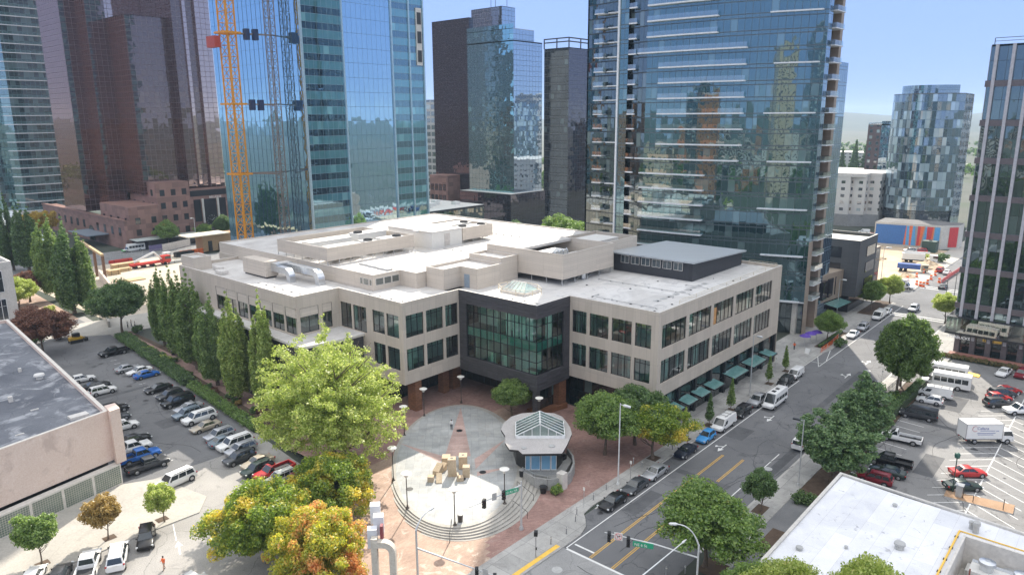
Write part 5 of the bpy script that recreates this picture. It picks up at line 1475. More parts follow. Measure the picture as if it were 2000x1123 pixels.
# --- office block on the right with pale pilasters
M_sb = curtain('dark_office_glass', (.014,.022,.02), (.035,.038,.04), 1.42, 3.77, .06, .07, 0, refl=.20, jit=.012, wave=.05, tint=(.68,.86,.95), blind=.14, blindc=(.05,.07,.065), wscale=.3, seed=17)
M_span = flat('bronze_spandrel', (.135,.115,.12), .35, .2)
M_pil = flat('pale_pilaster', (.43,.42,.44), .5)
SB = thing('pilaster_office_block', 'dark glass office block with pale pilasters beside the right car park', 'building', (176,20,0))
q = MB(); q.wall([(200,28.6),(175.5,28.6)], 8.6, 63.4); q.wall([(175.5,28.6),(175.5,-40)], 8.6, 63.4); q.build('curtain_wall', M_sb, SB)
q = MB(); q.wall([(200,-40),(200,28.6)],0,63.4); q.wall([(175.5,-40),(200,-40)],0,63.4); q.prism([(175.5,-40),(200,-40),(200,28.6),(175.5,28.6)],63.0,63.3); q.build('rear_wall', M_sb, SB)
ys = [27.6-2.83*k for k in range(24)]
for y in ys:
    q = MB(); q.box(175.0,y-.28,3.4,175.45,y+.28,63.4); q.build('pilaster', M_pil, SB)
for k in range(4):
    q = MB(); q.box(178+6*k,28.65,3.4,178.6+6*k,29.1,63.4); q.build('pilaster', M_pil, SB)
for z in (10.8,18.45,26.0,33.5,41.05,48.5,56.1):
    q = MB(); q.box(175.2,-40,z-.75,175.5,28.62,z+.45); q.box(175.2,28.62,z-.75,200,28.92,z+.45); q.build('spandrel', M_span, SB)
q = MB(); q.wall([(200,27.8),(176.2,27.8),(176.2,-40)], .1, 8.6); q.build('shop_glazing', M_shop, SB)
q = MB(); q.wall([(200,29.8),(173.8,29.8),(173.8,2)], 5.0, 8.2); q.build('glass_fascia', pane('fascia_glass',(.35,.5,.42),.16), SB)
q = MB(); q.box(173.7,2,4.6,176.2,29.9,5.0); q.box(173.9,2,8.2,175.5,29.8,8.3); q.build('canopy', M_black, SB)
for y in ys[:12]:
    q = MB(); q.box(175.3,y-.5,.1,176.3,y+.5,4.6); q.build('pier', M_span, SB)
q = MB(); q.box(176.0,12.6,.4,176.15,15.2,4.3); q.box(176.0,9.4,.4,176.15,12.2,4.3); q.build('blue_window_film', flat('blue_film',(.10,.45,.55),.2), SB)
text('sign_lettering', 'STARBUCKS', .80, flat('white_letters',(.85,.85,.85),.4), SB, (173.6,29.4,3.8), (R(90),0,R(-90)), .05)
q = MB()
for k in range(12):
    q.bar((175.6,28.2-5.8*k,63.3),(175.6,28.2-5.8*k,64.6),.12)
q.bar((175.6,28.2,64.6),(175.6,-40,64.6),.1); q.bar((175.6,28.2,64.0),(175.6,-40,64.0),.08); q.build('roof_rail', M_black, SB)
q = MB(); q.prism([(171.5,28.4),(171.5,-20),(173.6,-20),(173.6,28.4)], -.02, .9); q.build('planter_wall', panelled('red_brick_wall',(.28,.13,.10),.5,.14,.8,var=.2), SB)

# --- round tower and the blocks beyond
M_round = curtain('faceted_panel_glass', (.03,.06,.08), (.12,.18,.22), 1.9, 3.7, .1, .22, 0, refl=.28, jit=.05, wave=.04, tint=(.8,.9,1.0), blind=.34, blindc=(.34,.44,.48), wscale=.3, seed=18)
RT = thing('round_glass_tower', 'bow fronted glass tower with chequered pale and dark panels beyond the mural wall', 'building', (370,78,0))
c0 = Vector((375.5,81)); pts = []
for k in range(25):
    a = R(95)+R(150)*k/24
    pts.append((c0.x+19*math.cos(a)*.95-0, c0.y+15.5*math.sin(a)))
q = MB(); q.wall(pts, 9, 59); q.build('curtain_wall', M_round, RT)
q = MB(); q.prism(pts, 58.6, 59); q.build('roof', M_roofgrey, RT)
q = MB(); q.wall([pts[-1],(392,68),(396,97),pts[0]], 0, 59); q.build('curtain_wall', M_round, RT)
q = MB(); q.wall([(p[0]*.8+c0.x*.2,p[1]*.8+c0.y*.2) for p in pts], 59, 62.5); q.build('crown_glass', M_condb, RT)
q = MB(); q.wall([(p[0]*.97+c0.x*.03,p[1]*.97+c0.y*.03) for p in pts], 0, 9); q.build('lobby_glazing', M_dkr, RT)
M_white = curtain('white_apartment_wall', (.06,.07,.08), (.62,.60,.57), 4.2, 3.1, 2.5, 1.75, 0, refl=.15, jit=.01, blind=.2, seed=19)
WG = thing('white_apartments', 'white apartment block on a grey plinth between the condo tower and the round tower', 'building', (356,104,0))
q = MB(); q.wall([(354.5,128),(354.5,106)], 5.4, 22.6); q.wall([(354.5,106),(357,106),(357,100),(362,100),(362,95),(385,95)], 5.4, 24); q.build('facade_wall', M_white, WG)
q = MB(); q.prism([(354.2,128),(354.2,105.5),(362,94.6),(386,94.6),(386,128)], 0, 5.4); q.build('plinth', M_roofgrey, WG)
q = MB(); q.prism([(354.3,128),(354.3,105.8),(357,99.8),(361.9,99.8),(361.9,94.9),(385,94.9),(385,128)], 22.6, 24.2, 0); q.build('roof', M_concrete, WG)
BB = thing('brick_apartment_tower', 'brown brick and blue glass apartment tower left of the round tower', 'building', (425,114,0))
q = MB(); q.wall([(420,119.5),(420,113)], 0, 45); q.build('facade_wall', curtain('brown_brick_grid',(.05,.05,.06),(.15,.11,.11),3.4,3.1,2.0,1.5,0,refl=.2,jit=.01,seed=20), BB)
q = MB(); q.wall([(420,113),(420,108)], 0, 47); q.wall([(420,108),(440,108),(440,119.5),(420,119.5)], 0, 46); q.build('curtain_wall', M_condb, BB)
q = MB(); q.prism([(420,108),(440,108),(440,119.5),(420,119.5)], 44.8, 45.4); q.build('roof', M_roofgrey, BB)
for nm, lab, x0, y0, x1, y1, z1, m in (('far_office','long white low office far beyond the white apartments',690,192,720,232,17.5,M_white),('far_hall','grey flat roofed hall in front of the far white office',560,158,600,200,10,M_concrete),
     ('rear_block','grey stone block showing a slatted brown top right of the round tower',430,48,460,66,66,M_precast),('low_shop','pale flat roofed shop behind the dirt lot',318,108,338,124,7.5,M_concrete)):
    o = thing(nm, lab, 'building', (x0,y0,0)); q = MB(); q.wall([(x0,y1),(x0,y0)],0,z1); q.wall([(x0,y0),(x1,y0),(x1,y1),(x0,y1)],0,z1); q.build('facade_wall', m, o)
    q = MB(); q.prism([(x0-.3,y0-.3),(x1,y0-.3),(x1,y1),(x0-.3,y1)], z1, z1+.7); q.build('roof', M_concrete, o)
# --- dark low building beside the street, beyond the condo tower
LB = thing('charcoal_low_building', 'charcoal five storey building with yellow roof deck beside the street', 'building', (190,58,0))
ch = panelled('charcoal_brick',(.085,.088,.095),1.2,.3,.8)
q = MB(); q.prism([(194,54.2),(209,54.2),(209,70),(194,70)], 4.6, 19.2, 0, cap=False); P_ = parapet(q,[(194,54.2),(209,54.2),(209,70),(194,70)],18.2,19.2,.4,0,1); q.build('facade_wall', [ch, M_concrete], LB)
q = MB(); q.sheet(P_, 18.2); q.build('roof', flat('yellow_deck',(.80,.62,.05),.6), LB)
q = MB(); q.prism([(199,55),(208,55),(208,66),(199,66)], 18.22, 18.4); q.build('roof_deck', M_membrane, LB)
q = MB(); q.prism([(195,56),(209,56),(209,69),(195,69)], .1, 4.6); q.build('shopfront', M_shop if False else fw, LB)
for k in range(3):
    for j in range(2):
        q = MB(); q.box(193.9,58.5+5*j,6+4.2*k,194.1,61.6+5*j,8.8+4.2*k); q.build('window', fw, LB)
    q = MB(); q.box(200+2.8*k*0,54.05,6+4.2*k,207,54.3,8.6+4.2*k); q.build('window', fw, LB)
q = MB(); q.prism([(179,59.5),(193.9,57.5),(193.9,70),(179,70)], 4.4, 11.5); q.build('tan_wing', M_tanstone, LB)
q = MB(); q.box(180,59.2,.1,193,60.2,4.3); q.build('shopfront', fw, LB)
for k in range(3):
    q = MB(); q.box(181+4.3*k,58.0,5.6,184+4.3*k,58.9-.4*k,10.2); q.build('window', fw, LB)
q = MB(); q.face([(184,55.2,3.6),(193,54.6,3.6),(193,57.6,4.2),(184,58.6,4.2)]); q.build('glass_awning', M_canopy, LB)
q = MB(); q.prism([(209.05,55),(216,55),(216,70),(209.05,70)], 4.6, 15.0); q.build('tan_wing', M_tanstone, LB)
for k in range(3):
    q = MB(); q.box(210,54.9,5.5+3.2*k,215.2,55.05,8.0+3.2*k); q.build('window', fw, LB)
# --- low wall with painted mural facing the dirt lot
MW = thing('mural_hall', 'low concrete hall with bold blue and red striped mural facing the dirt lot', 'building', (312,70,0))
q = MB(); q.prism([(309.2,81.7),(313.2,59),(318.5,54.2),(326,54.2),(324,82)], 0, 9.2, 0, top=1); q.build('wall', [M_concrete, ground('dark_gravel_roof',(.10,.10,.10),(.16,.155,.15),.2,3)], MW)
fm = Face((309.1,81.7),(313.1,59.0))
cols = {'b':flat('mural_blue',(.05,.16,.42),.6),'l':flat('mural_light_blue',(.10,.33,.62),.6),'r':flat('mural_red',(.55,.05,.06),.6),'o':flat('mural_orange',(.70,.16,.06),.6),'g':flat('mural_grey',(.30,.30,.30),.6)}
segs = [('b',.3,8.6,.3,8.6),('b',8.6,11.0,8.6,10.2),('o',10.2,10.5,11.0,11.6),('g',11.6,12.2,11.0,12.0)][:2]
for c, a0, a1, b0, b1 in (('b',.4,10.4,.4,10.9),('o',10.4,11.2,10.9,11.1),('l',11.2,12.4,11.1,12.0),('o',12.4,13.0,12.0,13.2),('l',13.0,14.6,13.2,14.0),('g',14.6,14.9,14.0,14.9),('r',14.9,15.7,14.9,15.9),('o',15.7,16.3,15.9,17.2),('g',16.3,16.9,17.2,17.6),('l',16.9,18.2,17.6,18.0),('r',18.2,19.4,18.0,20.0),('o',19.4,20.2,20.0,20.4),('g',20.2,20.5,20.4,20.7),('l',20.5,22.4,20.7,22.4)):
    q = MB(); q.face([fm.P(a0,.9,-.03),fm.P(a1,.9,-.03),fm.P(b1,8.4,-.03),fm.P(b0,8.4,-.03)]); q.build('mural_stripe', cols[c], MW)
fm2 = Face((313.1,59.0),(318.4,54.15))
q = MB(); fm2.q(q, 3.0, 6.6, .8, 8.4, -.03); q.build('mural_stripe', cols['r'], MW)

# --- blocks behind the camera, mirrored in the glass
tanwall = curtain('tan_stone_grid', (.06,.06,.06), (.56,.46,.34), 3.4, 3.3, 2.0, 1.7, 0, refl=.15, jit=.01, blind=.2, seed=21)
brownwall = curtain('brown_brick_grid_wall', (.05,.05,.06), (.36,.17,.09), 3.2, 3.3, 2.0, 1.7, 0, refl=.15, jit=.01, blind=.2, seed=22)
glasswall = curtain('slate_glass', (.03,.05,.06), (.12,.14,.16), 2.0, 3.6, .12, .3, .3, (.04,.06,.07), .3, .01, blind=.2, seed=23)
for nm, lab, x0, y0, w_, d_, h_, m in (('stone_tower','tan stone tower across the street behind the viewpoint',-150,-20,34,30,88,tanwall),('brick_tower','red brown brick tower behind the viewpoint',-125,104,26,26,62,brownwall),
      ('glass_block','slate glass block behind the viewpoint',-190,120,40,46,70,glasswall),('stone_block','lower tan block left behind the viewpoint',-90,170,36,40,34,tanwall),('white_block','white apartment block right behind the viewpoint',-60,-150,40,46,46,M_white),('slate_tower','tall slate tower right behind the viewpoint',-230,-120,38,38,110,glasswall),('brick_block','brown brick block far left behind the viewpoint',-140,280,50,44,52,brownwall)):
    o = thing(nm, lab, 'building', (x0,y0,0))
    q = MB(); q.wall([(x0,y0),(x0+w_,y0),(x0+w_,y0+d_),(x0,y0+d_),(x0,y0)],0,h_); q.build('facade_wall', m, o)
    q = MB(); q.prism([(x0-.2,y0-.2),(x0+w_+.2,y0-.2),(x0+w_+.2,y0+d_+.2),(x0-.2,y0+d_+.2)],h_,h_+.8); q.build('roof', M_roofgrey, o)

# ------------------------------------------------------------------ near low buildings
M_pink = ground('pink_stucco', (.64,.51,.44), (.70,.57,.50), .25, 6.0, stains=((.40,.30,.26), .25, .6, .5), rough=.9)
M_bitum = ground('bitumen_roof', (.085,.092,.11), (.17,.18,.20), .12, 4.0, stains=((.40,.41,.43), .17, .52, .75), rough=.8, cracks=.4)
PK = thing('pink_stucco_hall', 'windowless pink stucco hall with stained dark roof and glass block base', 'building', (30,120,0))
pc = [(34.0,103.4),(38.6,170),(-30,172),(-30,92.6),(18.2,100.0)]
pc = [(34.0,103.4),(39.4,171),(-30,174),(-30,89.0)]
pi_ = ccw([(33.7,104.4),(39.1,170.6),(-29,173),(-29,90.6)])
q = MB(); q.prism(pi_, 3.6, 10.9, 0, cap=False); P_ = parapet(q, pi_, 10.3, 10.9, .5, 0, 1); q.build('wall', [M_pink, flat('pale_coping',(.62,.58,.52),.6)], PK)
q = MB(); q.sheet(P_, 10.3); q.build('roof', M_bitum, PK)
q = MB(); q.prism(ccw([(33.0,105.2),(38.4,169.9),(-28,172),(-28,92)]), .0, 3.6, 0, cap=False); q.build('base_wall', M_black, PK)
fp = Face((-30,89.0),(34.0,103.4))
q = MB(); fp.q(q, 0, fp.L, 0, 3.2); q.face([fp.P(0,3.2,0),fp.P(fp.L,3.2,0),fp.P(fp.L,3.25,.9),fp.P(0,3.25,.9)]); q.build('plinth', M_coping, PK)
gb = NT('glass_block')
uv = gb.n('UVMap').outputs[0]; s_ = gb.n('SeparateXYZ'); gb.l(uv, s_.inputs[0])
mu = gb.math('LESS_THAN', gb.math('FRACT', gb.math('DIVIDE', s_.outputs[0], .3)), .13); mv = gb.math('LESS_THAN', gb.math('FRACT', gb.math('DIVIDE', s_.outputs[1], .3)), .13)
nz_ = gb.noise(uv, .8, 3)
col_ = gb.mix(gb.math('MAXIMUM', mu, mv), gb.mix(nz_, (.06,.09,.075,1), (.22,.27,.22,1)), (.50,.47,.42,1))
gb = gb.surf(bsdf(gb, col_, .25, spec=.6))
for k in range(16):
    a = fp.L-4.05*(k+1)+.18; b = fp.L-4.05*k-.18
    q = MB(); fp.q(q, a, b, .35, 2.95, -.03, 0, True); q.build('glass_block_panel', gb, PK)
q = MB(); q.box(33.2,104.6,3.7,34.6,106.2,11.05); 
q = MB(); q.prism([(33.5,103.2),(34.9,103.5),(35.2,106.0),(33.8,106.0)], 3.3, 11.15); q.build('corner_pilaster', M_pink, PK)
for (x,y,a,b,h) in ((29.5,106,2.3,1.3,.35),(26,120,.5,.5,.8),(22,113,1,.2,.12),(27,114,1,.2,.12),(23,106,1,.2,.12),(31,134,.4,.4,.6)):
    q = MB(); q.box(x,y,10.3,x+a,y+b,10.3+h); q.build('roof_vent', M_coping, PK)
q = MB(); q.lathe([(.5,0),(.5,.5),(.8,.55),(.7,.8),(.2,.9)],14,0,(32.2,128,10.3)); q.build('roof_vent', M_hvac, PK)

M_wroof = slabs('white_roof_coating', (.64,.65,.68), (.74,.745,.76), (.54,.54,.56), 9, 1.9, .02, .5, rough=.6, blot=((.30,.30,.33), .55, .61, .75), bscale=.22)
WR = thing('white_roofed_shop', 'flat white roofed shop in the lower right corner with sunken plant well', 'building', (78,10,0))
wp = ccw([(65.4,24.8),(90.6,24.9),(89.2,4.0),(89.0,-30),(65.4,-30)])
q = MB(); q.prism(wp, 0, 6.2, 0, cap=False); P_ = parapet(q, wp, 5.95, 6.2, .35, 0, 0); q.build('wall', M_concrete, WR)
hole = [G(1878,1045,5.95), G(2100,1100,5.95)]
q = MB()
wx0, wx1, wy1 = 66.8, 84.2, 10.2
q.sheet([(65.75,24.5),(90.2,24.5),(89.6,18),(89.3,wy1),(65.75,wy1)], 5.95); q.sheet([(wx1,wy1),(89.3,wy1),(88.8,4),(88.6,-29.6),(wx1,-29.6)], 5.95); q.sheet([(65.75,wy1),(wx0,wy1),(wx0,-29.6),(65.75,-29.6)], 5.95)
q.build('roof', M_wroof, WR)
q = MB(); q.box(wx0,-29,2.5,wx0+.25,wy1,6.35); q.box(wx1-.25,-29,2.5,wx1,wy1,6.35); q.box(wx0+.26,wy1-.25,2.5,wx1-.26,wy1,6.35); q.box(wx0+.2,-29,2.4,wx1-.2,wy1-.2,2.6); q.build('plant_well', flat('well_wall',(.60,.57,.53),.7), WR)
q = MB(); q.bar((wx0,wy1+.55,6.05),(wx1+1.2,wy1+.55,6.05),.16,.16); q.bar((wx1+1.2,wy1+.5,6.05),(wx1+1.2,wy1-6,6.05),.10,.10); q.build('gas_pipe', M_tact, WR)
for k in range(7):
    q = MB(); q.box(67.6+2.7*k,wy1+.4,5.96,67.9+2.7*k,wy1+.75,6.06); q.build('pipe_block', M_black, WR)
for (x0,y0,x1,y1,h) in ((82.0,-6,83.7,9.4,1.0),(79.4,-4,81.4,8.8,2.6),(76.4,2.8,78.8,9.2,1.8),(70,5,75.8,9.2,2.3),(70,-3,75.4,3.6,2.6),(76.4,-6,78.8,1.6,2.2)):
    q = MB(); q.box(x0,y0,2.6,x1,y1,2.6+h); q.box(x0+.1,y0-.03,2.8,x1-.1,y0,2.6+h*.8); q.build('rooftop_unit', M_hvac, WR)
for (x,y,z) in ((83.0,5.6,3.6),(80.6,7.4,5.2),(77.6,5.2,4.4),(80.4,4.4,5.2),(73,7,4.9)):
    q = MB(); q.lathe([(.62,0),(.62,.6),(.8,.65),(.75,.95),(.25,1.05)],18,0,(x,y,z)); q.build('exhaust_fan', M_galv, WR)
for (x,y) in ((83.4,3.2),(83.4,-1.5),(79,8.6)):
    q = MB(); q.bar((x,y,2.6),(x,y,5.6),.14); q.build('pipe_stub', flat('rust_red',(.22,.07,.05),.6), WR)
q = MB(); q.bar((81.6,-6,4.9),(81.6,8.8,4.9),.5,.7); q.build('duct', M_galv, WR)
for (x,y,r_,h) in ((77.6,14.8,.45,.7),(86.2,9.4,.3,1.3),(86.8,9.9,.25,.9),(70.6,22.6,.3,.35),(86.5,17.5,.22,.3),(74,19,.16,.3)):
    q = MB(); q.lathe([(r_,0),(r_,h*.7),(r_*1.3,h*.72),(r_*1.2,h)],12,0,(x,y,5.95)); q.build('roof_vent', M_steelpost, WR)
# pale stone office at the left edge
LO = thing('pale_stone_office', 'pale stone office with gridded windows cut by the left edge', 'building', (45,205,0))
q = MB(); lo = ccw([(49.8,206.2),(51.5,260),(10,262),(10,198)]); q.prism(lo, 1.2, 16.8, 0, cap=False); P_ = parapet(q, lo, 16.0, 16.8, .5, 0, 0); q.build('wall', M_concrete, LO)
q = MB(); q.sheet(P_, 16.0); q.build('roof', M_roofgrey, LO)
q = MB(); q.prism(ccw([(50.6,205.2),(52.3,260),(9,262),(9,197)]), 0, 1.6); q.build('plinth', M_concrete, LO)
fo = Face((10,198),(49.8,206.2))
for k in range(7):
    for z in (2.8,9.6):
        fo.window(LO, fo.L-2.4-5.2*k-3.6, fo.L-2.4-5.2*k, z, z+5.2, 3, -.1, 1.8, flat('office_glass',(.03,.035,.045),.06,spec=.9), fm=M_slabedge, bw=.12)

# the low town behind the viewpoint, seen only as one mass in the mirrored glass
tr_ = random.Random(77); q = MB(); k_ = 0
for i in range(130):
    a = R(tr_.uniform(150,300)); d_ = tr_.uniform(230,900); x, y = d_*math.cos(a), d_*math.sin(a)
    w_, e_, h_ = tr_.uniform(16,44), tr_.uniform(16,44), tr_.choice((6,8,10,14,18,26,40)); m = tr_.randrange(5)
    q.wall([(x,y),(x+w_,y),(x+w_,y+e_),(x,y+e_),(x,y)], 0, h_, m); q.sheet([(x,y),(x+w_,y),(x+w_,y+e_),(x,y+e_)], h_, 5)
tn = q.build('far_town', [tanwall, brownwall, glasswall, M_white, M_precast, M_roofgrey]); tn['kind'] = 'stuff'
# ------------------------------------------------------------------ vehicles
def paint(name, c, metal=.0):
    t = NT(name); tc = t.n('TexCoord').outputs['Object']
    d = t.noise(tc, 1.2, 5)                       # road dust towards the sills
    s = t.n('SeparateXYZ'); t.l(tc, s.inputs[0])
    f = t.math('MULTIPLY', t.mapr(s.outputs[2], .6, .2, 0, .16), t.mapr(d, .35, .65))
    col = t.mix(f, rgb(c), (.23,.21,.19,1))
    return t.surf(bsdf(t, col, .38, metal, .35, Coat_Weight=.3, Coat_Roughness=.03))
PAINT = {k: paint('paint_'+k, c, m) for k, (c, m) in dict(white=((.74,.74,.73),0), black=((.006,.006,.007),0), navy=((.008,.014,.03),0), grey=((.07,.075,.082),.3), silver=((.42,.43,.45),.5), red=((.42,.025,.025),0), darkred=((.20,.012,.022),.1), blue=((.02,.13,.46),.1), lightblue=((.05,.28,.62),.1), beige=((.42,.37,.29),.3), steel=((.20,.25,.30),.4), green=((.018,.035,.03),.1), charcoal=((.045,.047,.052),.2)).items()}
P0 = PAINT['white']
M_cglass = flat('car_glass', (.022,.030,.034), .03, spec=1.0, obj=True, var=.0)
M_tyre = flat('tyre_rubber', (.018,.018,.018), .85, obj=True)
M_rim = flat('alloy_rim', (.42,.42,.43), .3, .7, obj=True)
M_trim = flat('black_trim', (.015,.015,.016), .5, obj=True)
M_hl = flat('headlight_lens', (.62,.64,.64), .08, spec=.9, obj=True)
M_tl = flat('taillight_lens', (.35,.012,.012), .12, spec=.8, obj=True)
M_plate = flat('number_plate', (.65,.65,.62), .4, obj=True)
M_bed = flat('bed_liner', (.03,.03,.032), .7, obj=True)

def loft_body(secs):
    """secs: (x, zb, zs, zt, w, wt) from rear to front; closed hull"""
    q = MB(); rings = []
    for x, zb, zs, zt, w, wt in secs:
        h = [(w*.86,zb),(w*.985,zb+.16),(w,(zb+zs)*.5),(w*.985,zs-.05),(w*.94,zs+.02),(wt,zt)]
        ring = [(x,y,z) for y,z in h]+[(x,-y,z) for y,z in h[::-1]]
        rings.append(q.add(ring))
    k = 12
    for a, b in zip(rings, rings[1:]):
        for i in range(k):
            j = (i+1)%k
            q.f.append((a+i,a+j,b+j,b+i)); q.m.append(0)
    q.f.append(tuple(rings[0]+i for i in range(k))[::-1]); q.m.append(0)
    q.f.append(tuple(rings[-1]+i for i in range(k))); q.m.append(0)
    q.f = [f[::-1] for f in q.f]
    return q
def cabin(q, xb, xf, rb, rf, z0, z1, w0, w1):
    """greenhouse frustum with a slightly crowned roof; returns corner dict"""
    B = [(xb,-w0,z0),(xf,-w0,z0),(xf,w0,z0),(xb,w0,z0)]; T = [(rb,-w1,z1-.05),(rf,-w1,z1-.05),(rf,w1,z1-.05),(rb,w1,z1-.05)]
    m_ = .10
    T2 = [(rb+m_*1.2,-w1+m_*1.3,z1),(rf-m_*1.6,-w1+m_*1.3,z1),(rf-m_*1.6,w1-m_*1.3,z1),(rb+m_*1.2,w1-m_*1.3,z1)]
    n = q.add(B+T+T2)
    for i in range(4):
        j = (i+1)%4
        q.f.append((n+i,n+j,n+4+j,n+4+i)); q.m.append(0); q.f.append((n+4+i,n+4+j,n+8+j,n+8+i)); q.m.append(0)
    q.f.append((n+8,n+9,n+10,n+11)); q.m.append(0)
    return B, T
def bil(a, b, c, d, s, t):
    a, b, c, d = map(Vector, (a,b,c,d)); return (a.lerp(b,s)).lerp(d.lerp(c,s), t)
def gquad(q, a, b, c, d, s0, s1, t0, t1, off=.012):
    P = [bil(a,b,c,d,s0,t0),bil(a,b,c,d,s1,t0),bil(a,b,c,d,s1,t1),bil(a,b,c,d,s0,t1)]
    n = (P[1]-P[0]).cross(P[3]-P[0]).normalized()
    q.face([p+n*off for p in P])
def add_parts(o, L, W, xw, rw, zl, zt, nose, tail, B=None, T=None, panes=2, side_t=(.14,.88), rear=True, sides=None, ws=True, plate=True):
    bp = lambda q, nm, m, sm=None, par=None: q.build(nm, m, par or o, True, sm, False)
    if B:
        if ws: q = MB(); gquad(q, B[1],B[2],T[2],T[1], .05,.95,.06,.93); bp(q,'windshield',M_cglass)
        if rear: q = MB(); gquad(q, B[3],B[0],T[0],T[3], .08,.92,.12,.9); bp(q,'rear_window',M_cglass)
        for a,b,c,d in ((B[0],B[1],T[1],T[0]),(B[2],B[3],T[3],T[2])):
            q = MB(); fl = a is B[2]
            for s0, s1 in (sides or [(.05+.92*k/panes+.015,.05+.92*(k+1)/panes-.015) for k in range(panes)]):
                gquad(q,a,b,c,d, (1-s1 if fl else s0),(1-s0 if fl else s1),*side_t)
            bp(q,'side_window',M_cglass)
    for x in xw:
        for s in (-1,1):
            q = MB(); y0, y1 = s*(W/2-.2), s*(W/2+.012)
            q.tube([(x,y0,rw),(x,y1-s*.03,rw),(x,y1,rw)],[rw,rw,rw*.9],18); wh = bp(q,'wheel',M_tyre,40)
            q = MB(); q.tube([(x,y1-s*.01,rw),(x,y1+s*.006,rw)],[rw*.66,rw*.6],14); bp(q,'rim',M_rim,40,wh)
    for s in (-1,1):
        q = MB(); x, z = nose; q.box(x-.16,s*(W/2-.12)-.16,z-.08,x+.025,s*(W/2-.12)+.09,z+.08); bp(q,'headlight',M_hl)
        q = MB(); x, z = tail; q.box(x-.025,s*(W/2-.11)-.12,z-.09,x+.14,s*(W/2-.11)+.085,z+.09); bp(q,'taillight',M_tl)
        if B and ws:
            q = MB(); p = Vector(B[1]).lerp(Vector(T[1]),.18); q.box(p.x-.3,s*(abs(p.y)+.1)-.09,p.z-.06,p.x-.18,s*(abs(p.y)+.1)+.09,p.z+.1); bp(q,'wing_mirror',M_trim)
    q = MB(); x, z = nose; q.box(x-.05,-W/2+.32,z-.28,x+.03,W/2-.32,z-.04); bp(q,'grille',M_trim)
    q = MB(); x, z = tail; q.box(x-.03,-.26,z-.12,x,.26,z+.02); bp(q,'number_plate',M_plate)
def arches(q, xw, rw, W):
    for x in xw:
        for s in (-1,1): q.tube([(x,s*(W/2-.1),rw*1.02),(x,s*(W/2+.004),rw*1.02)],rw*1.16,18,1)
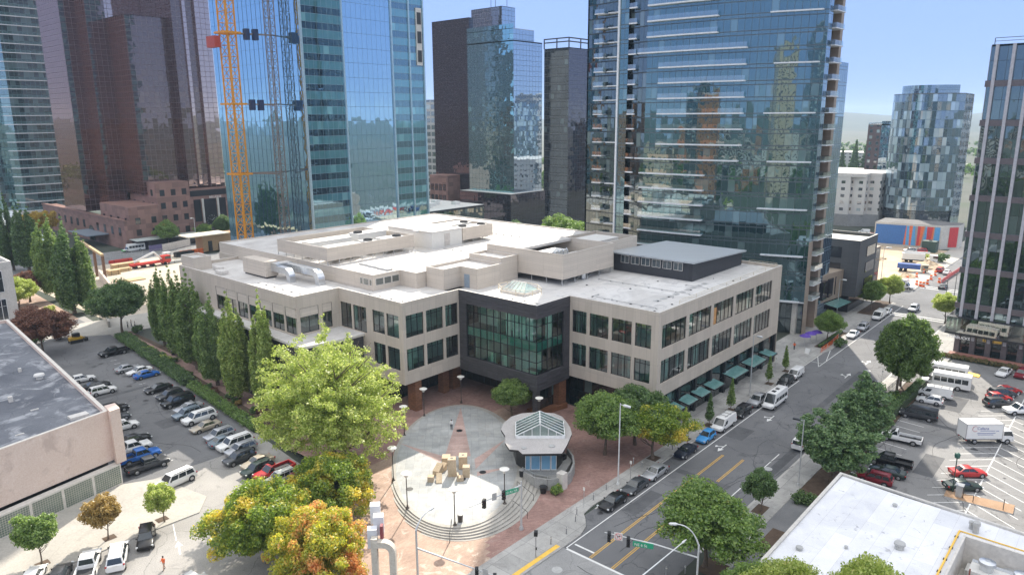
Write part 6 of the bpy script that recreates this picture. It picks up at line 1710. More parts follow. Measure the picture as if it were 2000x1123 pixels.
def make_vehicle(kind):
    o = thing(kind, None, None, link=False)
    fin = lambda q: q.build('body', [P0, M_trim], o, True, 38, False)
    if kind in ('sedan','coupe','hatchback'):
        L, W = dict(sedan=(4.85,1.86),coupe=(4.7,1.86),hatchback=(4.2,1.78))[kind]; h = L/2; w = W/2
        tailz = .98 if kind != 'hatchback' else .95
        q = loft_body([(-h,.38,.70,.80,w*.86,w*.70),(-h+.12,.26,.80,tailz-.06,w*.94,w*.80),(-h+.75,.20,.86,tailz,w,w*.84),(-.4,.18,.86,.95,w,w*.86),(h-1.55,.18,.84,.93,w,w*.84),(h-.7,.20,.74,.82,w*.99,w*.78),(h-.15,.24,.62,.68,w*.90,w*.66),(h,.32,.54,.60,w*.80,w*.58)])
        xw, rw = (-h+.95,h-.92), .34; arches(q,xw,rw,W)
        zt = dict(sedan=1.46,coupe=1.38,hatchback=1.55)[kind]
        rb = dict(sedan=-h+1.5,coupe=-h+1.55,hatchback=-h+.55)[kind]; xb = dict(sedan=-h+.72,coupe=-h+.5,hatchback=-h+.14)[kind]
        B, T = cabin(q, xb, h-1.35, rb, h-2.15, .90, zt, w*.90, w*.66); fin(q)
        add_parts(o,L,W,xw,rw,.9,zt,(h-.05,.60),(-h+.02,.78),B,T,2)
    elif kind in ('suv','large_suv'):
        L, W, zt = (4.7,1.90,1.70) if kind == 'suv' else (5.6,2.03,1.92); h = L/2; w = W/2; zh = 1.05 if kind == 'suv' else 1.15
        q = loft_body([(-h,.42,.85,zh-.08,w*.9,w*.78),(-h+.10,.32,.95,zh,w*.97,w*.86),(0,.26,zh-.08,zh,w,w*.88),(h-1.2,.26,zh-.10,zh-.02,w,w*.86),(h-.35,.28,zh-.2,zh-.12,w*.97,w*.78),(h-.05,.34,zh-.3,zh-.24,w*.9,w*.72),(h,.42,.72,.78,w*.84,w*.66)])
        xw, rw = (-h+.95,h-.95), .38 if kind == 'suv' else .42; arches(q,xw,rw,W)
        B, T = cabin(q, -h+.10, h-1.2, -h+.42, h-1.85, zh-.04, zt, w*.93, w*.74)
        for s in (-1,1): q.box(-h+.7,s*w*.66-.02,zt-.03,h-2.2,s*w*.66+.02,zt+.05,1)
        fin(q); add_parts(o,L,W,xw,rw,zh,zt,(h-.06,zh-.28),(-h+.03,zh-.08),B,T,3)
    elif kind in ('crew_pickup','pickup'):
        L, W, zt = (5.9,2.02,1.90); h = L/2; w = W/2; zh = 1.16
        cab0 = -.75 if kind == 'crew_pickup' else .35
        q = loft_body([(cab0-.02,.42,zh-.1,zh,w,w*.9),(h-1.3,.42,zh-.12,zh-.02,w,w*.88),(h-.3,.42,zh-.16,zh-.08,w*.98,w*.82),(h,.46,zh-.28,zh-.22,w*.92,w*.76)])
        q.box(-h,-w*.99,.55,cab0-.021,-w*.99+.12,zh-.03); q.box(-h,w*.99-.12,.55,cab0-.021,w*.99,zh-.03); q.box(-h,-w*.99+.121,.55,-h+.1,w*.99-.121,zh-.03); q.box(-h+.1,-w*.99+.121,.55,cab0-.021,w*.99-.121,.72,1)
        q.box(-h-.08,-w*.9,.5,-h-.001,w*.9,.68,1)
        xw, rw = (-h+1.15,h-1.02), .41; arches(q,xw,rw,W)
        B, T = cabin(q, cab0, h-1.4, cab0+.18, h-2.15, zh-.03, zt, w*.92, w*.74); fin(q)
        add_parts(o,L,W,xw,rw,zh,zt,(h-.06,zh-.26),(-h+.01,zh-.25),B,T,2 if kind == 'crew_pickup' else 1)
        q = MB(); q.box(-h+.11,-w*.99+.122,.721,cab0-.03,w*.99-.122,.74); q.build('cargo_bed', M_bed, o, True, None, False)
    elif kind in ('cargo_van','high_roof_van','small_van','passenger_van'):
        L, W, zt = dict(cargo_van=(5.7,2.02,2.15),high_roof_van=(6.9,2.03,2.75),small_van=(4.8,1.83,1.88),passenger_van=(5.8,2.02,2.1))[kind]; h = L/2; w = W/2; zh = 1.12
        q = loft_body([(-h,.45,1.0,zh,w*.96,w*.92),(0,.36,zh-.05,zh,w,w*.95),(h-1.0,.36,zh-.08,zh,w,w*.9),(h-.25,.38,zh-.22,zh-.14,w*.95,w*.8),(h,.46,.74,.82,w*.86,w*.7)])
        xw, rw = (-h+1.25,h-1.0), .37; arches(q,xw,rw,W)
        B, T = cabin(q, -h+.03, h-.72, -h+.12, h-1.55 if kind != 'high_roof_van' else h-1.75, zh-.04, zt, w*.965, w*.83); fin(q)
        sides = [(.72,.90)] if kind in ('cargo_van','small_van') else [(.05,.25),(.27,.46),(.48,.68),(.71,.9)]
        add_parts(o,L,W,xw,rw,zh,zt,(h-.05,.86),(-h+.03,1.15),B,T,1,(.10,.62 if kind != 'high_roof_van' else .5),sides=sides)
        if kind == 'cargo_van':
            q = MB()
            for y in (-.55,.55): q.bar((-h+.3,y,zt+.16),(h-2.0,y,zt+.16),.06)
            for x in (-2.2,-1,.2): q.bar((x,-.7,zt+.1),(x,.7,zt+.1),.06); q.bar((x,-.7,zt-.02),(x,-.7,zt+.12),.05); q.bar((x,.7,zt-.02),(x,.7,zt+.12),.05)
            q.build('roof_rack', M_rim, o, True, None, False)
        if kind == 'high_roof_van':
            for x in (-1.2,.4): q = MB(); q.box(x,-.3,zt-.01,x+.7,.3,zt+.1); q.build('roof_vent', M_trim, o, True, None, False)
    elif kind == 'shuttle_bus':
        L, W, zt = 8.2, 2.4, 2.95; h = L/2; w = W/2
        q = loft_body([(h-1.9,.45,1.05,1.15,w*.86,w*.8),(h-.9,.45,1.0,1.1,w*.84,w*.76),(h-.15,.46,.86,.95,w*.8,w*.66),(h,.5,.76,.82,w*.74,w*.6)])
        q.box(-h,-w,.5,h-1.95,w,zt-.2); q.prism([(-h+.02,-w+.05),(h-2.0,-w+.05),(h-2.0,w-.05),(-h+.02,w-.05)],zt-.2,zt)
        B, T = cabin(q, h-1.96, h-1.25, h-1.95, h-1.75, 1.1, 2.15, w*.82, w*.74)
        xw, rw = (-h+2.0,h-1.15), .42; arches(q,xw,rw,W); fin(q)
        add_parts(o,L,W,xw,rw,1.1,zt,(h-.05,.86),(-h+.02,1.3),B,T,1,rear=False)
        for s in (-1,1):
            for k in range(5):
                q = MB(); x0 = -h+.45+1.13*k; q.box(x0,s*w-.005 if s>0 else s*w-.012,1.45,x0+1.0,s*w+.012 if s>0 else s*w+.005,2.35); q.build('side_window', M_cglass, o, True, None, False)
        q = MB(); q.box(-h-.012,-.8,1.5,-h+.01,.8,2.3); q.build('rear_window', M_cglass, o, True, None, False)
    elif kind == 'box_truck':
        L, W, zt = 7.6, 2.4, 3.45; h = L/2; w = W/2
        q = MB(); q.box(h-1.75,-1.02,.5,h-.02,1.02,1.35); B, T = cabin(q, h-1.72, h-.04, h-1.66, h-.42, 1.33, 2.25, 1.02, .93)
        q.box(-h+.2,-.45,.55,h-1.7,.45,.85,1); arches(q,(h-.95,),.42,2.04); fin(q)
        add_parts(o,L,2.1,(-h+1.6,h-.95),.42,1.3,zt,(h-.02,.82),(-h+.2,.75),B,T,1,rear=False)
        q = MB(); q.box(-h,-w,1.0,h-1.95,w,zt); bx_ = q.build('cargo_box', P0, o, True, None, False)
        q = MB()
        for y in (-w,w):
            for x in (-h,h-1.95): q.bar((x,y,1.0),(x,y,zt),.07)
            q.bar((-h,y,zt),(h-1.95,y,zt),.07); q.bar((-h,y,1.0),(h-1.95,y,1.0),.1)
        q.build('box_frame', M_rim, bx_, True, None, False)
    return o
PROTO = {k: make_vehicle(k) for k in ('sedan','coupe','hatchback','suv','large_suv','crew_pickup','pickup','cargo_van','high_roof_van','small_van','passenger_van','shuttle_bus','box_truck')}
CATN = dict(sedan='car',coupe='car',hatchback='car',suv='car',large_suv='car',crew_pickup='pickup truck',pickup='pickup truck',cargo_van='van',high_roof_van='van',small_van='van',passenger_van='van',shuttle_bus='bus',box_truck='truck')
def put(kind, col, px, py, head, label, group=None, zc=.7, z=0.0, sc_=None):
    """vehicle whose middle is seen at the survey pixel, heading in degrees from the street axis"""
    p = G(px,py,zc+z); p.z = z
    return dup(PROTO[kind], p, R(head), label, CATN[kind], group, sc_, {P0: PAINT[col]}, name=kind)
KERB = 'cars parked along the left kerb'
for k, c, px, py, lab in (('sedan','black',1188,972,'glossy black sedan parked foremost at the kerb bulge'),('sedan','grey',1234,943,'grey sedan with bright sunshade in the windshield behind the black sedan'),('sedan','silver',1275,917,'silver sedan third from the corner along the kerb'),('coupe','navy',1332,876,'dark navy coupe parked below the yellow sapling'),('hatchback','lightblue',1377,850,'bright blue hatchback parked behind a white van with roof rack'),
      ('cargo_van','white',1411,823,'white cargo van with roof rack behind the blue hatchback'),('suv','black',1444,801,'black crossover between the white roof rack van and the silver pickup'),('crew_pickup','silver',1477,779,'silver pickup with open dark bed beside the tall grey lamp post'),('suv','black',1527,742,'black crossover in front of the small white van'),('small_van','white',1552,727,'small white delivery van last along the storefront kerb')):
    o = put(k, c, px, py, 180, lab, KERB, 1.0 if 'van' in k else .75); o.location.y = 48.05
put('high_roof_van','white',1514,777,180,'tall white van with two roof vents driving down the near lane',None,1.3)
for k, c, px, py, lab in (('sedan','white',1649,647,'white sedan parked by the orange barrier beyond the condo tower'),('suv','silver',1664,633,'silver crossover parked behind the white sedan beyond the condo tower'),('cargo_van','white',1707,614,'white van parked below the far street trees'),('sedan','white',1722,604,'white car tucked behind the white van under the far street trees')):
    o = put(k, c, px, py, 180, lab, 'cars parked beyond the condo tower', .9); o.location.y = 48.2
put('sedan','darkred',1737,652,0,'dark red car half hidden by the street maple')
put('suv','silver',1785,602,180,'pale crossover driving near the far crossing')
put('sedan','grey',1842,559,0,'grey car waiting on the far side of the crossing')
put('sedan','white',1850,531,0,'white car on the far street by the striped barrier')
put('suv','red',1836,527,0,'red vehicle on the far street beside the white car')
put('shuttle_bus','white',1756,554,-90,'white shuttle bus crossing before the dirt lot',None,1.4)
RK = 'cars parked along the right kerb'
for k, c, px, py, lab in (('sedan','black',1594,840,'black car at the right kerb peeking out left of the big tree'),('small_van','white',1583,868,'long white vehicle at the right kerb half hidden by foliage'),('sedan','grey',1624,812,'grey car on the right kerb behind branches'),('sedan','black',1636,799,'dark car with pale windshield on the right kerb'),('suv','steel',1655,785,'steel blue crossover on the right kerb beside the tree'),('hatchback','silver',1668,768,'silver hatchback on the right kerb seen over the tree top'),('sedan','charcoal',1698,748,'dark sedan at the right kerb on the shadow edge')):
    o = put(k, c, px, py, 0, lab, RK, .75); o.location.y = 35.6
RL = 'vehicles in the right car park'
for k, c, px, py, hd, lab in (('cargo_van','white',1826,764,96,'white cargo van between the shuttle buses and the white crossover'),('shuttle_bus','white',1847,745,96,'white shuttle bus with red tail panel in the right car park'),('shuttle_bus','white',1842,727,96,'second white shuttle bus behind the first in the right car park'),('hatchback','white',1816,779,96,'white electric crossover with dark roof beside the dark van'),('passenger_van','charcoal',1795,805,96,'dark passenger van with long black roof'),('pickup','white',1760,853,96,'white regular cab pickup with open bed'),
      ('crew_pickup','black',1738,899,96,'black pickup emerging from under the big tree'),('sedan','green',1734,918,96,'dark green sedan between the black pickup and the red crossover'),('suv','darkred',1708,932,96,'dark red crossover right behind the white roof edge'),
      ('sedan','red',1891,919,-49,'red sedan parked alone beside the dark green sedan'),('sedan','green',1880,945,-49,'dark green sedan next to the kerb island and pay station'),('sedan','red',1968,760,-49,'bright red sedan rearmost in the row of four'),('suv','grey',1958,767,-49,'grey crossover between two red cars'),('hatchback','red',1952,774,-49,'red hatchback third in the row of four'),('suv','charcoal',1950,786,-49,'charcoal crossover nearest in the row of four'),('pickup','white',1997,800,131,'white pickup cut by the right edge of the car park'),
      ('sedan','white',1961,725,172,'white sedan parked against the brick planter of the office block'),('suv','darkred',1997,729,172,'dark red crossover at the right edge by the office block')):
    put(k, c, px, py, hd, lab, RL, 1.1 if 'van' in k or 'bus' in k else .75)
bt = put('box_truck','white',1925,846,-49,'white box truck with blue logo lettering on its side', RL, 1.4)
fb = [c for c in bt.children if c.name.startswith('cargo_box')][0]
M_lblue = flat('logo_blue', (.03,.07,.30), .4, obj=True)
def lettering(body, size, x, z, side=-1, par=None, par_root=None, y=1.2, m=None, name='lettering'):
    t_ = text(name, body, size, m or M_lblue, None, (0,0,0), (0,0,0), .004)
    t_.parent = par; t_.rotation_euler = (R(90),0,0 if side < 0 else R(180)); t_.location = (x, side*(y+.008), z)
    return t_
lettering('Callana', .62, -2.2, 2.55, -1, fb)
for x0, x1, z in ((-1.7,.6,2.36),(.75,1.2,2.34),(-2.1,.7,1.98),(-2.0,.4,1.72)):
    q = MB(); q.box(x0,-1.215,z-.035,x1,-1.204,z+.035); q.build('lettering', M_lblue, fb, True)
q = MB(); cs = [(-2.5+.42*math.cos(a),-1.212,2.7+.42*math.sin(a)) for a in [R(40)+R(280)*k/20 for k in range(21)]]
for a, b in zip(cs, cs[1:]): q.bar(a, b, .09, .02)
q.build('logo_ring', flat('logo_red',(.45,.03,.04),.4,obj=True), fb, True)
# left car park
LP = 'cars along the hedge in the left car park'
for k, c, px, py, hd, lab in (('crew_pickup','black',222,686,180,'long black pickup farthest up the left car park'),('sedan','silver',249,717,0,'silver grey sedan left of the white sedan in the hedge row'),('sedan','white',272,722,180,'white sedan between the silver and the bright blue sedans'),('sedan','blue',286,729,0,'bright blue sedan in the hedge row'),('sedan','black',309,756,180,'black sedan standing alone below the bright blue one'),('suv','charcoal',332,770,180,'charcoal crossover behind the black large suv'),('large_suv','black',347,782,180,'black large suv by the start of the sunny hedge'),
      ('sedan','silver',368,793,180,'silver sedan wedged behind the steel grey suv'),('suv','steel',365,806,180,'steel grey suv with its front to the lane'),('large_suv','white',389,814,180,'boxy white suv with long roof in the hedge row'),('sedan','beige',401,830,180,'small beige sedan below the boxy white suv'),('suv','silver',428,847,180,'pale silver crossover at the top of the sunlit hedge group'),('sedan','steel',437,858,0,'steel blue sedan backed beside the silver crossover'),('large_suv','white',459,864,180,'white large suv next to the steel blue sedan'),('suv','silver',470,875,180,'silver hatch roofed crossover behind the grey off-roader'),('suv','grey',467,892,180,'grey off-roader with black fenders facing the lane'),
      ('sedan','beige',503,899,180,'beige sedan at the foot of the big yellow green tree'),('suv','green',503,914,180,'dark green crossover shaded by the big tree'),('pickup','red',536,918,180,'red pickup under the big tree'),('suv','white',548,931,180,'white crossover in front of the red pickup'),('crew_pickup','darkred',583,936,180,'dark red pickup hidden behind leaves below the big tree')):
    put(k, c, px, py, hd, lab, LP, .8)
LQ = 'vehicles along the pink hall'
for k, c, px, py, hd, lab in (('crew_pickup','charcoal',288,906,-3,'dark grey pickup with black bed nearest the pink hall corner'),('crew_pickup','blue',272,889,-3,'bright blue pickup beside the dark grey pickup'),('crew_pickup','white',255,874,-3,'white pickup behind the bright blue pickup'),('sedan','black',262,855,-3,'black sedan behind the white pickup by the pink hall'),('suv','white',240,830,-3,'white crossover poking out from behind the pink wall'),('sedan','grey',224,813,-3,'grey car mostly hidden behind the pink wall'),('suv','black',222,797,-3,'black car hidden behind the pink wall corner'),('suv','white',200,761,-3,'white car behind the roof edge of the pink hall'),('sedan','black',188,750,-3,'black car behind the roof edge of the pink hall'),('hatchback','white',162,737,-3,'white car farthest up behind the pink hall roof')):
    put(k, c, px, py, hd, lab, LQ, .8)
put('large_suv','white',343,937,188,'white large suv driving across the sunlit lane')
BL = 'vehicles in the lower left parking bays'
for k, c, px, py, hd, lab in (('suv','black',285,1046,-116,'black suv with silver nose parked facing out at the kerb end'),('large_suv','white',229,1082,64,'white large suv seen from behind between pickup and black suv'),('crew_pickup','white',171,1100,62,'white pickup seen from behind with open bed'),('hatchback','charcoal',117,1114,60,'dark hatchback left of the white pickup at the bottom'),('sedan','white',62,1122,58,'white car at the lower left corner of the frame')):
    put(k, c, px, py, hd, lab, BL, .9)
put('cargo_van','white',362,1137,8,'white van roof cut by the bottom edge near the orange shirted person',None,1.6)
# back street and far lot
o = put('shuttle_bus','white',260,484,180,'white shuttle bus with green nose on the back street',None,1.4)
q = MB(); q.box(3.2,-1.0,.55,4.14,1.0,1.0); q.build('green_nose', flat('shuttle_green',(.10,.42,.12),.4,obj=True), o, True)
put('small_van','white',1688,452,100,'white van parked above the mural wall',None,.9)
put('sedan','charcoal',1668,454,100,'dark car parked left of the white van above the dirt lot')
put('suv','darkred',1702,459,100,'dark red car right of the white van above the dirt lot')
put('suv','silver',1778,489,100,'silver car parked below the mural stripes')
put('suv','red',1798,490,100,'red car below the mural stripes')
# ------------------------------------------------------------------ foliage
def leaf_mesh(name, clumps, per, size, seed, squash=.75, up=.35, mat=None, jitter=.55):
    """many small folded leaf sprays scattered through clumps; clumps = (x,y,z,r)"""
    rg = np.random.default_rng(seed)
    cl = np.array(clumps, float)
    w = cl[:,3]**2; n = np.maximum(6,(per*len(cl)*w/w.sum()).astype(int))
    idx = np.repeat(np.arange(len(cl)), n); N = len(idx)
    d = rg.normal(size=(N,3)); d /= np.linalg.norm(d,axis=1)[:,None]
    rad = rg.random(N)**.55
    c = cl[idx,:3]+d*(cl[idx,3]*rad)[:,None]*np.array([1,1,squash])
    nrm = d*.8+rg.normal(size=(N,3))*.7+np.array([0,0,up]); nrm /= np.linalg.norm(nrm,axis=1)[:,None]
    t = np.cross(nrm, rg.normal(size=(N,3))); t /= np.linalg.norm(t,axis=1)[:,None]
    b = np.cross(nrm,t)
    s = size*(1-jitter+2*jitter*rg.random(N))[:,None]
    fold = nrm*s*.22
    V = np.stack([c-t*s, c-b*s*.62+fold, c+t*s, c+b*s*.62+fold],1).reshape(-1,3)
    me = bpy.data.meshes.new(name)
    me.vertices.add(N*4); me.vertices.foreach_set('co', V.astype(np.float32).ravel())
    me.loops.add(N*4); me.loops.foreach_set('vertex_index', np.arange(N*4,dtype=np.int32))
    me.polygons.add(N); me.polygons.foreach_set('loop_start', np.arange(0,N*4,4,dtype=np.int32)); me.polygons.foreach_set('loop_total', np.full(N,4,dtype=np.int32))
    me.update(); me.validate()
    if mat: me.materials.append(mat)
    return me
M_bark = ground('bark', (.10,.075,.055), (.17,.135,.105), 2.0, 9.0)
def mesh_part(name, me, par):
    o = bpy.data.objects.new(name, me); o.parent = par; return o
def trunk_mesh(h, r, limbs, seed, lean=.0, spread=.45, fork=.35):
    rn = random.Random(seed); q = MB()
    pts = [(lean*math.sin(k*1.3)*.3+rn.uniform(-.05,.05)*h*.1, lean*math.cos(k)*.3, h*k/6) for k in range(7)]
    q.tube(pts, [r*(1.25 if k == 0 else 1-.14*k) for k in range(7)], 9)
    for k in range(limbs):
        a = 2*math.pi*k/limbs+rn.uniform(-.4,.4); z0 = h*rn.uniform(fork,.85); L = spread*h*rn.uniform(.6,1.1)*(1.15-z0/h*.6)
        p0 = Vector((0,0,z0)); p1 = p0+Vector((math.cos(a)*L*.5,math.sin(a)*L*.5,L*.35)); p2 = p0+Vector((math.cos(a+.2)*L,math.sin(a+.2)*L,L*.85))
        q.tube([p0,p1,p2],[r*.42,r*.28,r*.08],6)
        for s in (-1,1):
            e = p1.lerp(p2,.5)+Vector((math.cos(a+s*.9)*L*.4,math.sin(a+s*.9)*L*.4,L*.3)); q.tube([p1,e],[r*.2,r*.05],5)
    return q
def round_clumps(rx, rz, zc, n, seed, cr, lump=.25, inner=.45):
    rn = random.Random(seed); out = []
    lob = [(rn.uniform(0,6.28), rn.uniform(-.5,.9), rn.uniform(.6,1)) for _ in range(7)]
    for i in range(n):
        z = 1-2*(i+.5)/n; a = i*2.39996+rn.uniform(-.3,.3)
        rr = math.sqrt(max(0,1-z*z))
        d = Vector((rr*math.cos(a),rr*math.sin(a),z))
        g = 1+lump*sum(w*max(0,math.cos(a-la))**3*max(.2,1-abs(z-lz)) for la,lz,w in lob)/1.6-lump*.55
        k = g*(rn.uniform(inner,.72) if i % 3 == 0 else rn.uniform(.72,.98))
        if z < -.55: k *= .82
        out.append((d.x*rx*k, d.y*rx*k, zc+d.z*rz*k, cr*rn.uniform(.65,1.25)))
    return out
def tree(kind, name_mat, clumps, per, size, seed, tr, squash=.75, up=.35):
    o = thing(kind, None, None, link=False)
    tk = tr.build('trunk', M_bark, o, True, 60, False)
    mesh_part('crown', leaf_mesh('crown', clumps, per, size, seed, squash, up, name_mat), o)
    return o
LG = leafmat('leaf_green', [(.11,.205,.04),(.205,.33,.065),(.35,.48,.10)], ([(.36,.32,.06),(.42,.25,.05)], .66), .52)
LGD = leafmat('leaf_dark_green', [(.07,.135,.042),(.12,.215,.058),(.19,.30,.08)], None, .48)
LCOL = leafmat('leaf_column_green', [(.12,.21,.05),(.21,.33,.075),(.36,.47,.12)], None, .55)
LYG = leafmat('leaf_yellow_green', [(.25,.35,.05),(.44,.54,.10),(.70,.74,.25)], ([(.60,.52,.20),(.66,.54,.22)], .69), .58)
LOR = leafmat('leaf_orange', [(.25,.36,.035),(.55,.56,.05),(.80,.66,.07)], ([(.90,.42,.12),(.90,.52,.20),(.82,.33,.09)], .50), .6, .24)
LORL = leafmat('leaf_yellow_and_green', [(.12,.22,.025),(.25,.37,.035),(.46,.54,.05)], ([(.74,.68,.06),(.84,.60,.08),(.78,.72,.09)], .52), .6, .26)
LSUN = leafmat('leaf_column_painted_sun', [(.20,.30,.06),(.34,.45,.09),(.52,.60,.16)], None, .55)  # lighter copy of the column leaf, sunlight put into its colour
LRED = leafmat('leaf_russet', [(.14,.05,.03),(.22,.09,.05),(.28,.14,.08)], None, .35)
LYEL = leafmat('leaf_yellow', [(.45,.32,.03),(.58,.42,.05),(.65,.5,.1)], None, .5)
LTAN = leafmat('leaf_gold_tan', [(.30,.20,.04),(.44,.30,.08),(.52,.38,.14)], ([(.20,.20,.05),(.3,.26,.07)], .6), .45)
LHED = leafmat('leaf_hedge', [(.06,.12,.035),(.10,.185,.05),(.16,.26,.07)], None, .35)
# columnar hornbeams: upright plumes from a clear stem
def column_clumps(h, r, seed, z0=.13):
    rn = random.Random(seed); out = []
    n_p = 7
    for i in range(n_p):
        a = 2*math.pi*i/n_p+rn.uniform(-.5,.5); top = rn.uniform(.60,.95) if i else 1.0; off = rn.uniform(.42,.78)*r if i else .2; pr = rn.uniform(.28,.46)*r
        n = 20
        for k in range(n):
            t_ = k/(n-1); z = h*(z0+(top-z0)*t_)
            w = math.sin(math.pi*min(1,.18+.80*t_))**.55
            spread = off*(.55+.55*math.sin(math.pi*min(1,.1+.8*t_)))
            lean = rn.uniform(-.15,.15)
            out.append((math.cos(a)*spread+rn.uniform(-.2,.2), math.sin(a)*spread+rn.uniform(-.2,.2), z, max(.22,pr*w*(1-.45*t_)*rn.uniform(.7,1.25))))
    return out
col_protos = []
for k in range(3):
    h = 20.0
    col_protos.append(tree('columnar_tree', LCOL, column_clumps(h, 3.05, 40+k), 260, .165, 60+k, trunk_mesh(h*.8,.26,9,70+k,0,.12,.2), 1.5, .2))
for k, (px, py, ty, lab, w_) in enumerate(((322,675,517,'columnar tree farthest up the brick walk',1.0),(356,698,512,'second columnar tree counted from the far end of the walk',1.05),(386,722,528,'tall dark columnar tree beside the far corner of the taupe building',1.1),(425,752,560,'columnar tree in front of the shuttered windows, before the sunlit pair',1.0),(468,782,570,'sunlit columnar tree with a split pointed top',1.05),(520,808,568,'sunlit narrow columnar tree nearest the big yellow green tree',.95))):
    p = G(px,py,.13); d = math.hypot(p.x,p.y); top = CH+(ray(px,ty)[2]/math.hypot(*ray(px,ty)[:2]))*d
    s = (top-.13)/20.0
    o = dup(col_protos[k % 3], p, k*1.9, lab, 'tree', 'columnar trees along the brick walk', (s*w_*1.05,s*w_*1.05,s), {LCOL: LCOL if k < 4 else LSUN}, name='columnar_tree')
    o.rotation_euler.x = (.02,-.03,.015,.035,-.02,.03)[k]; o.rotation_euler.y = (-.025,.02,.03,-.015,.03,-.03)[k]; o.scale.x *= (1,1.12,.92,1.18,.95,.86)[k]; o.scale.y *= (1.1,.95,1.1,.9,1.0,.88)[k]; o.scale.z *= (1,.97,1.02,.95,1.0,1.0)[k]
for k, (px, py, ty, lab, w_) in enumerate(((28,528,378,'dark poplar leftmost behind the pale stone office',1.1),(58,532,392,'broad dark poplar right of the leftmost poplar',1.6),(112,585,418,'sunlit poplar left of the garden path',1.25),(146,612,424,'tall dark poplar in the middle of the garden row',1.3),(170,608,448,'poplar at the right of the garden row',1.15))):
    p = G(px,py,.1); d = math.hypot(p.x,p.y); top = CH+(ray(px,ty)[2]/math.hypot(*ray(px,ty)[:2]))*d; s = top/20.0
    dup(col_protos[(k+1) % 3], p, k*2.3+.5, lab, 'tree', 'poplars by the garden path', (s*w_,s*w_,s), {LCOL: LGD} if k in (0,1,3) else None, name='columnar_tree')
def place(proto, x, y, z, rz, lab, s=1.0, group=None, swap=None, name='tree'):
    return dup(proto, (x,y,z), rz, lab, 'tree', group, s, swap, name=name)
# big feathery tree
bigc = []
rn_ = random.Random(8)
lobes = [(rn_.uniform(0,6.28), rn_.uniform(.1,.95), rn_.uniform(.7,1.0)) for _ in range(11)]
for k in range(210):
    t_ = (k+.5)/210; a = k*2.39996+rn_.uniform(-.3,.3); zz = 1-2*t_
    rr = math.sqrt(max(0,1-zz*zz)); zz2 = zz if zz > 0 else zz*.86
    g = .74+.36*max([w*max(0,math.cos(a-la))**4*max(0,1-abs((zz+1)/2-lz)*2.2) for la,lz,w in lobes])
    for j in range(6):
        f = (.34+.66*j/5)*g*rn_.uniform(.9,1.06)
        bigc.append((11.2*rr*math.cos(a)*f+rn_.uniform(-.5,.5), 11.2*rr*math.sin(a)*f+rn_.uniform(-.5,.5), 11.4+9.6*zz2*f+rn_.uniform(-.4,.4), rn_.uniform(.75,1.45)*(1.15-.45*j/5)))
bigc += [(.8+.3*math.sin(k),.6+.3*math.cos(k),20.0+.42*k,.9-.08*k) for k in range(9)]+[(4.6,-1.2,17.6+.4*k,.8-.08*k) for k in range(6)]+[(-4.2,2.8,17.0+.4*k,.8-.08*k) for k in range(6)]
big = tree('feathery_tree', LYG, bigc, 100, .14, 5, trunk_mesh(17,.5,18,6,.4,.55,.16), .6, .5)
place(big, 55.2, 83.0, -.4, .6, 'very large feathery yellow green tree in front of the taupe building', (1.07,1.07,1.03), name='feathery_tree')
# turning maples at the plaza corner
def maple(kind, mat, rx, rz, zc, n, seed, cr, per, size, h, r=.2):
    return tree(kind, mat, round_clumps(rx,rz,zc,int(n*1.7),seed,cr*1.0,.6,.4), int(per*1.3), size*.70, seed+1, trunk_mesh(h,r,9,seed+2,.2,.4,.3), .78, .4)
mA = maple('autumn_maple', LOR, 5.9, 4.7, 5.2, 110, 21, 1.0, 260, .19, 6.5)
mB = maple('autumn_maple', LORL, 5.9, 4.7, 5.3, 115, 31, 1.05, 260, .19, 6.5)
place(mA, *G(632,1150,.1).xy, .1, 1.2, 'orange topped maple nearest the camera beside the gateway sculpture', (.90,.90,.98), name='autumn_maple')
place(mB, *G(522,1098,.1).xy, .1, 2.6, 'large dark green maple with yellow crown left of the orange maple', (1.02,1.02,1.05), name='autumn_maple')
place(mB, *G(655,1012,.3).xy, .2, 4.4, 'orange flecked maple between the big tree and the orange maple', (1.0,1.0,.95), name='autumn_maple')
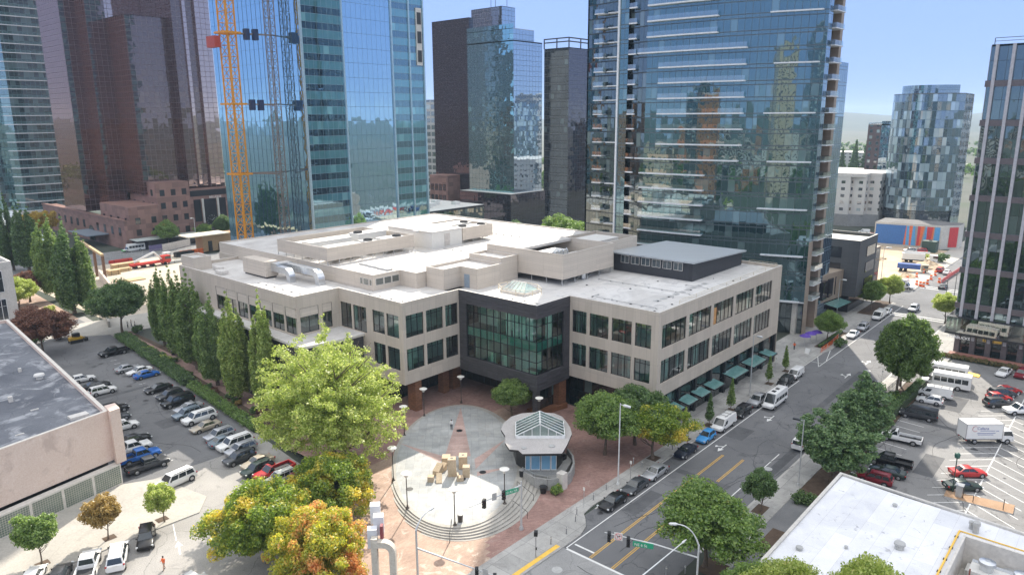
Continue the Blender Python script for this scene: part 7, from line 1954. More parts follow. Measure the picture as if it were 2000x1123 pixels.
# round street trees
rA = maple('street_tree', LG, 3.9, 3.6, 5.6, 95, 51, .95, 240, .17, 5.5)
rB = maple('street_tree', LG, 3.3, 3.0, 5.2, 80, 61, .85, 230, .17, 5.0)
rS = maple('small_tree', LG, 2.0, 1.9, 3.6, 46, 71, .62, 190, .15, 3.6, .09)
for proto, px, py, z, rz, s, lab, sw in ((rA,1182,888,.14,.3,(1.25,1.25,1.08),'full round green tree beside the plaza pavilion',None),(rB,1240,868,.14,1.9,(1.3,1.3,1.2),'darker green tree against the corner of the taupe building',{LG:LGD}),(rB,1274,894,.14,2.7,(1.28,1.28,1.06),'round tree with orange patches near the parked sedans',{LG:LORL}),(rB,999,818,.85,4.0,(.98,.98,.84),'small light green tree at the top of the plaza under the glass bay',{LG:LCOL}),
      (rA,1376,1106,.14,5.2,(1.32,1.32,1.08),'large dark green street tree on the right corner pavement',None),(rS,1487,999,.14,.8,1.05,'small dark green tree in the right pavement pit',{LG:LGD}),(rA,1615,668,.14,1.0,.80,'street tree by the orange barrier beyond the condo tower',None),(rA,1700,606,.14,2.0,.86,'first of two spreading trees by the charcoal low building',None),(rA,1737,592,.14,3.0,.84,'second spreading tree at the far street corner',{LG:LYG}),(rB,1845,632,.14,4.0,.95,'pale tree before the office block at the crossing',{LG:LYG}),
      (rA,330,482,.1,5.0,1.15,'round street tree before the granite podium',None),(rB,402,470,.1,.6,.9,'small street tree right of the podium street tree',None),(rA,438,466,.1,1.7,1.1,'dark street tree by the foot of the yellow crane',{LG:LGD}),(rA,240,652,.1,2.8,(1.55,1.55,1.42),'broad dark tree at the end of the hedge',{LG:LGD})):
    p = G(px,py,z); place(proto, p.x, p.y, z, rz, lab, s, 'street trees', sw, proto.name.split('.')[0])
for px, py, rz, lab, sw, s in ((82,1102,.2,'small bright green tree at the lower left by the glass block wall',{LG:LG},1.10),(213,1052,1.3,'small golden tan tree between the green ones at the pink hall',{LG:LTAN},1.05),(322,1018,2.2,'small olive tree at the end of the kerb by the white suv',{LG:LYG},.98)):
    p = G(px,py,.13); place(rS, p.x, p.y, .13, rz, lab, s, 'small trees along the pink hall', sw, 'small_tree')
# slim saplings on the storefront pavement
sap = tree('sapling', LG, [(math.cos(k*2.4)*.32*(1-k/34),math.sin(k*2.4)*.32*(1-k/34),1.5+3.9*k/30,.5*(1.05-k/38)) for k in range(31)], 60, .12, 81, trunk_mesh(4.6,.06,7,82,0,.14,.3), 1.2, .3)
for px, py, rz, lab, sw, s in ((1337,858,0,'yellow green sapling beside the sign pole',{LG:LYG},1.0),(1385,832,1,'dark sapling beside the white roof rack van',{LG:LGD},1.05),(1427,802,2,'sapling behind the black crossover on the storefront pavement',{LG:LCOL},1.08),(1501,750,3,'sapling left of the farther black crossover',{LG:LCOL},1.02),(1533,726,4,'sapling beside the small white van',None,1.0)):
    p = G(px,py,.14); place(sap, p.x, p.y, .14, rz, lab, (s,s,s), 'saplings on the storefront pavement', sw, 'sapling')
# tall trees of the right side
def twin(seed, rx, rz, zc):
    c = round_clumps(rx, rz, zc, 190, seed, .85, .75, .35)
    rn = random.Random(seed)
    for k in range(26): t_ = k/26; c.append((rn.uniform(-.8,.8)*(1-t_)*2, rn.uniform(-.8,.8)*(1-t_)*2, zc+rz*.6+rz*.62*t_, .8-.45*t_))
    return c
LCON = leafmat('leaf_bluish_green', [(.095,.185,.075),(.165,.28,.105),(.27,.39,.14)], ([(.22,.21,.06),(.28,.22,.07)], .70), .45)
rC = tree('bushy_tree', LCON, twin(91,4.6,6.0,6.6), 210, .16, 91, trunk_mesh(11,.3,14,92,0,.32,.15), .7, .4)
rD = tree('bushy_tree', LCON, twin(94,3.6,6.6,7.8), 210, .16, 95, trunk_mesh(12,.3,14,96,0,.3,.15), .8, .4)
place(rC, 98.6, 28.0, .1, .3, 'wide bushy bluish green tree between the street and the right car park', (1.08,1.08,.80), None, None, 'bushy_tree')
place(rD, 107.6, 27.6, .1, 2.3, 'taller pointed bluish green tree just behind the wide bushy one', (1.02,1.02,.90), None, None, 'bushy_tree')
mp = maple('street_maple', LG, 5.2, 7.2, 9.2, 170, 95, 1.2, 260, .24, 12, .3)
place(mp, 139.2, 30.1, .1, 1.0, 'tall leafy maple between the sunlit street and the right car park', (.86,.86,1.0), None, {LG:leafmat('leaf_maple', [(.07,.14,.025),(.13,.23,.04),(.23,.34,.06)], None, .55)}, 'street_maple')
place(mp, 146.0, 31.2, .1, 3.4, 'second leafy maple just behind the tall one at the car park', (.66,.66,.82), None, {LG:LGD}, 'street_maple')
# trees rising into the frame bottom
for px, py, x0, rz, lab, sw, k_ in ((1703,1088,61.5,.9,'yellow green tree top rising at the bottom edge before the white roof',{LG:LYG},1.0),(1540,1098,61.0,2.9,'green tree top at the bottom edge left of the yellow green one',{LG:LYG},.95),(1470,1108,60.6,4.0,'olive tree top at the bottom edge near the right corner',{LG:LG},.8)):
    d = ray(px,py); t_ = x0/d[0]; y0, z0 = d[1]*t_, CH+d[2]*t_
    s_ = z0/9.2; place(rA, x0, y0, .0, rz, lab, (1.0*k_,1.0*k_,s_), None, sw, 'street_tree')
# garden trees at the left and greenery behind the building
for proto, px, py, rz, s, lab, sw in ((rA,84,690,.4,(1.35,1.35,1.15),'russet leaved tree above the dark roofed pink hall',{LG:LRED}),(rB,60,590,1.2,(1.5,1.5,1.1),'pinkish red bushy tree behind the pale stone office',{LG:LRED}),(rB,40,610,2.2,(1.3,1.3,1.2),'olive bushy tree behind the pale stone office',{LG:LYG}),(rS,70,470,3.2,(2.2,2.2,2.2),'bright yellow tree row between the poplars, left one',{LG:LYEL}),(rS,92,466,4.2,(2.0,2.0,2.1),'bright yellow tree row between the poplars, right one',{LG:LYEL}),(rS,50,474,5.2,(1.9,1.9,2.0),'bright yellow tree leftmost between the poplars',{LG:LYEL})):
    p = G(px,py,.1); place(proto, p.x, p.y, .1, rz, lab, s, 'garden trees', sw, proto.name.split('.')[0])
for x, y, s, rz, lab, sw in ((196,150,(2.2,2.2,1.9),.3,'large green tree between the charcoal tower and the condo tower',{LG:LG}),(204,140,(1.9,1.9,1.5),1.3,'green tree against the left edge of the condo tower',{LG:LGD}),(200,176,(1.5,1.5,1.4),2.3,'dark tree below the green mirror tower',{LG:LGD}),(186,190,(1.3,1.3,1.3),3.3,'green tree behind the rear corner of the taupe roof',None),(176,168,(1.2,1.2,1.1),4.3,'sunlit tree behind the rear roof edge',{LG:LYG}),(172,128,(1.1,1.1,1.5),5.3,'flowering tree beside the condo tower foot',{LG:LYG}),(214,160,(1.9,1.9,1.4),.8,'tree by the parked cars under the green mirror tower',{LG:LGD})):
    place(rA, x, y, .1, rz, lab, s, 'trees behind the taupe building', sw, 'street_tree')
pine = tree('fir_tree', LGD, [(math.cos(k*2.4)*3.4*(1-k/90)**1.1*random.Random(k).uniform(.3,1),math.sin(k*2.4)*3.4*(1-k/90)**1.1*random.Random(k).uniform(.3,1),2.5+17.5*k/90,.95*(1.1-k/110)) for k in range(90)], 80, .38, 97, trunk_mesh(18,.3,4,98,0,.1,.3), .5, .3)
for k, (x, y, s) in enumerate(((640,226,1.15),(652,222,1.35),(646,214,1.0),(660,206,1.2),(668,198,1.5),(655,196,1.1),(672,190,1.7),(690,240,1.2))):
    place(pine, x, y, 0, k, ('far fir tree in the hazy gap right of the condo tower'), s, 'far firs on the horizon', None, 'fir_tree')
# wooded districts further out read as masses
def wood(nm, cx, cy, rx, ry, n, seed, h=9):
    rn = random.Random(seed)
    cl = [(cx+rn.uniform(-1,1)*rx, cy+rn.uniform(-1,1)*ry, rn.uniform(.2,1)*h, rn.uniform(3,6)) for _ in range(n)]
    me = leaf_mesh(nm, cl, 60, 1.3, seed, .8, .4, LGD); o = bpy.data.objects.new(nm, me); COL.objects.link(o); o['kind'] = 'stuff'; return o
wood('far_wood', 1000, 250, 350, 160, 260, 7); wood('far_wood', 250, 700, 330, 120, 240, 8); wood('far_wood', -260, 40, 90, 330, 260, 9, 11); wood('far_wood', 520, 420, 200, 120, 120, 10)
# hedges and shrubs
def hedge(nm, lab, pts, w, h, mat, seed, z=.1):
    rn = random.Random(seed); cl = []
    for a, b in zip(pts, pts[1:]):
        L = math.hypot(b[0]-a[0],b[1]-a[1]); n = int(L/.42)
        for k in range(n):
            t_ = (k+rn.random())/n; x = a[0]+(b[0]-a[0])*t_; y = a[1]+(b[1]-a[1])*t_
            for s in (-1,0,1): cl.append((x+s*w*.3+rn.uniform(-.1,.1), y+rn.uniform(-.15,.15), z+h*rn.uniform(.35,.75), .42*h*rn.uniform(.8,1.2)))
    o = thing(nm, lab, 'hedge', (pts[0][0],pts[0][1],z))
    me = leaf_mesh('foliage', [(c[0]-pts[0][0],c[1]-pts[0][1],c[2]-z,c[3]) for c in cl], 110, .11, seed, .9, .5, mat)
    p = mesh_part('foliage', me, o); COL.objects.link(p)
    q = MB()
    for a, b in zip(pts, pts[1:]): q.bar((*a,z+h*.36),(*b,z+h*.36),w*.62,h*.7)
    q.build('branches', flat('hedge_core',(.03,.05,.02),.9), o)
    return o
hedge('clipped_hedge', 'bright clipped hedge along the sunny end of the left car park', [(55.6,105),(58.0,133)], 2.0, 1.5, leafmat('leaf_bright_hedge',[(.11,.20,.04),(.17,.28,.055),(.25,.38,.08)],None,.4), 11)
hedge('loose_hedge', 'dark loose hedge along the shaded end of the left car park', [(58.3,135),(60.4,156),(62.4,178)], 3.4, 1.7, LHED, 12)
hedge('low_hedge', 'dark hedge between the forecourt and the big bushy tree', [(90.5,30.2),(92,26.5),(101,26.0)], 1.6, 1.5, LGD, 13)
hedge('low_hedge', 'dark clipped hedge along the right car park behind the maple', [(108,28.4),(128,28.6),(148,28.2)], 2.6, 1.8, LHED, 14)
hedge('low_hedge', 'shrub strip below the starbucks shop front' if False else 'shrub strip below the office block shop front', [(171.0,29.6),(171.0,16)], 1.4, .9, leafmat('leaf_shrub_mix',[(.08,.12,.03),(.2,.16,.05),(.26,.15,.07)],None,.3), 15)
hedge('low_hedge', 'ground hedge below the condo tower beside the orange barrier', [(160.5,51.0),(175,51.2)], 1.6, .7, LGD, 16, .14)
sh = thing('shrub', None, None, link=False)
mesh_part('foliage', leaf_mesh('foliage', round_clumps(.8,.6,.62,16,5,.36,.3,.4), 46, .11, 6, .9, .5, LHED), sh)
tw_ = MB()
for k in range(5): a = k*1.26; tw_.tube([(0,0,0),(math.cos(a)*.35,math.sin(a)*.35,.6)],[.03,.012],5)
tw_.build('branches', M_bark, sh, True, None, False)
rn_ = random.Random(44); n_ = 0
def shrubs(n, xr, yr, s0, s1, mats, lab, grp, z=.12):
    for k in range(n):
        x, y = rn_.uniform(*xr), rn_.uniform(*yr); s = rn_.uniform(s0,s1)
        dup(sh, (x,y,z), rn_.uniform(0,6), lab, 'shrub', grp, (s,s,s*rn_.uniform(.8,1.1)), {LHED: rn_.choice(mats)}, name='shrub')
shrubs(26, (59.2,60.2), (106,150), .5, 1.1, [LHED,LGD,LTAN,LRED], 'low mixed shrub in the planting bed between hedge and brick walk', 'shrubs in the bed beside the walk')
shrubs(12, (61.2,62.6), (150,176), .6, 1.2, [LHED,LG,LYG], 'loose shrub in the far planting bed by the walk', 'shrubs in the far bed by the walk')
shrubs(10, (108,146), (29.0,30.6), .9, 1.8, [LHED,LGD,LG], 'rounded shrub behind the right kerb', 'shrubs behind the right kerb', .1)
for px, py, s, m, lab in ((1087,965,1.1,LG,'bright green shrub at the foot of the pavilion ramp'),(1061,952,.8,LG,'potted shrub in a dark pot by the pavilion ramp'),(1104,905,.9,LTAN,'straw coloured shrub in the pavilion planter box'),(268,650,1.6,LGD,'dark shrub at the hedge end beside the group of people'),(118,663,2.2,LRED,'dark red bush by the small yellow loader'),(70,672,2.0,LGD,'dark green bush left of the small yellow loader'),(98,632,2.2,LHED,'clipped round bush in the garden planter'),(122,640,1.8,LHED,'second clipped round bush in the garden planter'),(96,612,1.8,LYG,'pale bush behind the clipped round bushes'),(1838,512,2.6,LHED,'wide shrub by the excavated lot'),(1803,508,2.0,LYG,'pale shrub beside the wide shrub at the excavated lot'),(1640,677,1.6,LGD,'shrub by the orange barrier')):
    p = G(px,py,.12); dup(sh, p, 1.0, lab, 'shrub', None, s, {LHED: m}, name='shrub')
# ------------------------------------------------------------------ tower crane and hoist
M_crane = flat('crane_yellow', (.66,.27,.012), .45)
M_hoist = flat('hoist_brown', (.20,.15,.12), .5)
M_dkblue = flat('dark_blue_box', (.02,.035,.09), .5)
def lattice(mb, c, w, z0, z1, pitch, rot, r=.13, rd=.07):
    ca, sa = math.cos(rot), math.sin(rot)
    P = lambda i, z: (c[0]+w/2*(ca*(-1,1,1,-1)[i%4]-sa*(-1,-1,1,1)[i%4]), c[1]+w/2*(sa*(-1,1,1,-1)[i%4]+ca*(-1,-1,1,1)[i%4]), z)
    for i in range(4): mb.bar(P(i,z0),P(i,z1),r*2)
    z = z0; k = 0
    while z < z1-.01:
        zn = min(z1,z+pitch)
        for i in range(4):
            mb.bar(P(i,z),P(i+1,z),rd*1.6)
            mb.bar(P(i,z if k%2 else zn),P(i+1,zn if k%2 else z),rd*1.6)
        z = zn; k += 1
cc = ray(449,120); cc = cc/cc[0]*106; cx_, cy_ = float(cc[0]), float(cc[1])
CR = thing('tower_crane', 'tall yellow lattice tower crane mast in front of the blue glass tower', 'crane', (cx_,cy_,0))
q = MB(); lattice(q,(cx_,cy_),3.0,0,112,2.9,.35,.17,.085); q.build('mast', M_crane, CR)
q = MB(); q.box(cx_-3.5,cy_-3.5,0,cx_+3.5,cy_+3.5,.8); q.build('footing', M_concrete, CR)
q = MB(); q.tube([(cx_,cy_,.8),(cx_,cy_,111)],.16,6); q.build('ladder', M_crane, CR)
hz = ray(532,120); hz = hz/hz[0]*115.6; hx, hy = float(hz[0]), float(hz[1])
HM = thing('hoist_mast', 'slender dark lattice hoist mast climbing the blue glass tower', 'hoist', (hx,hy,0))
q = MB(); lattice(q,(hx,hy),2.0,0,112,2.2,.1,.10,.055); q.build('mast', M_hoist, HM)
for py in (64,204,338):
    z = CH+ray(449,py)[2]/ray(449,py)[0]*106
    q = MB()
    for s in (-1,1): q.box(cx_-2.6,cy_+s*2.45-.16,z-.25,cx_+2.6,cy_+s*2.45+.16,z+.25); q.box(cx_+s*2.45-.16,cy_-2.28,z-.25,cx_+s*2.45+.16,cy_+2.28,z+.25)
    q.build('collar', M_crane, CR)
    q = MB(); q.bar((cx_+2.6,cy_-1,z),(hx,hy,z-.3),.34); q.bar((cx_+2.6,cy_+1.2,z),(117.9,cy_-3,z),.3); tb = q.build('tie_beam', M_hoist, CR)
    if py < 300:
        for f in (.25,.52):
            p = Vector((cx_+2.6,cy_-1,z)).lerp(Vector((hx,hy,z-.3)),f); q = MB(); q.box(p.x-.6,p.y-.8,p.z-1.6,p.x+.6,p.y+.8,p.z+1.3); q.build('ballast_box', M_dkblue, tb)
z = CH+ray(420,86)[2]/ray(420,86)[0]*106
q = MB(); q.box(cx_-4.4,cy_-.9,z-1.6,cx_-2.65,cy_+3.6,z+1.3); q.build('hoist_cage', flat('cage_red',(.40,.05,.03),.5), CR)
# ------------------------------------------------------------------ building site at the left
M_lumber = flat('raw_lumber', (.50,.36,.20), .8)
M_orange = flat('safety_orange', (.85,.16,.03), .5)
M_redp = flat('plant_red', (.50,.04,.03), .4)
M_rust = flat('rust_steel', (.16,.085,.05), .7)
def topz(p, px, ty): return CH+ray(px,ty)[2]/math.hypot(*ray(px,ty)[:2])*math.hypot(p.x,p.y)
PF = thing('portal_frame', 'rusty steel goalpost frame at the edge of the building site', 'frame', G(207,553))
a, b = G(207,553), G(190,540); za = topz(a,205,500)
q = MB(); q.box(a.x-.35,a.y-.35,0,a.x+.35,a.y+.35,za); q.build('post', M_rust, PF); q = MB(); q.box(b.x-.35,b.y-.35,0,b.x+.35,b.y+.35,za); q.build('post', M_rust, PF)
e = a+(b-a)*2.6; q = MB(); q.bar((a.x,a.y,za+.3),(e.x,e.y,za+.3),.8,.7); q.build('beam', M_lumber, PF)
for lab, pts, h, th in (('pinkish concrete ramp wall below the goalpost frame',[(196,545),(219,575),(222,590)],3.0,.6),('long low concrete wall beside the garden path',[(186,585),(205,612),(214,640)],1.6,.5)):
    o = thing('ramp_wall', lab, 'wall', G(*pts[0])); q = MB(); pp = [G(*p) for p in pts]
    for u, v in zip(pp, pp[1:]): q.bar((u.x,u.y,h/2),(v.x,v.y,h/2),th,h)
    q.build('wall', ground('pink_concrete',(.50,.42,.36),(.60,.52,.45),.3,4) if h > 2 else M_conc2, o)
SC = thing('site_cabin', 'plywood sided site cabin with pale overhanging roof by the crane', 'cabin', G(425,488))
p = G(425,488); q = MB(); q.box(p.x-7,p.y-3,.4,p.x+7,p.y+3,6.6); q.build('cabin_wall', flat('plywood',(.36,.23,.13),.8), SC); q = MB(); q.box(p.x-13,p.y-4.4,6.6,p.x+3,p.y+4,7.0); q.build('roof', flat('canvas_roof',(.66,.58,.46),.8), SC); q = MB(); q.box(p.x-5,p.y-3.08,.5,p.x-3.4,p.y-2.9,4.4); q.build('door', M_black, SC); q = MB(); q.box(p.x-1,p.y-3.3,.2,p.x+8,p.y-3.02,3.0); q.build('dark_skirt', M_black, SC)
CTK = thing('crane_truck', 'red flatbed truck with folded white crane boom on the building site', 'truck', G(296,520))
p = G(296,520); q = MB(); q.box(p.x-7,p.y-1.3,1.0,p.x+3.5,p.y+1.3,1.6); q.build('flatbed', M_redp, CTK); q = MB(); q.box(p.x+3.6,p.y-1.25,.6,p.x+6.4,p.y+1.25,3.2); cb = q.build('cab', M_redp, CTK); q = MB(); q.box(p.x+4.4,p.y-1.28,2.0,p.x+6.45,p.y+1.28,2.9); q.build('cab_window', M_cglass, cb)
q = MB(); q.bar((p.x-5.8,p.y,2.2),(p.x+1,p.y-.8,5.0),.6); q.bar((p.x+1,p.y-.8,5),(p.x+3.4,p.y-.4,2.2),.5); q.build('boom', P0, CTK)
for k in range(4):
    for s in (-1,1):
        xx = p.x-5.6+2.9*k+(1.2 if k == 3 else 0); q = MB(); q.tube([(xx,p.y+s*.9,.55),(xx,p.y+s*1.32,.55)],.55,14); q.build('wheel', M_tyre, CTK)
for lab, px, py, w_, d_, h_, m in (('tan lumber stack in the middle of the pale building site',240,530,5,2.2,1.2,M_lumber),('tan board pile with dark ends left on the pale site',222,536,3.6,2.6,1.6,M_lumber),('long tan skip on the building site near the red barriers',245,522,9,2.4,1.6,M_lumber),('white toilet cabin on the building site',327,508,2.4,2.4,3.0,P0),('grey steel bundle behind the red flatbed',352,512,8,1.8,1.0,M_steelpost),('low dark trailer on the site by the fence',360,500,7,2.4,1.8,M_black),('pale timber mat at the site edge above the round dark tree',255,548,8,4,.4,M_lumber),('red barrier stack left of the red flatbed',236,512,8,1.0,1.1,M_redp),('orange barrier stack by the site cabin',374,497,9,1.4,1.8,M_orange),('yellow planks leaning by the ramp',196,612,1.4,1.2,2.2,M_tact)):
    p = G(px,py,.03); o = thing('material_stack', lab, 'materials', p); q = MB()
    n = max(1,int(h_/.4))
    for k in range(n): q.box(p.x-w_/2+.08*(k%2),p.y-d_/2+.06*(k%3),.03+h_*k/n,p.x+w_/2-.05*(k%3),p.y+d_/2,.03+h_*(k+.86)/n)
    q.build('stack', m, o)
    q = MB(); q.bar((p.x-w_*.3,p.y-d_/2-.03,.05),(p.x-w_*.3,p.y-d_/2-.03,h_),.08); q.bar((p.x+w_*.3,p.y-d_/2-.03,.05),(p.x+w_*.3,p.y-d_/2-.03,h_),.08); q.build('strap', M_black, o)
def fence(lab, pts, h, m, step=3.0, board=False, cat='fence', nm='site_fence'):
    o = thing(nm, lab, cat, G(*pts[0])); pp = [G(*p) for p in pts]
    pan = MB()
    for u, v in zip(pp, pp[1:]):
        L = (v-u).length; n = max(1,int(L/step))
        for k in range(n+1):
            c = u.lerp(v,k/n); po = MB(); po.bar((c.x,c.y,0),(c.x,c.y,h),.08); po.build('fence_post', M_steelpost, o)
            if k < n and not board:
                d = u.lerp(v,(k+1)/n)
                for z in (h*.12,h*.5,h*.95): pan.bar((c.x,c.y,z),(d.x,d.y,z),.05)
                for j in range(1,8): e = c.lerp(d,j/8); pan.bar((e.x,e.y,h*.12),(e.x,e.y,h*.95),.025)
        if board: pan.bar((u.x,u.y,h*.52),(v.x,v.y,h*.52),.1,h*.9)
    pan.build('fence_panels', m, o)
fence('mesh site fence between the back street and the building site', [(215,505),(300,500),(372,487)], 2.4, M_steelpost)
fence('pale hoarding along the back street by the orange barriers', [(318,492),(372,480)], 3.0, flat('pale_hoarding',(.60,.55,.50),.7), 4, True)
fence('purple banner hoarding beside the shuttle bus', [(292,493),(318,489)], 2.6, flat('purple_hoarding',(.16,.13,.26),.6), 4, True)
fence('red and white striped barrier line at the far crossing', [(1838,554),(1858,540),(1876,528)], 1.3, flat('barrier_red',(.62,.10,.09),.5), 3, True, 'barrier', 'road_barrier')
fence('orange barrier fence at the kerb beyond the condo tower', [(1602,690),(1622,676),(1637,662)], 1.2, M_orange, 2, False, 'barrier', 'road_barrier')
fence('black railing between the right pavement and the car park shrubs', [(1712,785),(1757,745)], 1.1, M_black, 2, False, 'railing', 'railing')
# white canopies left of the garden and low glass roofs
for lab, px, py, w_, d_, h_ in (('white tent canopy at the left edge behind the poplars',8,448,16,14,6),('pale blue tent canopy between the poplars',72,492,9,7,4.5),('white glasshouse roof at the far left edge',6,470,14,8,7)):
    p = G(px,py); o = thing('canopy_tent', lab, 'canopy', p); q = MB()
    for sx_ in (-1,1):
        for sy_ in (-1,1): q.bar((p.x+sx_*w_/2,p.y+sy_*d_/2,0),(p.x+sx_*w_/2,p.y+sy_*d_/2,h_),.2)
    q.build('tent_posts', M_steelpost, o); q = MB(); n = q.add([(p.x-w_/2,p.y-d_/2,h_),(p.x+w_/2,p.y-d_/2,h_),(p.x+w_/2,p.y+d_/2,h_),(p.x-w_/2,p.y+d_/2,h_),(p.x-w_/4,p.y,h_+2.4),(p.x+w_/4,p.y,h_+2.4)])
    for f in ((0,1,5,4),(1,2,5),(2,3,4,5),(3,0,4)): q.f.append(tuple(n+k for k in f)); q.m.append(0)
    q.build('canvas', flat('tent_canvas',(.62,.68,.70),.6), o)
# yellow skid loader
p = G(150,668); SK = thing('skid_loader', 'small yellow and black tracked loader on the left car park', 'loader', p)
q = MB(); q.box(p.x-1.5,p.y-.75,.5,p.x+1.1,p.y+.75,1.25); q.build('body', flat('loader_yellow',(.62,.38,.03),.45), SK); q = MB(); q.box(p.x-.7,p.y-.6,1.25,p.x+.7,p.y+.6,2.15); q.build('cab', M_black, SK)
for s in (-1,1):
    q = MB(); q.bar((p.x-1.5,p.y+s*.75,.38),(p.x+1.1,p.y+s*.75,.38),.32,.7); q.build('track', M_tyre, SK); q = MB(); q.bar((p.x-1.3,p.y+s*.72,1.5),(p.x+1.6,p.y+s*.72,.9),.14); q.build('lift_arm', flat('loader_arm',(.62,.38,.03),.45), SK)
q = MB(); q.box(p.x+1.5,p.y-.9,.15,p.x+2.2,p.y+.9,.8); q.build('bucket', M_black, SK)
# ------------------------------------------------------------------ excavated lot at the right
def mound(nm, lab, px, py, r, h, m, seed):
    p = G(px,py); rn = random.Random(seed); q = MB(); n, k = 18, 5; rows = []
    for j in range(k+1):
        rr = r*(1-j/k); rows.append([(p.x+rr*math.cos(2*math.pi*i/n)*rn.uniform(.8,1.2), p.y+rr*.7*math.sin(2*math.pi*i/n)*rn.uniform(.8,1.2), -.05+h*(j/k)**.8*rn.uniform(.85,1.1) if j else -.1) for i in range(n)])
    for a, b in zip(rows, rows[1:]):
        for i in range(n): q.face([a[i],a[(i+1)%n],b[(i+1)%n],b[i]])
    tag(q.build(nm, m, None), lab, 'dirt pile', 'dirt piles on the excavated lot')
mound('dirt_pile', 'grey brown dirt pile in front of the white pump truck', 1812, 522, 7, 2.6, M_dirt, 1)
mound('dirt_pile', 'tan dirt pile beside the charcoal building', 1708, 505, 6, 2.0, M_dirt, 2); mound('dirt_pile', 'dirt pile with scrub at the left of the lot', 1688, 489, 7, 3.0, M_dirt, 3); mound('dirt_pile', 'low dirt pile by the blue truck', 1770, 541, 4, 1.6, M_dirt, 4)
p = G(1795,513); PT2 = thing('pump_truck', 'white concrete pump truck parked on the excavated lot', 'truck', p)
T_ = Matrix.Translation(p) @ Matrix.Rotation(R(-75),4,'Z')
def local(nm, m, fn, par=None):
    q = MB(); q.T = T_; fn(q); return q.build(nm, m, par or PT2)
local('chassis', M_black, lambda q: q.box(-5.5,-1.1,.7,5.5,1.1,1.1)); local('tank_body', P0, lambda q: (q.box(-5.4,-1.2,1.12,1.6,1.2,3.2),q.bar((-5,0,3.5),(3,0,3.6),.5))); cb = local('cab', P0, lambda q: q.box(3.0,-1.2,.8,5.4,1.2,3.0)); local('cab_window', M_cglass, lambda q: q.box(4.0,-1.23,1.9,5.44,1.23,2.75), cb)
for x in (-4,-2.6,4.2):
    for s in (-1,1): local('wheel', M_tyre, lambda q: q.tube([(x,s*.8,.55),(x,s*1.22,.55)],.55,14))
p = G(1782,531); BTK = thing('dump_truck', 'blue bodied tipper truck on the excavated lot', 'truck', p); T_ = Matrix.Translation(p) @ Matrix.Rotation(R(-80),4,'Z'); PT2 = BTK
local('skip_body', flat('truck_blue',(.04,.10,.32),.4), lambda q: q.box(-4.5,-1.2,1.1,2.2,1.2,2.6)); cb = local('cab', flat('truck_cab_tan',(.35,.30,.22),.5), lambda q: q.box(2.4,-1.15,.7,4.4,1.15,2.7)); local('cab_window', M_cglass, lambda q: q.box(3.2,-1.18,1.7,4.44,1.18,2.5), cb)
for x in (-3.4,-2.1,3.4):
    for s in (-1,1): local('wheel', M_tyre, lambda q: q.tube([(x,s*.8,.5),(x,s*1.2,.5)],.5,14))
p = G(1815,492); o = thing('storage_tank', 'dark green square tank below the red mural stripes', 'tank', p); q = MB(); q.box(p.x-2,p.y-2.4,.1,p.x+2,p.y+2.4,4.2); q.build('tank', flat('tank_green',(.03,.07,.06),.5), o); q = MB(); q.tube([(p.x,p.y,4.2),(p.x,p.y,4.6)],.5,12); q.build('hatch', M_black, o)
p = G(1684,486); EX = thing('excavator', 'orange yellow excavator behind the charcoal building', 'excavator', p)
q = MB(); q.box(p.x-2,p.y-1.4,1.0,p.x+2,p.y+1.4,2.6); q.build('house', M_crane, EX); q = MB(); q.bar((p.x+1.5,p.y,2.4),(p.x+4.5,p.y-1,5.4),.5); q.bar((p.x+4.5,p.y-1,5.4),(p.x+6.6,p.y-1.6,2.0),.4); q.build('boom', M_crane, EX); q = MB(); q.bar((p.x-2.2,p.y-1.1,.5),(p.x+2.2,p.y-1.1,.5),.6,1); q.bar((p.x-2.2,p.y+1.1,.5),(p.x+2.2,p.y+1.1,.5),.6,1); q.build('tracks', M_tyre, EX); q = MB(); q.box(p.x+.4,p.y-1.45,2.6,p.x+1.8,p.y+.1,3.9); q.build('cab', M_black, EX)
barrel = thing('traffic_barrel', None, None, link=False)
q = MB(); q.lathe([(.34,0),(.34,.08),(.26,.1),(.22,1.0),(.05,1.04)],12); q.build('barrel', M_orange, barrel, True, 40, False); q = MB(); q.lathe([(.25,.45),(.24,.65)],12); q.build('band', P0, barrel, True, 40, False)
for k, (px, py) in enumerate(((1790,557),(1797,559),(1803,560),(1811,555),(1818,546),(1826,538),(1790,542),(1804,534),(1834,552),(1772,548))):
    dup(barrel, G(px,py), 0, 'orange traffic barrel beside the excavated lot', 'barrel', 'orange barrels by the excavated lot', 1.5, name='traffic_barrel')
for px, py in ((1436,716),): 
    p = G(px,py,.14); dup(barrel, p, 0, 'orange cone like barrel under the storefront canopies', 'barrel', None, .9, name='traffic_barrel')
p = G(1577,690,.14); o = thing('sandwich_board', 'white sandwich board on the pavement below the condo tower', 'sign', p); q = MB(); q.face([(p.x-.4,p.y-.5,.14),(p.x-.4,p.y+.5,.14),(p.x,p.y+.5,1.3),(p.x,p.y-.5,1.3)]); q.face([(p.x+.4,p.y+.5,.14),(p.x+.4,p.y-.5,.14),(p.x,p.y-.5,1.3),(p.x,p.y+.5,1.3)]); q.build('board', P0, o)
for k, (px, py) in enumerate(((1571,676),(1582,671),(1594,668))):
    p = G(px,py,.14); o = thing('parasol', ('purple parasol nearest the condo tower doors','middle purple parasol by the condo tower','outer purple parasol towards the street tree')[k], 'parasol', p, 'purple parasols by the condo tower'); q = MB(); q.lathe([(1.25,2.3),(.7,2.65),(.05,2.9)],10,0,tuple(p)); q.build('parasol_canopy', flat('purple_canvas',(.10,.05,.34),.7), o); q = MB(); q.tube([p,p+Vector((0,0,2.9))],.04,6); q.build('pole', M_steelpost, o)
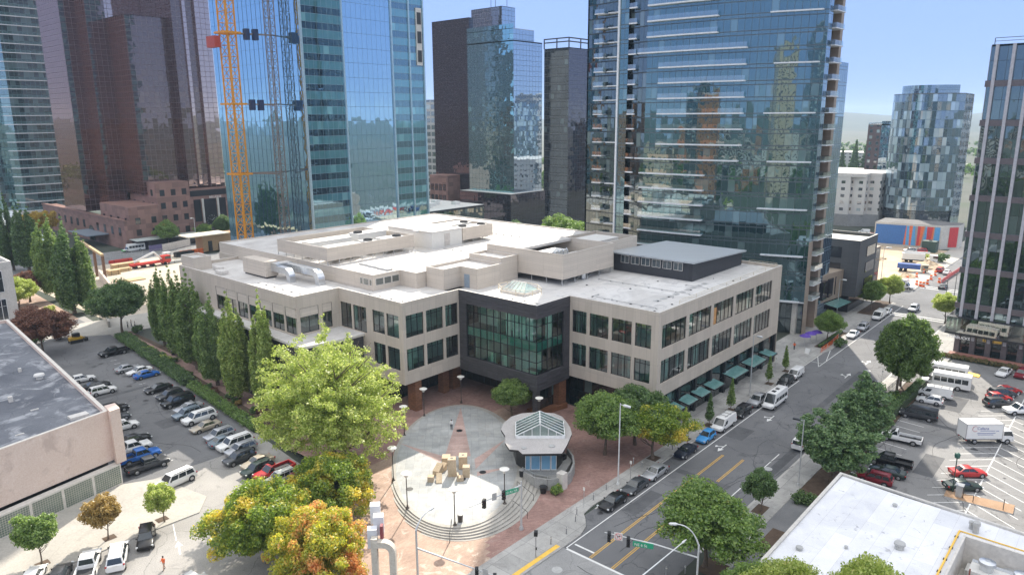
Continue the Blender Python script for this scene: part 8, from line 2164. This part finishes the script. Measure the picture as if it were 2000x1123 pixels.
# plant pots by the pavilion
for lab, px, py in (('dark pot with a shrub at the foot of the pavilion wall',1061,962),):
    p = G(px,py,.14); o = thing('plant_pot', lab, 'plant pot', p); q = MB(); q.lathe([(.38,0),(.52,.9),(.56,.95),(.48,.9)],14,0,tuple(p)); q.build('pot', M_black, o); q = MB(); q.lathe([(.47,.84),(.1,.86)],12,0,tuple(p)); q.build('soil', M_soil, o)
# manhole covers
for lab, px, py in (('round manhole cover in the pale junction slab',1088,1112),('manhole cover in the street below the far arrow',1500,915),('manhole cover on the sunlit street by the maple',1694,724)):
    p = G(px,py,.006); q = MB(); q.lathe([(.62,0),(.6,.008),(.05,.012)],20,0,tuple(p)); tag(q.build('manhole_cover', M_steelpost), lab, 'manhole cover')

# ------------------------------------------------------------------ people
M_skin = flat('skin', (.45,.27,.19), .6, obj=True)
def person(lab, p, face, shirt, pants, hair=(.03,.02,.015), h=1.75, arms=((.12,.30),(.10,.28)), stride=.12):
    """one continuous skinned body, then hair as its own part"""
    s = h/1.75; o = thing('person', lab, 'person', p, None, face)
    V = [(0,0,.95),(0,0,1.12),(.0,0,1.30),(0,0,1.43),(.01,0,1.52),(.02,0,1.60),(.02,0,1.69)]
    Rr = [.15,.13,.155,.10,.055,.085,.075]; E = [(i,i+1) for i in range(6)]
    for sg, (ex, hz_) in ((-1,arms[0]),(1,arms[1])):
        n = len(V); V += [(0,sg*.19,1.40),(ex*.3,sg*.25,1.14),(ex+.08,sg*.23,.98+hz_*.4),(ex+.15,sg*.20,.94+hz_*.5)]; Rr += [.065,.05,.038,.035]; E += [(2,n),(n,n+1),(n+1,n+2),(n+2,n+3)]
    for sg in (-1,1):
        n = len(V); f = sg*stride; V += [(0,sg*.09,.88),(f*.6+.03,sg*.10,.50),(f-.02,sg*.10,.08),(f+.15,sg*.11,.035)]; Rr += [.10,.068,.048,.045]; E += [(0,n),(n,n+1),(n+1,n+2),(n+2,n+3)]
    me = bpy.data.meshes.new('body'); me.from_pydata([Vector(v)*s for v in V], E, []); ob_ = bpy.data.objects.new('body', me); COL.objects.link(ob_)
    ob_.modifiers.new('skin','SKIN'); sv = me.skin_vertices[0].data
    for i, r_ in enumerate(Rr): sv[i].radius = (r_*s, r_*s*(1.25 if i in (1,2) else 1))
    sv[0].use_root = True
    ob_.modifiers.new('sub','SUBSURF').levels = 1
    dg = bpy.context.evaluated_depsgraph_get(); m2 = bpy.data.meshes.new_from_object(ob_.evaluated_get(dg)); bpy.data.objects.remove(ob_)
    m2.name = 'body'; m2.materials.clear()
    for m in (M_skin, shirt, pants, M_black): m2.materials.append(m)
    for f in m2.polygons:
        z = f.center.z/s; y = abs(f.center.y)/s
        f.material_index = 3 if z < .1 else 2 if z < .94 and y < .17 else 1 if .94 <= z < 1.46 and not (z < 1.0 and y > .17) and (z > 1.12 or y < .19) else 0
        f.use_smooth = True
    b = bpy.data.objects.new('body', m2); COL.objects.link(b); b.parent = o
    q = MB(); q.lathe([(.085,1.58),(.098,1.66),(.085,1.74),(.03,1.775)],12,0,(.005,0,0)); q.v = [(a*s,b_*s,c*s) for a,b_,c in q.v]; q.build('hair', flat('hair',hair,.7,obj=True), o, True, 60)
c_ = lambda n, c: flat(n, c, .8, obj=True)
W_, N_, O_ = c_('shirt_white',(.75,.75,.74)), c_('trousers_navy',(.02,.03,.05)), c_('shirt_orange',(.80,.16,.05))
person('person in white shirt and dark trousers standing on the shaded plaza', G(882,838.5,PZ), R(222), W_, N_, arms=((.22,.42),(.22,.42)))
person('person in an orange shirt walking in the lower left drive', G(321,1112), R(200), O_, c_('trousers_tan',(.45,.30,.22)), stride=.22)
for k, (px, py, sh_, lab) in enumerate(((250,641,W_,'person in white top at the left of the group by the hedge end'),(257,638,c_('shirt_grey',(.4,.4,.42)),'person in grey top in the middle of the group by the hedge end'),(264,641,c_('shirt_pale',(.65,.62,.58)),'person in pale top at the right of the group by the hedge end'))):
    person(lab, G(px,py,.12), R(40+130*k), sh_, N_)
person('worker in orange vest near the condo tower doors', G(1551,683,.14), R(180), O_, N_)

# ------------------------------------------------------------------ aerial haze
if HAZE > 0:
    q = MB(); q.box(-7500,-7500,-4,11500,11500,172); hz_o = q.build('haze', None, None) if False else None
    me = bpy.data.meshes.new('haze'); me.from_pydata(q.v, [], q.f); hz_o = bpy.data.objects.new('haze', me); COL.objects.link(hz_o); hz_o['kind'] = 'stuff'
    t = NT('haze_air'); pv = t.n('VolumePrincipled'); pv.inputs['Density'].default_value = HAZE; pv.inputs['Color'].default_value = (.62,.80,1.0,1); pv.inputs['Anisotropy'].default_value = .0
    t.l(pv.outputs[0], t.out.inputs[1]); me.materials.append(t.mat)
